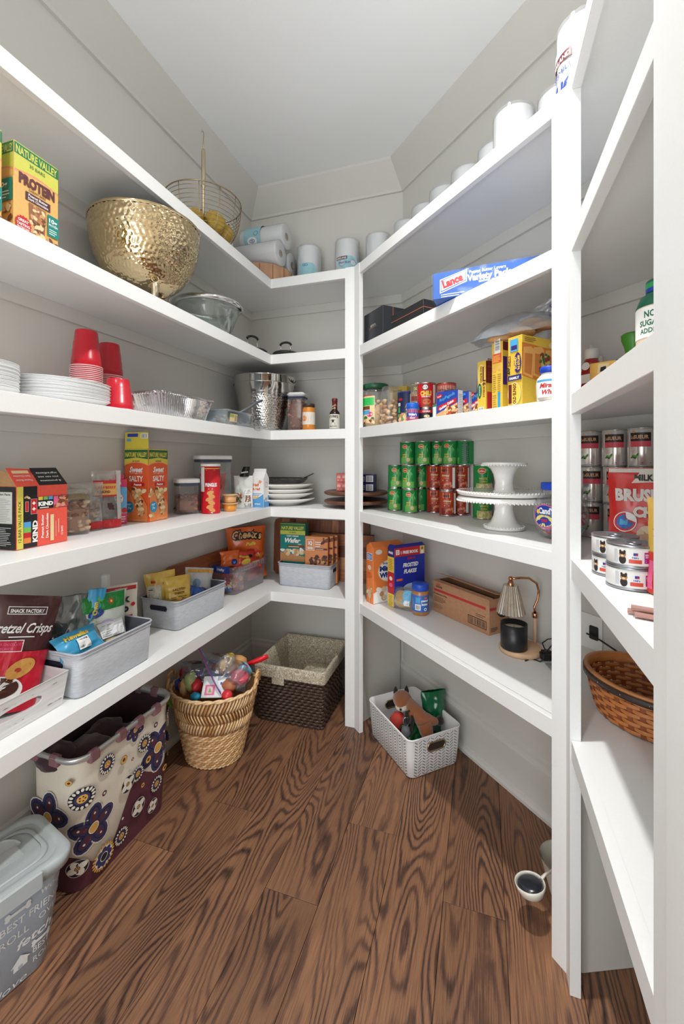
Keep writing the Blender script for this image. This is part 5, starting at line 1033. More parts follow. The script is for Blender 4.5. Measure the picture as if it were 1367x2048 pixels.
# cake stands: one upright, one upside down on it
def stand(z, flip, lb):
    t = thing('cake_stand', lb, 'cake stand', (.074, 1.612, z), 0, 'white pedestal cake stands'); s = -1 if flip else 1; H = .118 if not flip else .116
    P = [(.001, .0), (.064, .0), (.069, .003), (.069, .008), (.060, .014), (.046, .024), (.036, .045), (.031, .070), (.033, .098), (.040, .104)]
    if flip: P = [(r*.98 + (.010 if z_ < .012 else 0), z_) for r, z_ in P]
    Q = lambda z_: (H - z_) if flip else z_
    b = MB(); b.lathe([(r, Q(z_)) for r, z_ in P][::s], por, 48); b.build('pedestal', t)
    b = MB(); b.lathe([(r, Q(z_)) for r, z_ in [(.001, .104), (.12, .103), (.150, .100), (.158, .101), (.160, .106), (.157, .113), (.150, .116), (.12, .116), (.001, .116)]][::s], por, 64); b.build('plate', t)
    bd = MB(); n = 84
    for i in range(n):
        a = 2*PI*i/n; bd.blob((.1595*math.cos(a), .1595*math.sin(a), Q(.1015)), .0034, por, 6, 0, 0)
    for i in range(40):
        a = 2*PI*i/40; bd.blob(((.0665 if not flip else .075)*math.cos(a), (.0665 if not flip else .075)*math.sin(a), Q(.011)), .0034, por, 6, 0, 0)
    o = bd.build('beaded_edge', t); o['kind'] = 'stuff'
stand(Z4 + .001, False, 'white beaded cake stand standing upright among the cans'); stand(Z4 + .1205, True, 'white beaded cake stand turned upside down on the upright one')
# candy jar
t = thing('candy_jar', 'round clear candy jar with a bright blue lid behind the big post', 'jar', (.232, 1.478, Z4 + .001), -.17)
b = MB(); prf = [(.001, 0), (.040, 0), (.052, .006), (.070, .030), (.079, .060), (.080, .082), (.074, .108), (.060, .132), (.052, .142), (.050, .150)]
b.lathe(prf, plast, 44); b.build('jar_body', t)
b = MB(); b.lathe([(0, .172), (.053, .172), (.055, .169), (.055, .150), (.050, .149), (0, .149)], mat((24, 74, 200), .4), 40); b.build('lid', t)
cnd = [mat((236, 150, 170), .4), mat((240, 200, 206), .4), mat((210, 70, 90), .4), mat((240, 240, 236), .4), mat((110, 190, 170), .4), mat((170, 120, 190), .4)]
b = MB(); RN = random.Random(8)
for i in range(150):
    z = RN.uniform(.010, .074); Rm = .036 + (.036 if z > .04 else .036*(z/.04)); a = RN.uniform(0, 2*PI); r = Rm*math.sqrt(RN.uniform(.3, 1)) - .008; c = (r*math.cos(a), r*math.sin(a), z)
    b.blob(c, (.011, .007, .007), cnd[i % 6], 6, i, .2)
o = b.build('candy_pile', t); o['kind'] = 'stuff'
b = MB(); b.on(lambda u, v, h: ((.0795 + h)*math.sin(u/.08 - .55), -(.0795 + h)*math.cos(u/.08 - .55)*1.0, v) if True else None, .0012)
b.ell(0, .072, .040, .036, pPk, 26).ell(0, .072, .037, .033, pBlue, 26).ell(-.002, .058, .030, .018, mat((224, 214, 120), .4), 18).text('CandY', .006, .080, .024, pW, w=.05, bold=.05).ell(0, .060, .015, .010, pBlue, 14).text('300', 0, .055, .012, pRed, w=.02, bold=.05).ell(-.022, .085, .007, .007, pYel, 10); b.build('printed_label', t)
# ---- right bay: steel cans, treat bags, pet food tins
t, b = can('pea_can', R_, H_, mat((222, 216, 208), .20, .55), mat((190, 188, 184), .25, .7)); 
b.rect(-.030, .072, .022, .096, mat((36, 24, 18), .4), 10).text('Le', -.024, .079, .013, mat((220, 160, 120), .4), w=.008, bold=.02).text('SUEUR', -.002, .079, .014, mat((224, 170, 130), .4), w=.036, bold=.03).star(-.020, .098, .005, .0015, 4, mat((214, 140, 70), .4)).rect(-.030, .056, .022, .072, mat((216, 74, 90), .4), 10).lines(-.026, .059, .018, .066, 1, pW, .4)
P_ = [(-.030, .024), (-.015, .022), (.010, .034), (.030, .052), (.014, .048), (-.008, .038), (-.024, .032)]
b.poly(P_, mat((34, 96, 34), .4)).poly([(u*.8, .032 + (v - .032)*.5) for u, v in P_], mat((110, 170, 70), .4)).lines(0.0, .010, .03, .013, 1, pK, .5); b.build('paper_label', t)
kml = kidmap(t); LG = 'steel-coloured pea cans along the wall of the right bay'; n0 = t
cl = (('left column', .332, 1.552, 1.0), ('middle column', .388, 1.492, 1.0), ('right column', .4365, 1.428, 1.0))
for ci, (cn, x, y, _) in enumerate(cl):
    for lv, ln in enumerate(('bottom', 'middle', 'top')):
        lb = 'steel-coloured pea can, %s one of the %s' % (ln, cn); L3 = (x + .002*math.sin(ci + lv*2), y + .002*math.cos(ci*3 + lv), zb_ + lv*(H_ + .0008)); rz = -.12 - .10*ci + .06*math.sin(lv*2 + ci)
        if ci == 0 and lv == 0: at(n0, L3, rz); n0['label'] = lb; n0['group'] = LG
        else: dup(n0, kml, L3, rz, lb, LG)
t = thing('treat_bag', 'red dog treat bag with white lettering leaning in front of the pea cans', 'bag', (.385, 1.205, Z4 + .001), -.34, rx=-.05)
b, S = pouch(t, .178, .222, .056, mat((214, 50, 44), .32, coat=.3), seed=21, crumple=.006, lean=.0)
b.on(S, .0012).rect(-.086, .210, .086, .220, mat((216, 210, 200), .45), 10).poly([(-.040, .184), (.086, .192), (.086, .218), (-.02, .216), (-.03, .198)], mat((224, 214, 198), .45)).text('MILK', -.014, .191, .020, pK, w=.040, bold=.05).text('BONE', .036, .193, .020, pK, w=.044, bold=.05).star(.010, .200, .006, .004, 5, pRed)
b.text('BRUSHING', .003, .142, .038, mat((222, 218, 212), .45), w=.150, bold=.06).text('CHEWS', .018, .104, .032, mat((222, 218, 212), .45), w=.110, bold=.06).ell(-.052, .090, .024, .024, pW, 22).ell(-.052, .090, .022, .022, pRed, 22).ell(-.052, .090, .017, .017, mat((40, 100, 180), .4), 22).rect(-.062, .082, -.046, .096, pSky, 2)
b.ell(.01, .050, .036, .030, mat((206, 160, 120), .6), 18).ell(-.008, .060, .020, .024, mat((226, 206, 180), .6), 14).bars(-.018, .040, .0, .062, mat((170, 180, 190), .5), 5).rect(-.09, .001, .09, .012, mat((216, 210, 200), .45), 8); b.build('bag_body', t)
t = thing('treat_bag', 'yellow and red bag cut off by the rightmost post', 'bag', (.330, .888, Z4 + .001), -.50)
b, S = pouch(t, .100, .172, .042, mat((224, 184, 84), .4, coat=.2), seed=23, crumple=.005)
b.on(S, .001).rect(-.054, .002, .054, .075, mat((206, 56, 46), .4), 8).lines(-.04, .09, .0, .14, 4, pBr, .2).text('M', -.030, .140, .02, pRed, w=.016, bold=.04).rect(-.048, .01, -.04, .06, pPk, 1); b.build('bag_body', t)
mg = mat((186, 40, 140), .4); R2, H2 = .0425, .041
t, b = can('pet_food_can', R2, H2, mat((226, 224, 222), .4), mat((168, 172, 178), .3, .85), ring=True)
b.rect(-.034, .006, .055, .034, pW, 14).poly([(-.026, .033), (.050, .030), (.050, .034), (-.026, .035)], mg).rect(.014, .010, .044, .030, mg, 6).text('BEEF & BARLEY', .028, .024, .004, pW, w=.025, bold=.03).text('ENTREE', .022, .020, .004, pW, w=.012, bold=.03).lines(.016, .012, .038, .018, 2, pW, .3).rect(-.010, .009, .010, .016, mat((216, 80, 60), .4), 4).text("Hill's", 0, .018, .004, pBlue, w=.010, bold=.03).rect(-.003, .023, .004, .028, pBlue, 1).rect(.0, .023, .004, .026, pRed, 1)
bk = mat((44, 36, 34), .7); tn = mat((190, 130, 84), .7)
b.ell(-.020, .014, .006, .008, bk, 12).ell(-.020, .024, .006, .006, tn, 12).ell(-.0235, .029, .002, .003, bk, 8).ell(-.0165, .029, .002, .003, bk, 8).ell(-.020, .026, .005, .003, bk, 10).ell(-.020, .0215, .0025, .002, pCr, 8).ell(-.0218, .0245, .0007, .0007, pK, 6).ell(-.0182, .0245, .0007, .0007, pK, 6)
b.rect(-.034, .008, -.028, .032, mat((200, 202, 206), .4), 2); b.build('paper_label', t)
kmd = kidmap(t); DG = 'low pet food tins with magenta labels'
DP = ((.272, .948, 0, -.10, 'pet food tin, lower one of the front pair'), (.273, .947, 1, -.18, 'pet food tin, upper one of the front pair'), (.268, 1.040, 0, -.7, 'pet food tin, lower one of the rear pair'), (.267, 1.038, 1, -.3, 'pet food tin, upper one of the rear pair'))
for i, (x, y, lv, rz, lb) in enumerate(DP):
    if i == 0: at(t, (x, y, zb_), rz); t['label'] = lb; t['group'] = DG
    else: dup(t, kmd, (x, y, zb_ + lv*(H2 + .0006)), rz, lb, DG)
for i, (dx, dz) in enumerate(((0, .0055), (.016, .0055), (.008, .0135))):
    b = MB(); b.tube([(0, 0, 0), (.28, -.05, 0)], .0042, mat((206, 160, 150), .25, .3), 10); o = b.build('straw'); at(o, (.216 + dx*.3, .772 - dx, Z4 + dz), -.18)
    tag(o, ('rosy metallic straw, rear one lying on the right bay shelf', 'rosy metallic straw, front one lying on the right bay shelf', 'rosy metallic straw on top of the two others')[i], 'straw', 'rosy straws near the rightmost post')
# ---------------------------------------------------------------- lowest shelf
def tub(mb, w, d, h, fl, th, m, mi=None, r=.02, n=4, floor_=.004):
    """open bin: outer and inner wall flaring by fl from foot to rim"""
    O = lambda z, k=0: [(x, y, z) for x, y in rrect(w + 2*fl*z/h - 2*k, d + 2*fl*z/h - 2*k, r, n)]
    mb.loft([O(0, .004), O(.004), O(h*.5), O(h - .002), O(h, .001)], m, True, False)
    I = [O(h, .001), O(h - .002, th), O(h*.5, th), O(floor_, th)]
    mb.loft(I, mi or m, False, True)
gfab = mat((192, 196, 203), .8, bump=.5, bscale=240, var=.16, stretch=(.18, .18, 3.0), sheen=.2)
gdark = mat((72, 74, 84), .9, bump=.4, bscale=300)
def fabric_bin(label, x, y, rz, w, d, h, fl=.006):
    t = thing('fabric_bin', label, 'bin', (x, y, Z5 + .001), rz)
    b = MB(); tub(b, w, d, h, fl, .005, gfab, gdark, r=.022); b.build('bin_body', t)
    b = MB(); R_ = rrect(w + 2*fl + .002, d + 2*fl + .002, .023, 5); b.tube([(x_, y_, h - .001) for x_, y_ in R_], .0035, mat((176, 180, 190), .7), 6, closed=True); b.tube([(x_, y_, h - .012) for x_, y_ in R_], .0012, gfab, 5, closed=True); b.build('rim_piping', t)
    for s in (-1, 1):
        b = MB(); hx = s*(w/2 + fl*.72 + .0008); z0 = h*.72
        b.poly3([(hx, y_, z) for y_, z in ((-.04, z0 - .011), (.04, z0 - .011), (.045, z0), (.04, z0 + .011), (-.04, z0 + .011), (-.045, z0))], mat((24, 26, 44), .8)); b.tube([(hx + s*.0005, y_, z) for y_, z in ((-.04, z0 - .012), (.04, z0 - .012), (.047, z0), (.04, z0 + .012), (-.04, z0 + .012), (-.047, z0))], .0018, mat((176, 180, 190), .6), 6, closed=True); b.build('handle_slot', t)
    return t
def snack(label, x, y, z, rz, w, h, th, m, prints=None, rx=0, ry=0, seed=1, crumple=.009, name='snack_bag', cat='bag', gusset=False, top=.6):
    t = thing(name, label, cat, (x, y, z), rz, rx=rx, ry=ry)
    b, S = pouch(t, w, h, th, m, seed=seed, crumple=crumple, gusset=gusset, top=top, nu=14, nv=16)
    b.on(S, .0012)
    if prints: prints(b)
    b.build('bag_body', t); return t
def foilm(c): return mat(c, .30, bump=.35, bscale=30, coat=.35)
# white printed box with a hand hole
t = thing('gift_box', 'white open box with whitewashed wood print and a hand hole at the left edge', 'box', (-1.212, .735, Z5 + .001), RL)
wp = mat((214, 212, 212), .6, bump=.15, bscale=18, var=.10, stretch=(.4, 1, 6)); w, d, h, fl = .315, .195, .092, .011
b = MB(); P_ = lambda z, s: [(x*s, y*s, z) for x, y in ((-1, -1), (1, -1), (1, 1), (-1, 1))]
def Wl(x0, y0, x1, y1, hole=False):
    a0, a1 = Vector((x0*w/2, y0*d/2, 0)), Vector((x1*w/2, y1*d/2, 0)); b0 = Vector((x0*(w/2 + fl), y0*(d/2 + fl), h)); b1 = Vector((x1*(w/2 + fl), y1*(d/2 + fl), h))
    F = lambda u, v: (a0*(1-u) + a1*u)*(1-v) + (b0*(1-u) + b1*u)*v
    n = ((a1 - a0).cross(b0 - a0)).normalized()*-.0022
    if not hole:
        b.loft([[tuple(F(*q)) for q in ((0, 0), (1, 0), (1, 1), (0, 1))], [tuple(F(*q) + n) for q in ((0, 0), (1, 0), (1, 1), (0, 1))]], wp, smooth=False)
    else:
        N_ = 24; out, inn = [], []
        for i in range(N_):
            a = 2*PI*i/N_ + .001; c_, s_2 = math.cos(a), math.sin(a); k = 1/max(abs(c_), abs(s_2)); out.append((.5 + .5*c_*k, .5 + .5*s_2*k)); k2 = 1/((abs(c_)**3 + abs(s_2)**3)**(1/3)); inn.append((.62 + .175*c_*k2, .56 + .15*s_2*k2))
        b.loft([[tuple(F(*q) + n) for q in inn], [tuple(F(*q)) for q in inn], [tuple(F(*q)) for q in out], [tuple(F(*q) + n) for q in out], [tuple(F(*q) + n) for q in inn]], wp, False, False, smooth=False)
    return F, n
F, n = Wl(-1, -1, 1, -1, True); b.on(lambda u, v, hh: tuple(F(u, v) - n.normalized()*hh), .0004)
RN = random.Random(2)
for v in (.22, .80):
    for i in range(16): u = RN.uniform(.0, .95); b.poly([(u, v), (u + RN.uniform(.01, .05), v + .006), (u + .02, v + RN.uniform(.012, .04))], mat((150, 120, 112), .6))
Wl(1, -1, 1, 1); Wl(1, 1, -1, 1); Wl(-1, 1, -1, -1); b.box((0, 0, .002), (w, d, .003), wp); b.build('box_body', t)
b = MB(); b.tube([(x, y, h) for x, y in ((-w/2 - fl, -d/2 - fl), (w/2 + fl, -d/2 - fl), (w/2 + fl, d/2 + fl), (-w/2 - fl, d/2 + fl))], .0016, pW, 5, closed=True); b.build('rim', t)
def pz(b):
    b.rect(-.085, .085, .085, .148, mat((92, 40, 34), .35), 8, 4).rect(-.086, .0, .086, .150, mat((200, 28, 52), .32), 8, 6).rect(-.05, .245, .045, .266, pW, 6).rect(-.048, .247, .043, .264, mat((70, 44, 48), .4), 6).text('SNACK FACTORY', -.003, .250, .013, pW, w=.082, bold=.04)
    b.text('Pretzel Crisps', -.004, .198, .036, pW, w=.150, bold=.02, shear=.45).lines(-.035, .186, .05, .190, 1, pW, .7).rect(-.070, .150, .005, .180, pW, 4).rect(-.068, .152, .003, .178, mat((190, 30, 60), .4), 4).text('DARK CHOCOLATE', -.032, .166, .009, pPk, w=.06, bold=.02).text('FLAVOR', -.032, .155, .008, pPk, w=.03)
    b.ell(-.03, .055, .058, .036, pW, 26).ell(-.03, .062, .048, .026, mat((70, 36, 28), .25), 24).ell(-.028, .064, .036, .016, mat((100, 56, 42), .25), 20, .2, .7).ell(.012, .108, .036, .022, mat((220, 160, 82), .5), 18, .5).ell(.006, .104, .008, .006, mat((190, 60, 50), .4), 10).ell(.026, .116, .008, .006, mat((190, 60, 50), .4), 10)
snack('dark brown and red pretzel snack bag standing in the whitewashed box', -1.225, .805, Z5 + .014, RL - .42, .156, .295, .060, foilm((74, 34, 34)), pz, rx=-.10, ry=.26, seed=31, crumple=.005, gusset=True, top=.5)
b = MB(); b.blob((0, 0, .035), (.05, .05, .03), mat((172, 156, 200), .5), 12, 3, .1); o = b.build('lilac_packet'); at(o, (-1.235, .80 - .17, Z5 + .006)); tag(o, 'lilac packet showing through the hand hole of the whitewashed box', 'packet')
# grey fabric bins
fabric_bin('long grey fabric bin with striped weave holding chip bags, left of the others', -1.182, 1.062, RL, .282, .185, .130)
fabric_bin('middle grey fabric bin with a dark hand slot and yellow packets', -1.240, 1.580, RL - .04, .315, .185, .118)
fabric_bin('grey fabric bin at the back corner holding snack bar boxes', -.915, 2.212, RB, .296, .165, .125)
zp = Z5 + .008
snack('crumpled clear bag with dark contents at the left end of the long grey bin', -1.250, 1.030, zp, RL - .6, .13, .240, .05, clear((150, 160, 160), .35, .1, gloss=.25), None, rx=-.05, seed=41, crumple=.016)
skyf = foilm((60, 160, 206))
snack('light blue bread roll bag lying at the front of the long grey bin', -1.140, .985, zp + .095, RL, .15, .075, .035, skyf, lambda b: b.text('Hawaiian', -.01, .048, .020, pYel, w=.085, bold=.05, shear=.2).rect(-.02, .008, .022, .042, pW, 4).bars(-.017, .012, .018, .038, pK, 12), rx=-.7, seed=42, crumple=.006)
snack('twisted light blue wrapper with orange letters standing in the long grey bin', -1.222, 1.080, zp + .07, RL - .3, .060, .180, .025, skyf, lambda b: b.text("Nature's Own", 0, .08, .022, pYel, w=.12, rot=PI/2, bold=.05).text('BUTTER', .0, .02, .012, pW, w=.04, bold=.03), ry=.12, seed=43, crumple=.010)
snack('green and white napkin packet with a red flower in the long grey bin', -1.212, 1.118, zp + .035, RL - .35, .165, .190, .055, mat((214, 222, 214), .35, coat=.2), lambda b: b.rect(-.072, .14, .072, .198, mat((24, 128, 52), .4), 8, 3).star(.022, .165, .014, .006, 6, pRed).ell(.022, .165, .004, .004, pYel, 8).ell(-.032, .135, .026, .014, mat((50, 66, 140), .4), 18, .15).text('Clorox', -.032, .131, .012, pSky, w=.036, rot=.15).star(-.02, .175, .022, .006, 5, mat((100, 190, 60), .4)).ell(.0, .09, .03, .02, mat((190, 170, 210), .5), 16), rx=-.05, seed=44, crumple=.006)
snack('clear pack with a white printed label and yellow item in front of the napkin packet', -1.150, 1.105, zp + .050, RL - .2, .110, .095, .030, clear((240, 240, 236), .25, .1, gloss=.2), lambda b: b.rect(-.04, .045, .05, .095, mat((226, 228, 230), .5), 6).lines(-.035, .05, .045, .09, 6, pGy, .3).rect(-.03, .01, .045, .04, mat((222, 196, 110), .5), 5).bars(.01, .012, .04, .03, pK, 10), rx=-.45, seed=45, crumple=.007)
snack('cream trail mix bag with a pink band at the right end of the long bin', -1.252, 1.222, zp + .01, RL - .62, .130, .212, .055, mat((232, 226, 214), .45, coat=.1), lambda b: b.rect(-.06, .192, .06, .206, pRed, 8).text('PARTY SIZE', .01, .196, .007, pW, w=.04).text('freak', -.004, .150, .038, pK, w=.085, bold=.05).text('club', .0, .118, .036, pK, w=.066, bold=.05).rect(-.058, .060, .045, .104, mat((206, 40, 100), .4), 8).text('sweet & salty', -.008, .084, .015, pW, w=.084, bold=.04).text('trail mix', -.006, .066, .015, pW, w=.058, bold=.04).bits(-.05, .02, .05, .055, 14, .009, [mat((150, 96, 70), .5), pTan], 5).ell(.048, .14, .008, .007, pRed, 12), rx=-.04, seed=46, crumple=.005, gusset=True)
b = MB(); b.box((0, 0, .04), (.022, .022, .11), pW, r=.003); o = b.build('white_box'); at(o, (-1.315, 1.225, Z5 + .17), RL + .3); tag(o, 'small white box end sticking up behind the trail mix bag', 'box')
yf = foilm((222, 184, 84))
snack('yellow pretzel bag with a nutrition panel standing in the middle grey bin', -1.285, 1.490, zp + .02, RL - .75, .125, .185, .05, yf, lambda b: b.rect(-.06, .03, -.002, .135, mat((214, 212, 196), .5), 5, 4).lines(-.055, .035, -.006, .125, 10, mat((60, 56, 50), .5), .4).rect(-.04, .145, -.02, .155, pRed, 1), rx=-.06, ry=-.08, seed=51, crumple=.010)
snack('second yellow bag with a pretzel picture in front in the middle grey bin', -1.215, 1.510, zp + .03, RL - .5, .120, .155, .05, yf, lambda b: b.text('SALTED', -.005, .095, .012, pBr, w=.06, bold=.02).text('SNACK', -.005, .080, .012, pBr, w=.05).ell(.01, .04, .026, .020, mat((190, 120, 80), .5), 16, .2, .5).lines(-.045, .06, .03, .075, 2, pBr, .3), rx=-.25, seed=52, crumple=.012)
snack('blue packet wedged between the yellow bags in the middle grey bin', -1.195, 1.575, zp + .03, RL - .4, .09, .095, .03, foilm((44, 90, 176)), None, rx=-.4, ry=.4, seed=53)
snack('white and orange cracker bag with a gold seam tilting in the middle grey bin', -1.245, 1.660, zp + .01, RL - .4, .150, .170, .05, mat((206, 208, 212), .3, coat=.3), lambda b: b.rect(-.07, .148, .07, .162, mat((224, 164, 70), .4), 8).rect(-.07, .0, .07, .075, mat((196, 110, 60), .4), 8, 4).ell(.0, .06, .03, .022, mat((150, 70, 40), .5), 16).ell(.0, .066, .018, .012, mat((226, 196, 160), .5), 14).ell(-.03, .10, .02, .02, mat((130, 160, 190), .4), 12), rx=-.2, ry=.22, seed=54, crumple=.010)
# clear Hefty bin
t = thing('storage_bin', 'clear plastic storage bin with a blue label, filled with orange and red snack bags', 'bin', (-1.248, 2.032, Z5 + .001), RL - .10)
w, d, h = .300, .165, .145; b = MB(); bp_ = clear((226, 222, 230), .14, .12, gloss=.14)
O = lambda z, k: [(x, y, z) for x, y in rrect(w - .03 + 2*k, d - .03 + 2*k, .02, 4)]
b.loft([O(0, -.002), O(.004, .001), O(h - .030, .010)], bp_, True, False); b.build('bin_body', t)
b = MB(); b.loft([O(h - .034, .012), O(h - .030, .016), O(h - .002, .018), O(h, .016), O(h - .002, .010)], bp_, False, False)
for k in range(12): b.box((-w/2 + .03 + .02*k, -d/2 - .0035, h - .016), (.0016, .003, .024), bp_)
b.build('rim', t)
b = MB(); b.on(lambda u, v, hh: (-w/2 - .0045 - hh, -u, v), .0005).rect(-.055, h - .032, .055, h + .001, mat((40, 66, 160), .4)).rect(-.028, h - .027, .028, h - .005, mat((120, 150, 210), .4)).rect(-.027, h - .026, .027, h - .006, mat((40, 66, 160), .4)).text('Hefty', 0, h - .022, .018, pW, w=.046, bold=.05); b.build('printed_label', t)
b = MB(); b.on(lambda u, v, hh: (-w/2 + .010 - hh, -u, v), .001).rect(.0, .02, .06, .10, mat((206, 70, 70), .4)).bits(.005, .03, .055, .09, 30, .006, [pOr, pRed, pYel, pPk, pW], 2).rect(.002, .02, .058, .04, mat((110, 140, 200), .4)).bits(.005, .04, .055, .05, 8, .005, [pW], 3); o = b.build('lower_packet', t)
of = foilm((226, 104, 40))
snack('large orange cheese puff bag with black bubble lettering in the clear bin', -1.262, 2.135, zp + .015, RL - .85, .225, .290, .085, of, lambda b: b.text('Cheetos', .0, .222, .060, pK, w=.178, bold=.13, shear=.15, rot=-.05, arc=.01).text('Cheetos', .0, .223, .058, mat((232, 190, 130), .4), w=.170, bold=.03, shear=.15, rot=-.05, arc=.01).text('Puffs', .02, .192, .024, pYel, w=.06, bold=.06, shear=.2).ell(.02, .13, .07, .04, mat((206, 50, 36), .4), 20).ell(-.01, .145, .02, .012, pYel, 14, .3).ell(.05, .14, .022, .010, pW, 14, -.3).bits(-.04, .09, .08, .15, 16, .010, [mat((226, 130, 50), .4), pOr], 5, 2.4), seed=61, crumple=.010, ry=-.03)
rf = foilm((206, 56, 40))
snack('orange packet with a blue spot, upper left of the clear bin', -1.262, 1.965, zp + .12, RL - .7, .105, .080, .035, of, lambda b: b.ell(.018, .02, .018, .016, mat((26, 50, 130), .4), 16).ell(.018, .02, .008, .009, pSky, 12), seed=62, rx=-.2)
snack('red and yellow packet lying across the clear bin behind the orange packet', -1.215, 2.030, zp + .10, RL - .6, .13, .09, .04, rf, lambda b: b.text('Flamin', -.01, .05, .018, pYel, w=.06, bold=.06).ell(.0, .03, .03, .014, pYel, 14, .3).ell(.03, .06, .014, .01, pK, 10), seed=63, rx=-.35, ry=.1)
snack('yellow topped packet at the front rim of the clear bin', -1.175, 2.075, zp + .095, RL - .4, .085, .055, .03, rf, lambda b: b.text('corn', 0, .022, .022, pYel, w=.05, bold=.06), seed=64, rx=-.5)
snack('deep red packet at the right end of the clear bin', -1.215, 2.120, zp + .02, RL, .12, .10, .06, rf, None, seed=65)
snack('red and multicoloured packet low in the clear bin at its front end', -1.238, 1.950, zp + .0, RL - .9, .12, .09, .05, rf, lambda b: b.bits(-.05, .01, .05, .08, 30, .008, [pOr, pYel, pW, pSky], 7), seed=66)
# wooden boards leaning on the walls
def bd_mat(c, sc): return mat(c, .45, bump=.08, bscale=26, var=.26, stretch=sc)
t = thing('cutting_board', 'long bamboo board with rounded corner leaning on the left wall behind the bins', 'board', (-1.348, 1.955, Z5 + .002), RL, rx=-.07)
for k in range(5):
    b = MB(); z0 = .196*k/5; P = [(x, z) for x, z in rrect(.74, .196, .04, 6)]
    cl_ = [(x, max(z0, min(z0 + .0388, z + .098))) for x, z in P]; b.loft([[(x, -.009, z) for x, z in cl_], [(x, .007, z) for x, z in cl_]], bd_mat([(170, 100, 62), (158, 90, 54), (178, 108, 66)][k % 3], (.3, 3, 6)), smooth=False); b.build('board_strip', t)
t = thing('cutting_board', 'tall striped acacia board leaning on the back wall behind the snack bar boxes', 'board', (-.905, 2.350, Z5 + .002), RB, rx=-.045)
acs = [(132, 78, 50), (168, 108, 72), (112, 62, 40), (190, 134, 92), (146, 86, 56), (104, 58, 38)]; x = -.30; RN = random.Random(9); k = 0
while x < .299:
    wd_ = min(RN.uniform(.035, .075), .30 - x); b = MB(); edge_ = x < -.29
    if edge_: P = [(x + .02, 0), (x + wd_, 0), (x + wd_, .335), (x + .03, .335), (x + .009, .326), (x, .305), (x, .02)]
    else: P = [(x, 0), (x + wd_, 0), (x + wd_, .335), (x, .335)]
    b.loft([[(a, -.008, z) for a, z in P], [(a, .008, z) for a, z in P]], bd_mat(acs[k % 6], (4, 3, .5)), smooth=False); b.build('board_strip', t); x += wd_; k += 1
t = thing('cutting_board', 'lower acacia board with a dark edge leaning in front of the tall striped board', 'board', (-.825, 2.318, Z5 + .002), RB, rx=-.06)
for k in range(4):
    b = MB(); b.box((0, 0, .033 + .066*k), (.50, .014, .0655), bd_mat(acs[(k*2 + 1) % 6], (.5, 3, 5))); b.build('board_strip', t)
b = MB(); b.box((0, 0, .2645), (.50, .016, .004), mat((60, 36, 26), .5)); b.build('edge_strip', t)
b = MB(); b.lathe([(0, 0), (.014, 0), (.013, .006), (0, .008)], chrome, 16); o = b.build('steel_knob', t); at(o, (-.21, -.009, .245), 0, PI/2)
# snack bar boxes in the corner bin
t = thing('snack_box', 'teal wafer bar box with green header in the corner bin', 'box', (-1.005, 2.212, Z5 + .008), .05)
w, d, h = .150, .055, .212 + .115; b = carton(w, d, h, mat((10, 128, 122), .42), mtop=mat((30, 90, 50), .45)); b.on(lambda u, v, hh: (u, -.0275 - hh, v + .115)).rect(-.074, .150, .074, .211, mat((196, 200, 80), .42)).rect(-.074, .172, .074, .209, mat((30, 110, 60), .42)).text('NATURE VALLEY', 0, .178, .025, mat((206, 206, 90), .4), w=.134, bold=.04).text('25 BARS', .0, .158, .012, pGrn, w=.04).text('CRISPY CREAMY', .0, .138, .011, pW, w=.074, bold=.03).text('Wafer', -.0, .106, .034, pW, w=.094, bold=.05, shear=.3).text('BARS', .042, .094, .009, pW, w=.02).rect(-.03, .078, .07, .092, pBr).lines(-.025, .081, .06, .09, 1, pCr, .5).poly([(-.074, .001), (.074, .001), (.074, .03), (-.074, .05)], mat((196, 140, 90), .5)).bits(-.07, .045, .07, .065, 26, .008, [pCr, pTan, pW], 3); b.build('carton', t)
for i, (x, y, lb) in enumerate(((-.853, 2.172, 'front peach snack bar box with a white square emblem in the corner bin'), (-.835, 2.206, 'second peach snack bar box, just behind the front one'), (-.822, 2.240, 'third peach snack bar box, rearmost in the corner bin'))):
    t = thing('snack_box', lb, 'box', (x, y, Z5 + .008), .06, 'peach snack bar boxes'); w, d, h = .130, .026, .166 + .100
    b = carton(w, d, h, mat((222, 142, 84), .42), mside=mat((196, 110, 60), .45)); b.on(lambda u, v, hh: (u, -.013 - hh, v + .100)).rect(-.057, .090, -.012, .150, pW).rect(-.055, .092, -.014, .148, mat((222, 142, 84), .42)).text('IQ', -.034, .121, .026, pW, w=.024, bold=.05).text('BAR', -.034, .097, .018, pW, w=.032, bold=.05).lines(-.006, .11, .03, .145, 3, pW, .4).rect(-.006, .094, .062, .104, pMar).lines(-.002, .097, .055, .102, 1, pW, .5).bits(-.03, .02, .058, .06, 26, .008, [mat((90, 46, 40), .5), pBr, pTan, mat((70, 40, 50), .5)], 4).bits(.03, .13, .062, .155, 8, .006, [pBr, pMar], 2); b.build('carton', t)
# ---- diagonal run
def cereal(label, x, y, rz, w, d, h, m): return thing('cereal_box', label, 'cereal box', (x, y, Z5 + .001), rz), carton(d, w, h, m)
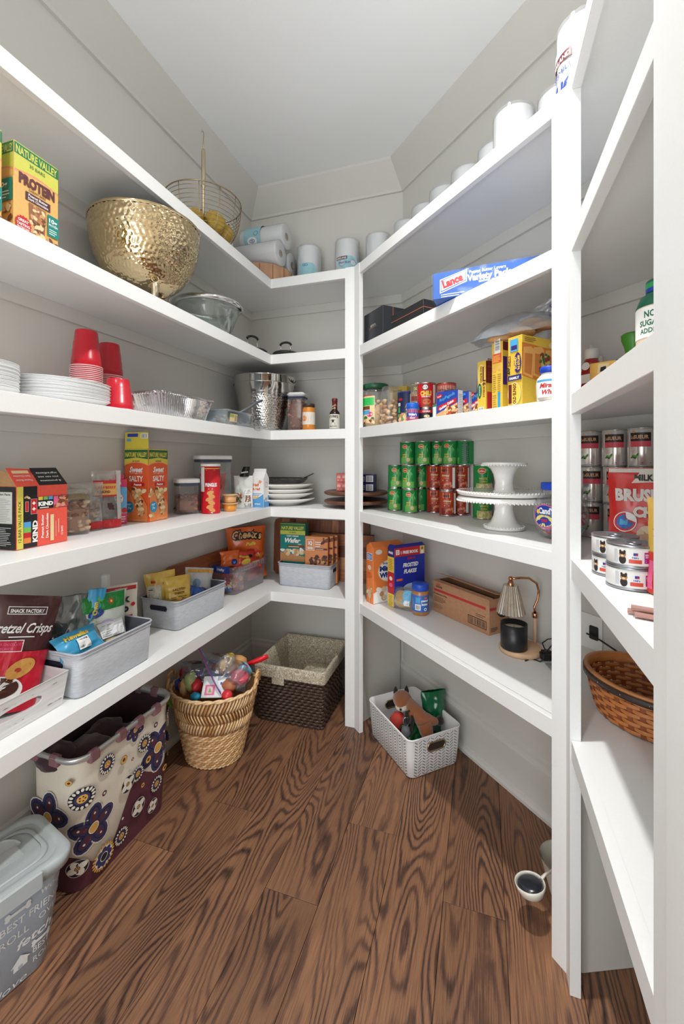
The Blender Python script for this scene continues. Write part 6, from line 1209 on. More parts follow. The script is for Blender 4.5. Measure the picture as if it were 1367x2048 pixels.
# narrow face to the front (-y), picture on the right (+x)
om = mat((232, 130, 66), .42); t, b = cereal('orange wheat cereal box beside the back post', -.452, 2.068, -.72, .185, .058, .270, om)
b.on(fR(.058)).ell(.01, .150, .075, .055, mat((240, 206, 130), .4), 24).ell(.01, .150, .071, .051, pW, 24).text('Frosted', -.006, .182, .016, mat((60, 80, 150), .4), w=.06, bold=.04).text('Mini', -.02, .152, .032, mat((26, 50, 120), .4), w=.07, bold=.06).text('Wheats', .0, .120, .032, mat((26, 50, 120), .4), w=.11, bold=.06).poly([(-.091, .001), (.091, .001), (.091, .05), (-.03, .075), (-.091, .05)], pW).bits(-.07, .02, .07, .075, 26, .012, [mat((222, 196, 160), .5), mat((190, 140, 96), .5), pW], 3, 1.1).text("Kellogg's", .03, .215, .014, pRed, w=.05, bold=.03, shear=.3).ell(-.06, .245, .02, .012, mat((226, 220, 210), .5), 12)
b.on(fF(.185)).rect(-.022, .205, .022, .240, pW, 1).rect(-.019, .208, .019, .237, mat((70, 120, 190), .4)).lines(-.016, .212, .016, .234, 4, pW, .4).ell(0, .17, .014, .012, mat((224, 206, 190), .5), 12).lines(-.02, .12, .02, .15, 5, mat((200, 70, 40), .4), .4).bits(-.02, .05, .02, .07, 8, .007, [pTan, pCr], 2).ell(0, .04, .014, .020, mat((206, 180, 150), .4), 16).rect(-.003, .0, .003, .02, mat((196, 180, 160), .4)); b.build('carton', t)
b = MB(); b.loft([[(-.029, -.092, .270), (.029, -.092, .270), (.029, .092, .270), (-.029, .092, .270)], [(-.002, -.090, .290), (.002, -.090, .290), (.002, .080, .288), (-.002, .080, .288)]], om, smooth=False); b.build('pinched_top', t)
bm_ = mat((34, 48, 160), .42); t, b = cereal('blue cereal box with a red top band reading 1 FREE BOOK', -.344, 2.050, -.74, .182, .052, .276, bm_)
b.on(fR(.052)).rect(-.090, .234, .090, .275, pRed).rect(-.083, .243, -.062, .266, pW).lines(-.080, .246, -.065, .264, 4, pRed, .4).text('1 FREE BOOK', -.002, .245, .019, pW, w=.104, bold=.05).text("Kellogg's", .008, .216, .016, pRed, w=.048, bold=.05, shear=.3).text('FROSTED', .004, .182, .025, pW, w=.092, bold=.05, shear=.25).text('FLAKES', .002, .152, .025, pW, w=.078, bold=.05, shear=.25).rect(.060, .236, .088, .274, mat((226, 206, 120), .4)).ell(.074, .262, .006, .007, mat((150, 100, 70), .5), 10).rect(.066, .236, .082, .254, pW)
b.rect(-.080, .120, -.045, .130, pOr).ell(.01, .035, .075, .030, pW, 24).bits(-.05, .03, .07, .06, 40, .010, [mat((232, 180, 90), .5), mat((222, 160, 70), .5), pCr], 4).ell(.01, .085, .050, .018, mat((190, 210, 236), .4), 18)
b.on(fF(.182)).rect(-.025, .234, .025, .275, mat((24, 30, 110), .4)).text('FREE', 0, .246, .014, pW, w=.034, bold=.05).rect(-.025, .160, .025, .232, pYel).lines(-.018, .17, .018, .225, 7, pBr, .3).rect(-.025, .062, .025, .158, pRed).ell(0, .13, .012, .010, pW, 12).ell(0, .10, .014, .010, pPk, 12).rect(-.025, .001, .025, .060, pYel).lines(-.018, .006, .018, .055, 7, pBr, .3); b.build('carton', t)
flap([(-.026, -.091, .276), (.026, -.091, .276), (.024, -.080, .287), (-.024, -.080, .287)], bm_, parent=t); flap([(.026, -.09, .276), (.026, .09, .276), (.010, .086, .288), (.010, -.080, .286)], bm_, parent=t)
t = thing('muffin_pack', 'clear pack of two round yellow muffins leaning on the blue cereal box', 'packet', (-.345, 1.958, Z5 + .001), -.35, rx=-.18)
for i, (x, y) in enumerate(((-.010, .0), (.008, .022))):
    b = MB(); b.lathe([(0, -.011), (.034, -.011), (.039, -.006), (.039, .006), (.034, .011), (0, .011)], mat((222, 176, 92), .6, bump=.3, var=.15), 24); o = b.build('muffin', t); at(o, (x, y, .044), 0, PI/2)
b, S = pouch(t, .112, .098, .060, clear((244, 244, 240), .10, .08, gloss=.2), seed=71, crumple=.006, gusset=False); b.on(S, .001).rect(.012, .03, .05, .09, mat((110, 180, 220), .4), 4, 3).rect(.022, .02, .045, .045, pW, 2).bars(.025, .022, .043, .042, pK, 8); b.build('wrapper', t)
t = thing('peanut_butter_jar', 'peanut butter jar with bright blue lid and blue label', 'jar', (-.262, 1.930, Z5 + .001), -.2)
b = MB(); b.lathe([(0, 0), (.034, 0), (.0365, .004), (.0365, .098), (.034, .106), (0, .106)], mat((176, 122, 74), .25, coat=.4), 36); b.build('jar_body', t)
b = MB(); b.lathe([(0, .136), (.035, .136), (.037, .133), (.037, .110), (.034, .106)], mat((24, 76, 190), .4), 36); b.build('lid', t)
b = MB(); b.lathe([(.0367, .016), (.0370, .017), (.0370, .088), (.0367, .089)], mat((54, 110, 196), .4), 36); b.on(fC(.037)).rect(-.012, .024, .014, .050, pW, 4).bars(-.009, .028, .011, .046, pK, 10).lines(-.035, .03, -.016, .08, 8, pW, .25).rect(-.010, .055, .012, .080, pSky, 3).text('peanut', .034, .062, .014, pW, w=.034, bold=.05).text('butter', .034, .046, .014, pW, w=.032, bold=.05).ell(.038, .078, .010, .004, pOr, 10).text('O', .036, .022, .018, pW, w=.014, bold=.05); b.build('printed_label', t)
# cardboard box with a slit lid
t = thing('cardboard_box', 'brown cardboard box with a red stripe and a serrated black cutter along its open lid', 'box', (-.053, 1.918, Z5 + .001), RD + .03)
w, d, h = .330, .116, .138; kb = mat((178, 132, 98), .75, bump=.08, bscale=90, var=.08); b = MB()
b.loft([[(x, y, z) for x, y in rrect(w, d, .001, 1)] for z in (0, h)], kb, True, False, smooth=False); b.loft([[(x, y, z) for x, y in reversed(rrect(w - .006, d - .006, .001, 1))] for z in (.003, h)], kb, True, False, smooth=False)
rs = mat((184, 52, 50), .6); b.on(lambda u, v, hh: (u*.95, -.058 - hh, v)).rect(-.165, .094, .155, .105, rs).text('CHEFS', -.135, .122, .011, rs, w=.030, bold=.03).text('CHOICE', -.130, .112, .011, pK, w=.044, bold=.04).text('Foodservice Film', -.12, .080, .010, pK, w=.09, bold=.02).lines(-.165, .050, -.08, .075, 4, pK, .25).lines(-.165, .02, -.10, .04, 4, mat((110, 70, 50), .6), .25)
b.rect(.055, .016, .160, .050, pK).rect(.058, .019, .157, .047, kb).bars(.062, .021, .154, .045, pK, 20).lines(.10, .058, .155, .072, 2, mat((90, 56, 44), .6), .3)
b.on(fR(w)).rect(-.056, .094, .056, .105, rs).lines(-.05, .012, -.01, .03, 3, pK, .4); b.build('carton', t)
b = MB(); b.box((0, -.022, h - .004), (w - .03, .012, .006), mat((24, 24, 26), .5))
for i in range(56): x = -w/2 + .02 + i*(w - .04)/56; b.poly3([(x, -.030, h + .002), (x + .004, -.030, h + .002), (x + .002, -.035, h + .010)], mat((30, 30, 32), .4, .5))
b.build('cutter_blade', t); b = MB(); b.lathe([(.0, -w/2 + .02), (.026, -w/2 + .02), (.028, w/2 - .02), (0, w/2 - .02)], mat((200, 204, 206), .3, .6), 20); o = b.build('film_roll', t); at(o, (0, .0, .09), 0, 0, PI/2)
flap([(-w/2, -d/2, h), (w/2, -d/2, h), (w/2, -d/2 + .022, h + .004), (-w/2, -d/2 + .022, h + .004)], kb, .002, parent=t)
def rfl(b, P, n):
    o, ux, vx = P[0], (P[1] - P[0]), (P[3] - P[0]); nn = n.normalized(); b.on(lambda u, v, hh: tuple(o + ux*u + vx*v + nn*hh), .0006).rect(.05, .40, .90, .50, rs).lines(.1, .6, .5, .8, 2, pK, .2)
flap([(w/2, d/2, h), (-w/2, d/2, h), (-w/2 - .006, -.030, h + .030), (w/2, -.018, h + .018)], kb, .002, prints=lambda b, P, n: rfl(b, P, n if n.z > 0 else -n), parent=t)
# candle warmer lamp with black cup
copper = mat((206, 146, 106), .18, 1.0); lw_ = mat((214, 176, 140), .5, bump=.06, bscale=20, var=.1, stretch=(1, 5, 1))
t = thing('warmer_lamp', 'small table lamp with ribbed glass shade, copper arm and round wooden base', 'lamp', (.132, 1.655, Z5 + .001), 0)
b = MB(); b.lathe([(0, 0), (.068, 0), (.073, .004), (.073, .016), (.070, .019), (0, .019)], lw_, 56); b.build('base', t)
arm = [(.052, .045, .018), (.052, .045, .10), (.050, .043, .130)] ; b = MB(); b.tube([(.052, .045, .018), (.052, .045, .128)], .0062, lw_, 12); b.lathe([(.009, 0), (.0105, .002), (.0105, .016), (.009, .018)], copper, 20, (.052, .045, .110), cap0=True, cap1=True); b.build('wooden_stem', t)
b = MB(); b.tube([(.052, .045, .125), (.050, .043, .150), (.062, .052, .175), (.066, .054, .205), (.058, .046, .235), (.030, .022, .258), (.000, .002, .262), (-.030, -.018, .262)], .0042, copper, 12); b.blob((-.034, -.020, .262), .0085, copper, 12, 0, 0); b.lathe([(.0, .010), (.008, .010), (.011, 0), (.011, -.006)], copper, 16, (-.034, -.020, .244)); b.build('arm', t)
sg = clear((214, 196, 170), .34, .10, gloss=.25); b = MB()
b.grid(lambda u, v: (-.034 + (.024 + .024*v)*(1 + .05*math.cos(26*2*PI*u))*math.cos(2*PI*u), -.020 + (.024 + .024*v)*(1 + .05*math.cos(26*2*PI*u))*math.sin(2*PI*u), .240 - .098*v), 208, 6, sg, wrap=True); b.lathe([(0, .240), (.024, .240)], sg, 26, (-.034, -.020, 0)); b.build('lamp_shade', t)
b = MB(); b.lathe([(0, .232), (.012, .232), (.017, .205), (.015, .178), (0, .172)], mat((226, 224, 214), .3), 20, (-.034, -.020, 0)); b.build('bulb', t)
t = thing('candle_cup', 'black cup candle with a white wax top on the wooden lamp base', 'candle', (.108, 1.630, Z5 + .0205), 0)
b = MB(); b.lathe([(0, 0), (.042, 0), (.045, .003), (.045, .088), (.0425, .088), (.0425, .066), (0, .066)], mat((26, 27, 30), .35), 48); b.build('cup', t)
b = MB(); b.lathe([(0, .0715), (.030, .0715), (.042, .070), (.0422, .066)], mat((226, 220, 206), .45), 40); b.tube([(0, 0, .071), (.001, 0, .078)], .0008, pK, 5); b.build('wax', t)
b = MB(); b.lathe([(0, 0), (.017, 0), (.0175, .003), (0, .004)], pK, 28); o = b.build('snuffer_lid'); at(o, (.098, 1.702, Z5 + .13), 0, 1.2, .2); tag(o, 'small round black lid tilted behind the candle cup', 'lid')
o.location = (.070, 1.700, Z5 + .118)
b = MB(); R_ = []
b.tube([(.225, 1.640, Z5 + .012), (.205, 1.622, Z5 + .035), (.196, 1.600, Z5 + .060), (.212, 1.590, Z5 + .080), (.238, 1.598, Z5 + .082), (.226, 1.592, Z5 + .062), (.214, 1.600, Z5 + .040), (.212, 1.604, Z5 + .012), (.188, 1.585, Z5 + .0025), (.160, 1.600, Z5 + .0025), (.140, 1.575, Z5 + .0025)], .0022, pK, 8)
tag(b.build('lamp_cord'), 'thin black looped lamp cord right of the candle cup', 'cord')
b = MB(); b.box((0, 0, .014), (.05, .028, .026), pK, r=.004); b.box((.030, 0, .016), (.012, .018, .012), pK); b.box((-.006, 0, .030), (.03, .02, .006), pK, r=.002)
o = b.build('power_plug'); at(o, (.215, 1.610, Z5 + .001), .35); tag(o, 'black plug block on the shelf at the end of the lamp cord', 'plug')
b = MB(); b.box((0, 0, .004), (.09, .06, .003), clear((236, 240, 240), .25, .1), r=.002); o = b.build('clear_tray'); at(o, (.222, 1.660, Z5 + .001), .3); o.location = (.250, 1.560, Z5 + .001); tag(o, 'small clear plastic tray by the black plug block', 'tray')
# right bay: oval splint basket and cord
spl = mat((200, 124, 64), .4, bump=.12, bscale=40, var=.12, stretch=(1, 1, 8)); spi = mat((150, 80, 44), .5, bump=.1, bscale=40, var=.12)
t = thing('splint_basket', 'oval woven wooden splint basket with a dark banded rim in the right bay', 'basket', (.418, 1.312, Z5 + .001), RD)
AX, BX = .158, .128
def el(a, z, k=0.0):
    s = .80 + .20*(z/.115)**.7; return ((AX*s + k)*math.cos(a), (BX*s + k)*math.sin(a), z)
for r in range(8):
    b = MB(); z0 = .005 + r*.0118; n = 96; O, I = [], []
    g = []
    for z in (z0, z0 + .0104):
        g.append([el(2*PI*i/n, z, .0022*math.sin(2*PI*i/n*16 + PI*r)) for i in range(n)])
    gi = [[el(2*PI*i/n, z, .0022*math.sin(2*PI*i/n*16 + PI*r) - .0014) for i in range(n)] for z in (z0 + .0104, z0)]
    b.loft([g[0], g[1], gi[0], gi[1], g[0]], spl, False, False, smooth=True); b.build('splint', t)
for i in range(32):
    a = 2*PI*(i + .5)/32 ; b = MB(); n = 5
    P = [el(a, z, 0) for z in (.002, .03, .06, .08, .10)]; T_ = (-math.sin(a), math.cos(a))
    b.loft([[(p[0] + T_[0]*q*.006 + math.cos(a)*kk, p[1] + T_[1]*q*.006 + math.sin(a)*kk, p[2]) for q, kk in ((-1, -.0006), (1, -.0006), (1, .0006), (-1, .0006))] for p in P], spi, smooth=False); b.build('stake', t)
b = MB(); n = 64; ring = lambda k0, k1, z0, z1, m: b.loft([[el(2*PI*i/n, .1, k) [:2] + (z,) for i in range(n)] for k, z in ((k0, z0), (k1, z0), (k1, z1), (k0, z1), (k0, z0))], m, False, False)
ring(.003, .0065, .094, .110, mat((62, 48, 44), .4)); b.build('rim_band', t)
b = MB(); ring(-.004, .0045, .1095, .117, mat((206, 136, 80), .4)); ring(-.007, -.003, .094, .116, spl); b.build('rim', t)
for i in range(16): b = MB(); p = el(2*PI*i/16, .1, .0068); b.blob((p[0], p[1], .102), .0018, brass, 6, 0, 0); b.build('tack', t)
b = MB(); b.lathe([(0, .002), (1, .002), (1, .0045), (0, .0045)], spi, 48, sx=AX*.78, sy=BX*.78); b.build('base', t)
b = MB(); b.tube([(.330, 1.600, Z5 + .11), (.36, 1.562, Z5 + .107), (.395, 1.53, Z5 + .092), (.43, 1.49, Z5 + .07), (.47, 1.46, Z5 + .03), (.485, 1.455, Z5 + .004)], .0028, pK, 8); b.box((.352, 1.598, Z5 + .115), (.03, .012, .045), pK, r=.003, rz=RD); tag(b.build('extension_cord'), 'black power cord running from the wall behind the splint basket', 'cord')
b = MB(); b.box((.345, 1.6055, Z5 + .115), (.075, .004, .115), pW, r=.003, rz=RD); tag(b.build('wall_outlet'), 'white wall outlet behind the right post', 'outlet')
# ---------------------------------------------------------------- things on the floor
# pet food bin
t = thing('pet_food_bin', 'grey lidded pet food bin with white lettering in the lower left corner', 'bin', (-1.172, .766, .001), RL - .25)
bbm = mat((168, 182, 196), .45, var=.02); lidm = mat((172, 180, 182), .4, bump=.05, bscale=60, var=.02)
w, d, h = .245, .215, .262
O = lambda z, k: [(x, y, z) for x, y in rrect(w + 2*k, d + 2*k, .045, 8)]
b = MB(); b.loft([O(0, -.034), O(.004, -.030), O(h, -.004)], bbm, True, False)
wl = mat((222, 226, 226), .45)
def BS(u, v, hh):   # wraps round the body: u = arc length from the middle of the front
    k = -.030 + .026*v/h; W2, D2, r = w/2 + k, d/2 + k, .045; s = u; L1 = W2 - r; q = r*PI/2; sg_ = 1 if s >= 0 else -1; s = abs(s)
    if s <= L1: x, y, nx, ny = s, -D2, 0, -1
    elif s <= L1 + q: a = (s - L1)/r; x, y, nx, ny = L1 + r*math.sin(a), -D2 + r - r*math.cos(a), math.sin(a), -math.cos(a)
    else: x, y, nx, ny = W2, -D2 + r + (s - L1 - q), 1, 0
    return ((x + nx*hh)*sg_, y + ny*hh, v)
b.on(BS, .0006)
def T(s, u, v, z, w_, **k): b.text(s, u, v, z, wl, w=w_, **k)
T('woof', .085, .206, .026, .060, bold=.0, shear=.25); T('BEST', -.005, .168, .026, .052, bold=.01); T('FRIEND', .068, .168, .026, .076, bold=.01); T('ROLL', .0, .134, .026, .062, bold=0); T('OVER', .080, .140, .022, .056, bold=0)
T('PLAY', -.028, .085, .024, .058, rot=PI/2, bold=0); T('fetch', .046, .100, .030, .080, bold=.02, shear=.25); T('BEST', .062, .060, .022, .040, bold=.01); T('ROLL', .066, .034, .020, .045, bold=0); T('love', .0, .008, .026, .060, shear=.25, bold=0); T('PLAY', .115, .08, .022, .05, bold=0); T('SIT', .12, .13, .022, .035, bold=0); T('BEST FRIEND', .13, .17, .02, .06); T('ROLL OVER', -.08, .14, .02, .06); T('BEST', -.08, .17, .022, .05); T('woof', -.09, .10, .022, .05, shear=.25); T('STAY', -.09, .06, .022, .05)
for u, v, s_ in ((.005, .206, 1), (.06, .086, .8), (-.085, .03, 1)):
    for q in (-1, 1):
        b.ell(u + q*.022*s_, v + .004, .006*s_, .006*s_, wl, 10).ell(u + q*.022*s_, v - .004, .006*s_, .006*s_, wl, 10)
    b.rect(u - .022*s_, v - .004, u + .022*s_, v + .004, wl, 4)
b.poly([(.0, .048), (.030, .050), (.030, .066), (.0, .064)], wl).poly([(-.006, .062), (.036, .066), (.014, .084)], wl).poly([(.010, .048), (.020, .049), (.020, .058), (.010, .057)], bbm)
b.build('bin_body', t)
b = MB(); b.loft([O(h - .016, .000), O(h - .014, .008), O(h + .010, .010), O(h + .016, .006), O(h + .018, -.004), O(h + .0185, -.012), O(h + .014, -.016)], lidm, False, True); b.build('lid', t)
b = MB(); b.loft([O(h + .012, -.030), O(h + .016, -.028), O(h + .018, -.034), O(h + .0165, -.040)], lidm, False, False); b.build('lid_ridge', t)
b = MB(); b.lathe([(.0, .0), (.056, .0), (.060, .002), (.062, .0035), (.062, 0)], mat((184, 190, 192), .4), 32, (-.005, .02, h + .0145), a0=0, a1=PI); b.box((-.005, .000, h + .0155), (.10, .045, .003), mat((184, 190, 192), .4)); b.build('thumb_recess', t)
b = MB(); b.box((.0, -d/2 - .012, h - .001), (.10, .010, .046), lidm, r=.004); b.build('latch', t)
b = MB(); b.box((-.03, d/2 + .008, h + .006), (.16, .016, .014), lidm, r=.004); b.box((.075, d/2 + .008, h + .006), (.02, .014, .012), lidm, r=.004); b.build('hinge', t)
# flowered hamper
t = thing('laundry_hamper', 'cream and plum collapsible hamper printed with retro flowers, aluminium rim', 'hamper', (-1.238, 1.160, .001), RL - .02)
cream = mat((226, 218, 202), .8, bump=.2, bscale=300, var=.03); plum = mat((92, 46, 58), .8, bump=.2, bscale=300); navy = mat((56, 54, 96), .8); ink = mat((32, 28, 40), .8); hg = mat((222, 168, 80), .8); wh = mat((232, 226, 214), .8); lining = mat((56, 28, 38), .75, bump=.3, bscale=40, sheen=.3, var=.15)
w, d, h = .398, .212, .412; n = 6
def HO(z, k=0): return [(x, y, z) for x, y in rrect(w - .020 + .020*z/h + 2*k, d - .030 + .030*z/h + 2*k, .052, n)]
b = MB(); b.loft([HO(0, -.004), HO(.004), HO(h*.5, .003), HO(h)], cream, True, False)
def HS(u, v, hh):
    gr = .010*v/h; W2, D2, r = (w - .020)/2 + gr, (d - .03)/2 + gr*1.5, .052; L1 = W2 - r; q = r*PI/2; sg_ = 1 if u >= 0 else -1; s = abs(u); bul = .003*math.sin(PI*v/h) + hh
    if s <= L1: x, y, nx, ny = s, -D2, 0, -1
    elif s <= L1 + q: a = (s - L1)/r; x, y, nx, ny = L1 + r*math.sin(a), -D2 + r - r*math.cos(a), math.sin(a), -math.cos(a)
    else: x, y, nx, ny = W2, -D2 + r + (s - L1 - q), 1, 0
    return ((x + nx*bul)*sg_, y + ny*bul, v)
b.on(HS, .001)
# plum wave over the lower part
NW = 46; us = [-.36 + .72*i/NW for i in range(NW + 1)]; vw = [.135 + .075*math.sin((u + .02)*13) + .035*math.sin(u*31 + 1) for u in us]
for i in range(NW):
    for j in range(6):
        q = [(us[i], vw[i]*j/6), (us[i+1], vw[i+1]*j/6), (us[i+1], vw[i+1]*(j+1)/6), (us[i], vw[i]*(j+1)/6)]; b.face([b._p(*p) for p in q], plum)
b.h += .0003
def petals(u, v, r, k, m, pr, pw, rot=0):
    for i in range(k): a = rot + 2*PI*i/k; hh_ = b.h; b.ell(u + r*math.cos(a), v + r*math.sin(a), pr, pw, m, 14, a); b.h = hh_ + .00001
    b.h += .0001
def big(u, v, s, rot=0):
    petals(u, v, .036*s, 5, wh, .040*s, .030*s, rot); petals(u, v, .036*s, 5, navy, .0365*s, .0265*s, rot); petals(u, v, .034*s, 5, ink, .030*s, .018*s, rot); petals(u, v, .034*s, 5, navy, .026*s, .0155*s, rot); petals(u, v, .036*s, 5, plum, .020*s, .009*s, rot); petals(u, v, .044*s, 5, wh, .0035*s, .0035*s, rot)
    b.ell(u, v, .019*s, .019*s, ink, 20).ell(u, v, .0165*s, .0165*s, wh, 20).ell(u, v, .0135*s, .0135*s, hg, 20)
def daisy(u, v, s, k=16, dk=None):
    b.ell(u, v, .030*s, .030*s, dk or ink, 26); petals(u, v, .0245*s, k, wh, .0048*s, .0034*s); b.ell(u, v, .0165*s, .0165*s, navy, 22).ell(u, v, .0115*s, .0115*s, hg, 18); petals(u, v, .006*s, 5, ink, .002*s, .002*s)
def dotr(u, v, s, a=None, c=None): b.ell(u, v, .0105*s, .0105*s, ink, 18).ell(u, v, .0095*s, .0095*s, a or hg, 18).ell(u, v, .0045*s, .0045*s, c or plum, 12)
def star4(u, v, s): b.ell(u, v, .029*s, .029*s, wh, 24).ell(u, v, .0275*s, .0275*s, ink, 24); petals(u, v, .013*s, 4, wh, .0145*s, .011*s, .5); b.ell(u, v, .0075*s, .0075*s, ink, 14); petals(u, v, .0045*s, 6, hg, .0018*s, .0018*s); b.ell(u, v, .002*s, .002*s, hg, 8)
big(.125, .255, 1.15, .9); big(-.140, .175, 1.0, .3); big(-.285, .22, 1.1, .2); big(.015, .385, .55, .9)
for a_ in ((.120, .125, .9), (-.035, .060, .9), (.055, .315, .95), (-.100, .345, .95), (-.175, .290, 1.1), (.025, .228, .85), (.185, .35, .8)): daisy(*a_)
for a_ in ((.100, .060, .8), (-.180, .08, .9), (-.020, .225, .95), (.030, .110, 1.0), (.215, .30, .8)): star4(*a_)
for a_ in ((-.040, .320, 1.3), (.068, .250, 1.25), (.045, .175, .8), (.150, .165, 1.1), (-.205, .35, .8), (.17, .2, .7)): dotr(*a_)
for a_ in ((-.115, .265, .8), (.100, .355, .9), (-.040, .125, .9), (-.005, .30, .5)): dotr(a_[0], a_[1], a_[2], plum, wh)
petals(-.110, .060, .034, 22, hg, .0048, .0036); b.ell(-.110, .060, .031, .031, wh, 24); petals(-.110, .060, .020, 8, navy, .010, .009); b.ell(-.110, .060, .020, .020, navy, 20).ell(-.110, .060, .0135, .0135, wh, 20).ell(-.110, .060, .0115, .0115, ink, 20)
petals(.21, .24, .024, 16, hg, .004, .003); b.ell(.21, .24, .02, .02, navy, 20)
b.build('hamper_body', t)
b = MB()
def LI(z, k): 
    out = []
    for i, (x, y, z_) in enumerate(HO(h, 0)): 
        f = 1 - .10*(1 - z/h)*1.0; q = .010*noise.noise(Vector((x*14, y*14, z*9))) + .006*math.sin(i*2.2)*(1 - z/h); r_ = math.hypot(x, y); out.append((x*f*(1 - (k + q)/r_), y*f*(1 - (k + q)/r_), z))
    return out
b.loft([LI(h + .004, -.002), LI(h - .01, .006), LI(h*.75, .010), LI(h*.5, .012), LI(h*.25, .014), LI(.02, .016)], lining, False, True); b.build('lining', t)
R_ = rrect(w + .008, d + .008, .056, 7); b = MB(); b.tube([(x, y, h - .004) for x, y in R_], [(.014, .008)]*len(R_), mat((214, 218, 220), .28, .7), 10, closed=True); b.build('aluminium_rim', t)
mv = mat((140, 98, 106), .7, bump=.2, bscale=200)
for i, (x, y, a) in enumerate(((-.148, -d/2 - .004, 0), (-.045, -d/2 - .004, 0), (.030, -d/2 - .004, 0), (.110, -d/2 - .004, 0), (w/2 + .004, -.02, PI/2), (w/2 + .004, .06, PI/2), (-w/2 - .004, -.02, PI/2), (-w/2 - .004, .06, PI/2))):
    b = MB(); b.box((x, y, h - .008), (.036, .0205, .038), mv, r=.006, rz=a); b.build('rim_tab', t)
for i, (x, y, z, r_) in enumerate(((-.10, -.02, h*.86, (.085, .07, .05)), (.0, .03, h*.80, (.09, .06, .06)), (.07, -.03, h*.72, (.075, .07, .06)), (-.165, .03, h*.93, (.05, .07, .04)))):
    b = MB(); b.grid(lambda u, v: ((lambda q: (x + r_[0]*math.sin(PI*v)*math.cos(2*PI*u)*q, y + r_[1]*math.sin(PI*v)*math.sin(2*PI*u)*q, z - r_[2]*math.cos(PI*v)*q))(1 + .22*noise.noise(Vector((2*math.sin(PI*v)*math.cos(2*PI*u), 2*math.sin(PI*v)*math.sin(2*PI*u), 2*math.cos(PI*v) + i*5))))), 24, 12, lining, wrap=True)
    o = b.build('folded_cloth', t)
# wicker basket of play food
wk = mat((222, 180, 128), .65, bump=.25, bscale=120, var=.2); wk2 = mat((234, 200, 154), .65, bump=.25, bscale=120, var=.2); wk3 = mat((196, 148, 98), .65, bump=.25, bscale=120, var=.2)
t = thing('wicker_basket', 'tan braided oval wicker basket overflowing with bagged play food', 'basket', (-1.135, 1.640, .001), .32)
HB = .315
def wr(z): q = z/HB; return .118 + .066*q**.9, .098 + .052*q**.9
b = MB(); b.grid(lambda u, v: ((wr(v*HB)[0] - .006)*math.cos(2*PI*u), (wr(v*HB)[1] - .006)*math.sin(2*PI*u), .002 + v*(HB - .004)), 48, 8, wk3, wrap=True); b.lathe([(0, .003), (1, .003)], wk3, 40, sx=.115, sy=.095); b.build('inner_wall', t)
RN = random.Random(6)
for r in range(14):     # lower half: twisted horizontal coils
    z = .006 + r*.0108; a_, c_ = wr(z); ms = (wk, wk2, wk3)
    for s in range(2):
        b = MB(); n = 110; b.tube([((a_ + .0035*math.cos(i*1.15 + s*PI + r))*math.cos(2*PI*i/n), (c_ + .0035*math.cos(i*1.15 + s*PI + r))*math.sin(2*PI*i/n), z + .0035*math.sin(i*1.15 + s*PI + r)) for i in range(n)], .0043, ms[(r + s) % 3], 5, closed=True); b.build('coil', t)
for row, (z0, z1, sl) in enumerate(((.160, .208, .022), (.206, .252, -.022), (.250, .306, .024))):  # upper half: leaning strands in chevrons
    n = 74
    for i in range(n):
        A = 2*PI*i/n; P = []
        for q in range(4):
            f = q/3; z = z0 + (z1 - z0)*f; a_, c_ = wr(z); th = A + sl*(f - .5)*7.0*.9/1.0*.8; bo = .004*math.sin(PI*f) + .002
            P.append(((a_ + bo)*math.cos(th), (c_ + bo)*math.sin(th), z))
        b = MB(); b.tube(P, [(.0035, .0062)]*4, (wk, wk2, wk3, wk2)[RN.randrange(4)], 5); b.build('strand', t)
for s in range(2):
    b = MB(); n = 90; a_, c_ = wr(HB - .004); b.tube([((a_ + .004 + .004*math.cos(i*.9 + s*PI))*math.cos(2*PI*i/n), (c_ + .004 + .004*math.cos(i*.9 + s*PI))*math.sin(2*PI*i/n), HB - .004 + .004*math.sin(i*.9 + s*PI)) for i in range(n)], .005, wk2, 6, closed=True); b.build('rim_braid', t)
for sx in (-1, 1):
    b = MB(); a_ = wr(HB)[0] + .004
    for s in range(2): b.tube([(sx*(a_ + .006*math.sin(PI*i/20)) + .004*math.cos(i*1.2 + s*PI), .048*math.cos(PI*i/20), HB - .01 + .062*math.sin(PI*i/20) + .004*math.sin(i*1.2 + s*PI)) for i in range(21)], .0052, (wk, wk3)[s], 6)
    b.build('handle', t)
# contents
BX_, BY_ = -1.135, 1.640
def lump(name, label, c, r, m, cat='toy', seed=1, amp=.12, rz=0, extra=None):
    b = MB(); b.blob((0, 0, 0), r, m, 16, seed, amp)
    if extra: extra(b)
    o = b.build(name); at(o, (BX_ + c[0], BY_ + c[1], c[2]), rz); return tag(o, label, cat)
def ring_(R, r, m): return lambda b: b.tube([(R*math.cos(2*PI*i/20), R*math.sin(2*PI*i/20), .004) for i in range(20)], r, m, 8, closed=True)
lump('toy_pot', 'purple toy pot with a dark grey lid at the left of the wicker basket', (-.105, .030, .335), (.045, .042, .026), mat((84, 60, 190), .35), seed=2, amp=.03, extra=lambda b: (b.lathe([(0, .036), (.034, .036), (.036, .030), (.034, .024)], mat((66, 70, 76), .4), 24), b.tube([(.04*math.cos(PI*i/12), -.012 - .05*math.sin(PI*i/12), .0) for i in range(13)], .007, mat((110, 80, 200), .35), 8)))
lump('toy_bowl', 'blue toy bowl behind the purple pot in the wicker basket', (-.070, .075, .350), (.05, .035, .022), mat((40, 60, 190), .35), seed=3, amp=.08)
lump('toy_pear', 'pale green toy fruit in front of the purple pot', (-.085, -.055, .335), (.030, .026, .040), mat((176, 190, 130), .4), seed=4, amp=.12, rz=.3)
lump('toy_cup', 'red toy cup lying behind the green toy fruit', (-.035, .040, .345), (.034, .03, .028), mat((206, 40, 56), .35), seed=5, amp=.1)
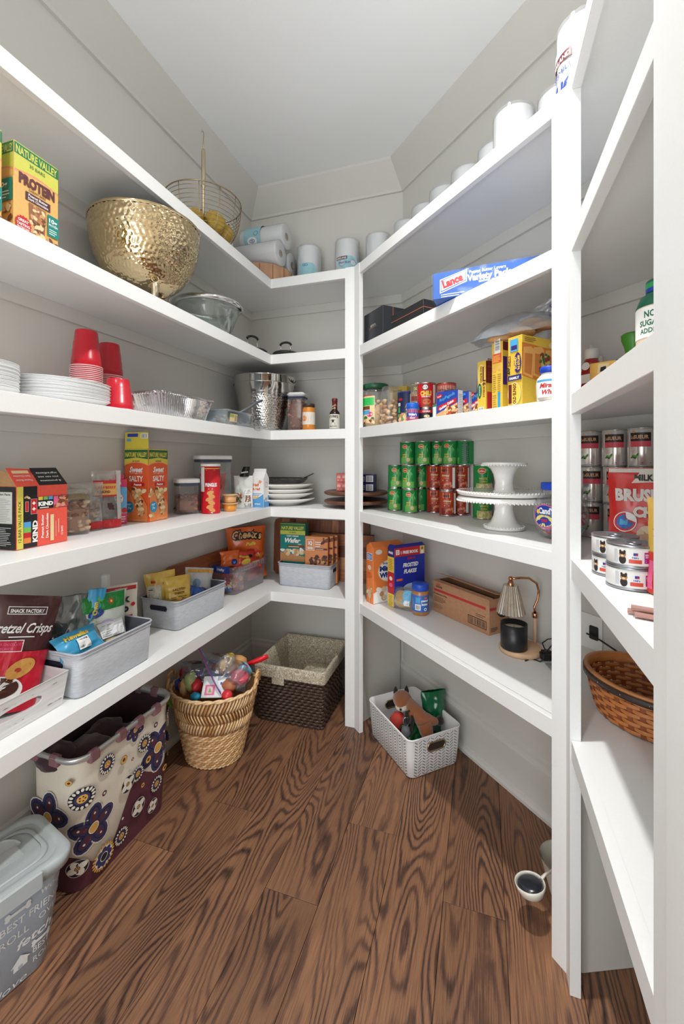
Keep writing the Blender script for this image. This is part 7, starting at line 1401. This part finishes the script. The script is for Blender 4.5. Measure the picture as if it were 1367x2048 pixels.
lump('toy_tomato', 'red toy piece beside the green fruit in the wicker basket', (-.050, -.055, .322), (.020, .03, .030), mat((206, 50, 60), .35), seed=6)
lump('toy_block', 'orange toy piece at the left rim of the wicker basket', (-.130, -.045, .305), (.026, .022, .020), mat((226, 106, 60), .4), seed=7)
lump('toy_wedge', 'tan wooden toy slice at the left front rim', (-.112, -.070, .310), (.016, .02, .038), mat((214, 178, 130), .5), seed=8, rz=.5)
lump('toy_block', 'turquoise toy piece low at the front rim', (-.030, -.095, .300), (.024, .018, .018), mat((40, 150, 190), .4), seed=9)
lump('toy_plate', 'grey blue toy plate behind the green fruit', (-.020, -.015, .345), (.036, .012, .034), mat((90, 110, 150), .4), seed=10, rz=.4)
lump('toy_bun', 'tan toy bun inside the clear bag at the top of the wicker basket', (.035, .040, .375), (.050, .045, .034), mat((214, 168, 110), .55), seed=11, amp=.08)
lump('toy_bun', 'smaller tan toy bread half behind the larger bun', (.078, .075, .385), (.038, .034, .034), mat((206, 150, 90), .55), seed=12, amp=.08)
lump('toy_lemon', 'yellow toy slice between the toy buns', (.020, .085, .395), (.022, .03, .02), mat((226, 196, 80), .4), seed=13)
lump('toy_bowl', 'pink toy bowl at the right side of the wicker basket', (.120, .010, .355), (.042, .038, .032), mat((222, 90, 110), .35), seed=14, amp=.05, extra=ring_(.036, .005, mat((226, 120, 134), .35)))
lump('toy_plate', 'sky blue toy saucer behind the pink bowl', (.110, .060, .365), (.040, .016, .034), mat((110, 176, 206), .4), seed=15)
lump('toy_donut', 'brown toy piece under the pink bowl', (.095, -.030, .335), (.032, .03, .026), mat((176, 110, 76), .5), seed=16)
lump('toy_apple', 'red toy ball at the right front rim of the wicker basket', (.110, -.070, .315), (.024, .022, .022), mat((214, 50, 60), .35), seed=17, amp=.04)
lump('toy_cup', 'red toy cup hooked over the left handle of the wicker basket', (-.175, .015, .330), (.020, .024, .028), mat((206, 30, 40), .3), seed=18)
lump('toy_ball', 'blue toy piece on the left outer rim of the wicker basket', (-.165, -.035, .300), (.016, .022, .026), mat((30, 80, 190), .35), seed=19)
b = MB(); b.blob((0, 0, 0), (.016, .010, .046), mat((140, 200, 70), .45), 14, 3, .08); o = b.build('green_toy'); at(o, (BX_ - .185, BY_ - .068, .255), .3); tag(o, 'lime green toy hanging between hamper and wicker basket', 'toy')
t = thing('toy_pan', 'red toy pan handle sticking out of the wicker basket', 'toy', (BX_ + .115, BY_ + .095, .375), .35, rx=0, ry=-.35)
b = MB(); b.tube([(-.02, 0, 0), (.03, 0, .0), (.06, 0, .0), (.095, 0, .002)], [(.009, .012), (.010, .014), (.011, .016), (.009, .013)], mat((224, 30, 44), .3), 12); b.build('pan_handle', t); b = MB(); b.lathe([(0, -.012), (.04, -.012), (.048, .012), (.045, .012), (.038, -.008), (0, -.008)], mat((60, 60, 66), .4), 28, (-.06, 0, 0)); b.build('pan_body', t)
t = thing('playing_card_box', 'white card box with coloured squares at the front of the wicker basket', 'box', (BX_ + .060, BY_ - .078, .300), .35, rx=-.70)
b = carton(.125, .012, .085, mat((236, 238, 240), .4)); b.on(fF(.012)).rect(-.05, .010, -.008, .050, mat((232, 120, 160), .4)).rect(-.042, .016, -.018, .044, mat((236, 200, 210), .4)).poly([(-.035, .02), (-.02, .02), (-.03, .04)], mat((140, 180, 90), .4))
for i, c in enumerate(((60, 90, 190), (110, 170, 200), (230, 190, 70), (120, 180, 110))): b.rect(.012 + .012*i, .050 - .010*i, .020 + .012*i, .060 - .010*i, mat(c, .4))
b.build('carton', t)
zbg = clear((240, 244, 250), .09, .08, gloss=.24)
t = thing('zip_bag', 'clear zip bag with a tall blue zip edge standing up in the wicker basket', 'bag', (BX_ + .020, BY_ + .010, .300), .15)
b, S = pouch(t, .16, .14, .10, zbg, seed=81, crumple=.02, gusset=False); b.build('film', t)
b = MB(); zb1 = clear((96, 124, 214), .80, .15, gloss=.2)
b.grid(lambda u, v: (-.085 + .13*u + .045*v*(1 - u), -.05 - .04*u + .01*v, .06 + .165*(1 - u)**1.25 - .03*u - .085*v*(1.1 - u)), 14, 3, zb1); b.tube([(-.080 + .13*u, -.054 - .04*u, .052 + .160*(1 - u)**1.25 - .03*u) for u in [i/12 for i in range(13)]], .0018, mat((110, 50, 150), .4), 6); b.tube([(-.074 + .13*u, -.053 - .04*u, .040 + .148*(1 - u)**1.25 - .03*u) for u in [i/12 for i in range(13)]], .0014, mat((200, 60, 100), .4), 6); b.build('zip_strip', t)
snack('clear bag of toys at the left of the wicker basket', BX_ - .085, BY_ - .010, .295, .3, .150, .105, .11, zbg, None, seed=82, crumple=.02, name='zip_bag')
snack('clear bag with the pink bowl at the right of the wicker basket', BX_ + .105, BY_ + .010, .300, -.2, .110, .120, .10, zbg, None, seed=83, crumple=.02, name='zip_bag')
# dark woven basket with fabric lining
t = thing('woven_basket', 'dark brown rectangular woven basket with beige patterned lining', 'basket', (-.912, 2.128, .001), .015)
w, d, h = .350, .380, .280; dk = mat((74, 56, 46), .45, bump=.3, bscale=150, var=.18, coat=.1); dk2 = mat((58, 42, 36), .5, bump=.3, bscale=150, var=.15)
fr_ = lambda z: (w + .020*z/h, d + .012*z/h)
b = MB(); b.loft([[(x, y, z) for x, y in rrect(fr_(z)[0] - .008, fr_(z)[1] - .008, .014, 3)] for z in (.001, h)], dk2, True, False); b.build('inner_wall', t)
rows = 18; n_f = 0
for r in range(rows):
    z = .008 + r*.0150; W_, D_ = fr_(z); b = MB(); R0 = rrect(W_, D_, .014, 2); pts = []
    for i, p in enumerate(R0):
        q = R0[(i + 1) % len(R0)]; L_ = math.hypot(q[0] - p[0], q[1] - p[1]); k = max(1, int(round(L_/.0066)))
        for j in range(k): pts.append((p[0] + (q[0] - p[0])*j/k, p[1] + (q[1] - p[1])*j/k))
    P = []
    for i, (x, y) in enumerate(pts):
        r_ = math.hypot(x, y); o_ = .0038*math.sin(i*PI/2.5 + PI*r); P.append((x + x/r_*o_, y + y/r_*o_, z))
    b.tube(P, [(.0075, .0024)]*len(P), dk, 6, closed=True); b.build('weaver', t)
lin = bpy.data.materials.new('patterned_lining'); lin.use_nodes = True; N, L = nodes(lin); q = N['Principled BSDF']; q.inputs['Roughness'].default_value = .9
tc = N.new('ShaderNodeTexCoord'); nz = N.new('ShaderNodeTexNoise'); nz.inputs['Scale'].default_value = 38; nz.inputs['Detail'].default_value = 1.5; nz.inputs['Distortion'].default_value = 2.2; wv = N.new('ShaderNodeMath'); wv.operation = 'MULTIPLY'; wv.inputs[1].default_value = 34
L.new(tc.outputs['Object'], nz.inputs['Vector']); L.new(nz.outputs['Fac'], wv.inputs[0]); sn = N.new('ShaderNodeMath'); sn.operation = 'SINE'; L.new(wv.outputs[0], sn.inputs[0]); rp = N.new('ShaderNodeValToRGB'); rp.color_ramp.elements[0].position = .25; rp.color_ramp.elements[0].color = (s2l(160), s2l(148), s2l(124), 1); rp.color_ramp.elements[1].position = .7; rp.color_ramp.elements[1].color = (s2l(222), s2l(214), s2l(196), 1); L.new(sn.outputs[0], rp.inputs[0]); L.new(rp.outputs[0], q.inputs['Base Color'])
b = MB(); LR = lambda z, k: [(x, y, z) for x, y in rrect(fr_(z)[0] + 2*k, fr_(z)[1] + 2*k, .014, 4)]
b.loft([LR(h - .055, .0065), LR(h - .005, .0075), LR(h + .004, .003), LR(h + .002, -.006), LR(h*.8, -.012), LR(h*.4, -.012), LR(.012, -.016)], lin, False, True); b.build('lining', t)
b = MB(); b.box((-.055, -d/2 - .0145, h - .066), (.066, .003, .036), lin); b.build('lining_tab', t)
b = MB(); b.box((.055, .060, .10), (.15, .10, .13), lin, r=.02); o = b.build('folded_cloth'); o.location = (-.912, 2.128, .02); tag(o, 'folded patterned cloth lying in the dark woven basket', 'cloth')
b = MB(); b.box((.06, -.02, .10), (.10, .006, .12), mat((120, 120, 124), .5)); b.box((.09, .0, .12), (.10, .05, .004), pW); o = b.build('divider_card'); o.location = (-.912, 2.128, .005); tag(o, 'grey and white card standing in the dark woven basket', 'card')
# chevron basket
t = thing('fabric_basket', 'white fabric basket with a grey chevron print and metal-rimmed handle holes', 'basket', (-.302, 1.957, .001), .745)
w, d, h, fl = .250, .338, .162, .010; cv = mat((236, 236, 236), .7, bump=.15, bscale=260, var=.02); b = MB()
CO = lambda z, k=0: [(x, y, z) for x, y in rrect(w + 2*fl*z/h + 2*k, d + 2*fl*z/h + 2*k, .026, 5)]
b.loft([CO(0, -.004), CO(.005), CO(h*.5, .001), CO(h)], cv, True, False); b.loft([CO(h), CO(h + .001, -.004), CO(h*.5, -.006), CO(.006, -.008)], cv, False, True)
ln = mat((74, 72, 70), .6)
for S, L_ in ((lambda u, v, hh: (u, -d/2 - fl*v/h - hh - .001*math.sin(PI*v/h), v), w - .050), (lambda u, v, hh: (-w/2 - fl*v/h - hh - .001*math.sin(PI*v/h), -u, v), d - .050), (lambda u, v, hh: (w/2 + fl*v/h + hh + .001*math.sin(PI*v/h), u, v), d - .050)):
    b.on(S, .0006); k = int(L_/.0190)
    for i in range(k + 1):
        u = -L_/2 + L_*i/k; s = 1 if i % 2 else -1
        for j in range(12):
            v = .006 + j*.0125; c = [(u - .0072*s, v), (u - .0072*s, v + .0028), (u + .0072*s, v + .0120), (u + .0072*s, v + .0092)]; b.face([b._p(*p) for p in (c if s > 0 else c[::-1])], ln)
b.build('basket_body', t)
b = MB(); b.tube(CO(h + .001, -.001), .0035, cv, 6, closed=True)
b.build('rim_piping', t)
for y, s in ((-d/2 - fl*.72, 1), (d/2 + fl*.72 - .008, 1)):
    b = MB(); OV = [(x, z) for x, z in rrect(.088, .034, .0165, 6)]; b.tube([(x, y - .0035, h*.72 + z) for x, z in OV], .0036, mat((176, 160, 128), .2, .9), 8, closed=True); b.poly3([(x, y - .0032, h*.72 + z) for x, z in OV], mat((52, 40, 36), .8)); b.build('handle_grommet', t)
# fox toy
fur = mat((156, 92, 52), .95, bump=.9, bscale=420, var=.15, sheen=.6); furk = mat((30, 26, 26), .95, bump=.9, bscale=420, sheen=.4); furw = mat((226, 216, 200), .95, bump=.9, bscale=420)
def skinned(name, pts, edges, rad, m, parent, loc=(0, 0, 0), sub=2):
    me = bpy.data.meshes.new(name); me.from_pydata(pts, edges, []); o = bpy.data.objects.new(name, me); COL.objects.link(o); me.materials.append(m)
    o.modifiers.new('skin', 'SKIN'); me.skin_vertices.new() if not me.skin_vertices else None
    for i, r in enumerate(rad): me.skin_vertices[0].data[i].radius = (r, r)
    me.skin_vertices[0].data[0].use_root = True; sb = o.modifiers.new('sub', 'SUBSURF'); sb.levels = sub; sb.render_levels = sub
    dg = bpy.context.evaluated_depsgraph_get(); e = bpy.data.meshes.new_from_object(o.evaluated_get(dg)); o.modifiers.clear(); o.data = e
    for p in e.polygons: p.use_smooth = True
    o.parent = parent; o.location = loc; return o
t = thing('plush_fox', 'brown plush fox with black ears and paws slumped in the chevron basket', 'toy', (-.300, 1.965, .075), 0)
PT = [(.075, -.060, .045), (.045, -.045, .085), (.015, -.020, .105), (-.015, .010, .110), (-.040, .035, .108), (-.060, .050, .110),
      (.100, -.030, .075), (.115, -.015, .070), (-.010, -.045, .085), (-.015, -.062, .075), (.085, -.085, .01), (.060, -.085, .02)]
ED = [(0, 1), (1, 2), (2, 3), (3, 4), (4, 5), (1, 6), (6, 7), (2, 8), (8, 9), (0, 10), (0, 11)]
skinned('fox_body', PT, ED, [.040, .036, .030, .026, .030, .022, .018, .014, .018, .014, .022, .02], fur, t)
b = MB(); b.grid(lambda u, v: ((lambda q: (-.055 + .044*math.sin(PI*v)*math.cos(2*PI*u), .030 + .040*math.sin(PI*v)*math.sin(2*PI*u) - .028*max(0, math.sin(PI*v)*-math.sin(2*PI*u))**3, .118 - .036*math.cos(PI*v)))(1)), 24, 14, fur, wrap=True); b.build('head', t)
b = MB(); b.grid(lambda u, v: (-.050 + .030*math.sin(PI*v)*math.cos(2*PI*u), -.012 + .026*math.sin(PI*v)*math.sin(2*PI*u), .104 - .018*math.cos(PI*v)), 18, 10, furw, wrap=True); b.blob((-.050, -.040, .106), .006, furk, 8, 0, 0); b.build('muzzle', t)
for x, y in ((-.088, .040), (-.040, .062)):
    b = MB(); b.grid(lambda u, v: (x + .018*(1 - v)*math.cos(2*PI*u)*(.6 + v), y + .010*(1 - v*.9)*math.sin(2*PI*u), .132 + .036*v), 12, 6, furk, wrap=True); b.build('ear', t)
for x in (-.072, -.036): b = MB(); b.blob((x, -.004, .125), .004, pK, 8, 0, 0); b.build('eye', t)
for c in ((.122, -.012, .072), (-.017, -.070, .082), (.090, -.100, .02)): b = MB(); b.blob(c, (.018, .018, .022), furk, 12, 2, .06); b.build('paw', t)
b = MB(); b.blob((0, 0, 0), (.038, .030, .040), mat((222, 76, 64), .6, bump=.2), 14, 5, .12); o = b.build('red_ball_toy'); o.location = (-.365, 1.945, .115); tag(o, 'coral red toy below the plush fox head', 'toy')
t = thing('leash_clip', 'silver carabiner clip on a grey holder in front of the plush fox', 'clip', (-.318, 1.885, .125), .3)
b = MB(); b.tube([(.012*math.cos(a), 0, .030 + .020*math.sin(a)) for a in [2*PI*i/20 for i in range(20)]], .0022, chrome, 8, closed=True); b.build('carabiner', t); b = MB(); b.lathe([(0, -.04), (.018, -.038), (.022, -.015), (.018, .004), (.008, .012), (0, .013)], mat((130, 136, 142), .4), 20); b.build('holder', t)
b = MB(); b.tube([(-.325, 1.880, .165), (-.318, 1.900, .190), (-.300, 1.925, .188), (-.290, 1.900, .160), (-.296, 1.880, .120)], [(.003, .009)]*5, furk, 8); tag(b.build('black_strap'), 'black strap looped through the carabiner clip', 'strap')
def gbag(label, loc, rz, w, h, th, seed, rx=0, c=(10, 96, 60)):
    snack(label, loc[0], loc[1], loc[2], rz, w, h, th, mat(c, .22, bump=.5, bscale=26, coat=.6), None, rx=rx, seed=seed, crumple=.016, name='plastic_bag')
gbag('shiny green plastic bag standing at the right end of the chevron basket', (-.205, 2.010, .045), .55, .125, .195, .07, 91, rx=-.1)
gbag('crumpled dark green plastic bag under the plush fox', (-.275, 1.900, .040), .8, .11, .10, .06, 92, rx=-.5, c=(20, 90, 50))
b = MB(); b.blob((0, 0, 0), (.095, .14, .035), mat((60, 56, 56), .8), 16, 4, .1); o = b.build('dark_blanket'); at(o, (-.302, 1.957, .045), .745); tag(o, 'dark cloth at the bottom of the chevron basket', 'cloth')
# feed tub and scoop by the right post
mel = mat((226, 222, 210), .35, var=.02)
t = thing('feed_tub', 'off-white feed tub with orange specks half hidden by the big post', 'tub', (.242, 1.432, .001), 0)
b = MB(); b.grid(lambda u, v: ((.046 + .022*v + .006*v*math.cos(2*PI*u*2))*math.cos(2*PI*u), (.046 + .022*v)*math.sin(2*PI*u), .002 + .095*v + .014*v*math.cos(2*PI*u - 2.6)), 36, 10, mel, wrap=True); b.grid(lambda u, v: ((.043 + .022*v + .006*v*math.cos(2*PI*u*2))*math.cos(-2*PI*u), (.043 + .022*v)*math.sin(-2*PI*u), .005 + .092*v + .014*v*math.cos(-2*PI*u - 2.6)), 36, 10, mel, wrap=True); b.lathe([(0, .002), (.046, .002)], mel, 30); b.build('tub_body', t)
RN = random.Random(5); b = MB()
for i in range(40): a, r = RN.uniform(0, 6.28), .036*math.sqrt(RN.random()); b.blob((r*math.cos(a), r*math.sin(a), RN.uniform(.01, .05)), .006, mat((206, 130, 60), .6), 6, i, .2)
o = b.build('kibble', t); o['kind'] = 'stuff'
t = thing('feed_scoop', 'white measuring scoop with a glossy black rubber inner bowl beside the big post', 'scoop', (.134, 1.311, .082), .55, rx=-.16, ry=-.08)
b = MB(); b.lathe([(0, 0), (.018, .001), (.032, .010), (.039, .024), (.041, .034), (.039, .035), (.037, .030), (.030, .012), (0, .005)], mel, 36); b.build('scoop_bowl', t)
b = MB(); b.lathe([(0, .041), (.012, .040), (.024, .037), (.032, .034), (.0345, .031), (.034, .028), (0, .02)], mat((34, 38, 46), .22, coat=.6), 32); b.build('rubber_cup', t)
b = MB(); b.tube([(.034, .004, .026), (.055, .010, .030), (.085, .020, .026), (.125, .030, .010)], [(.005, .018), (.004, .012), (.004, .012), (.003, .010)], mel, 10); b.build('handle', t)
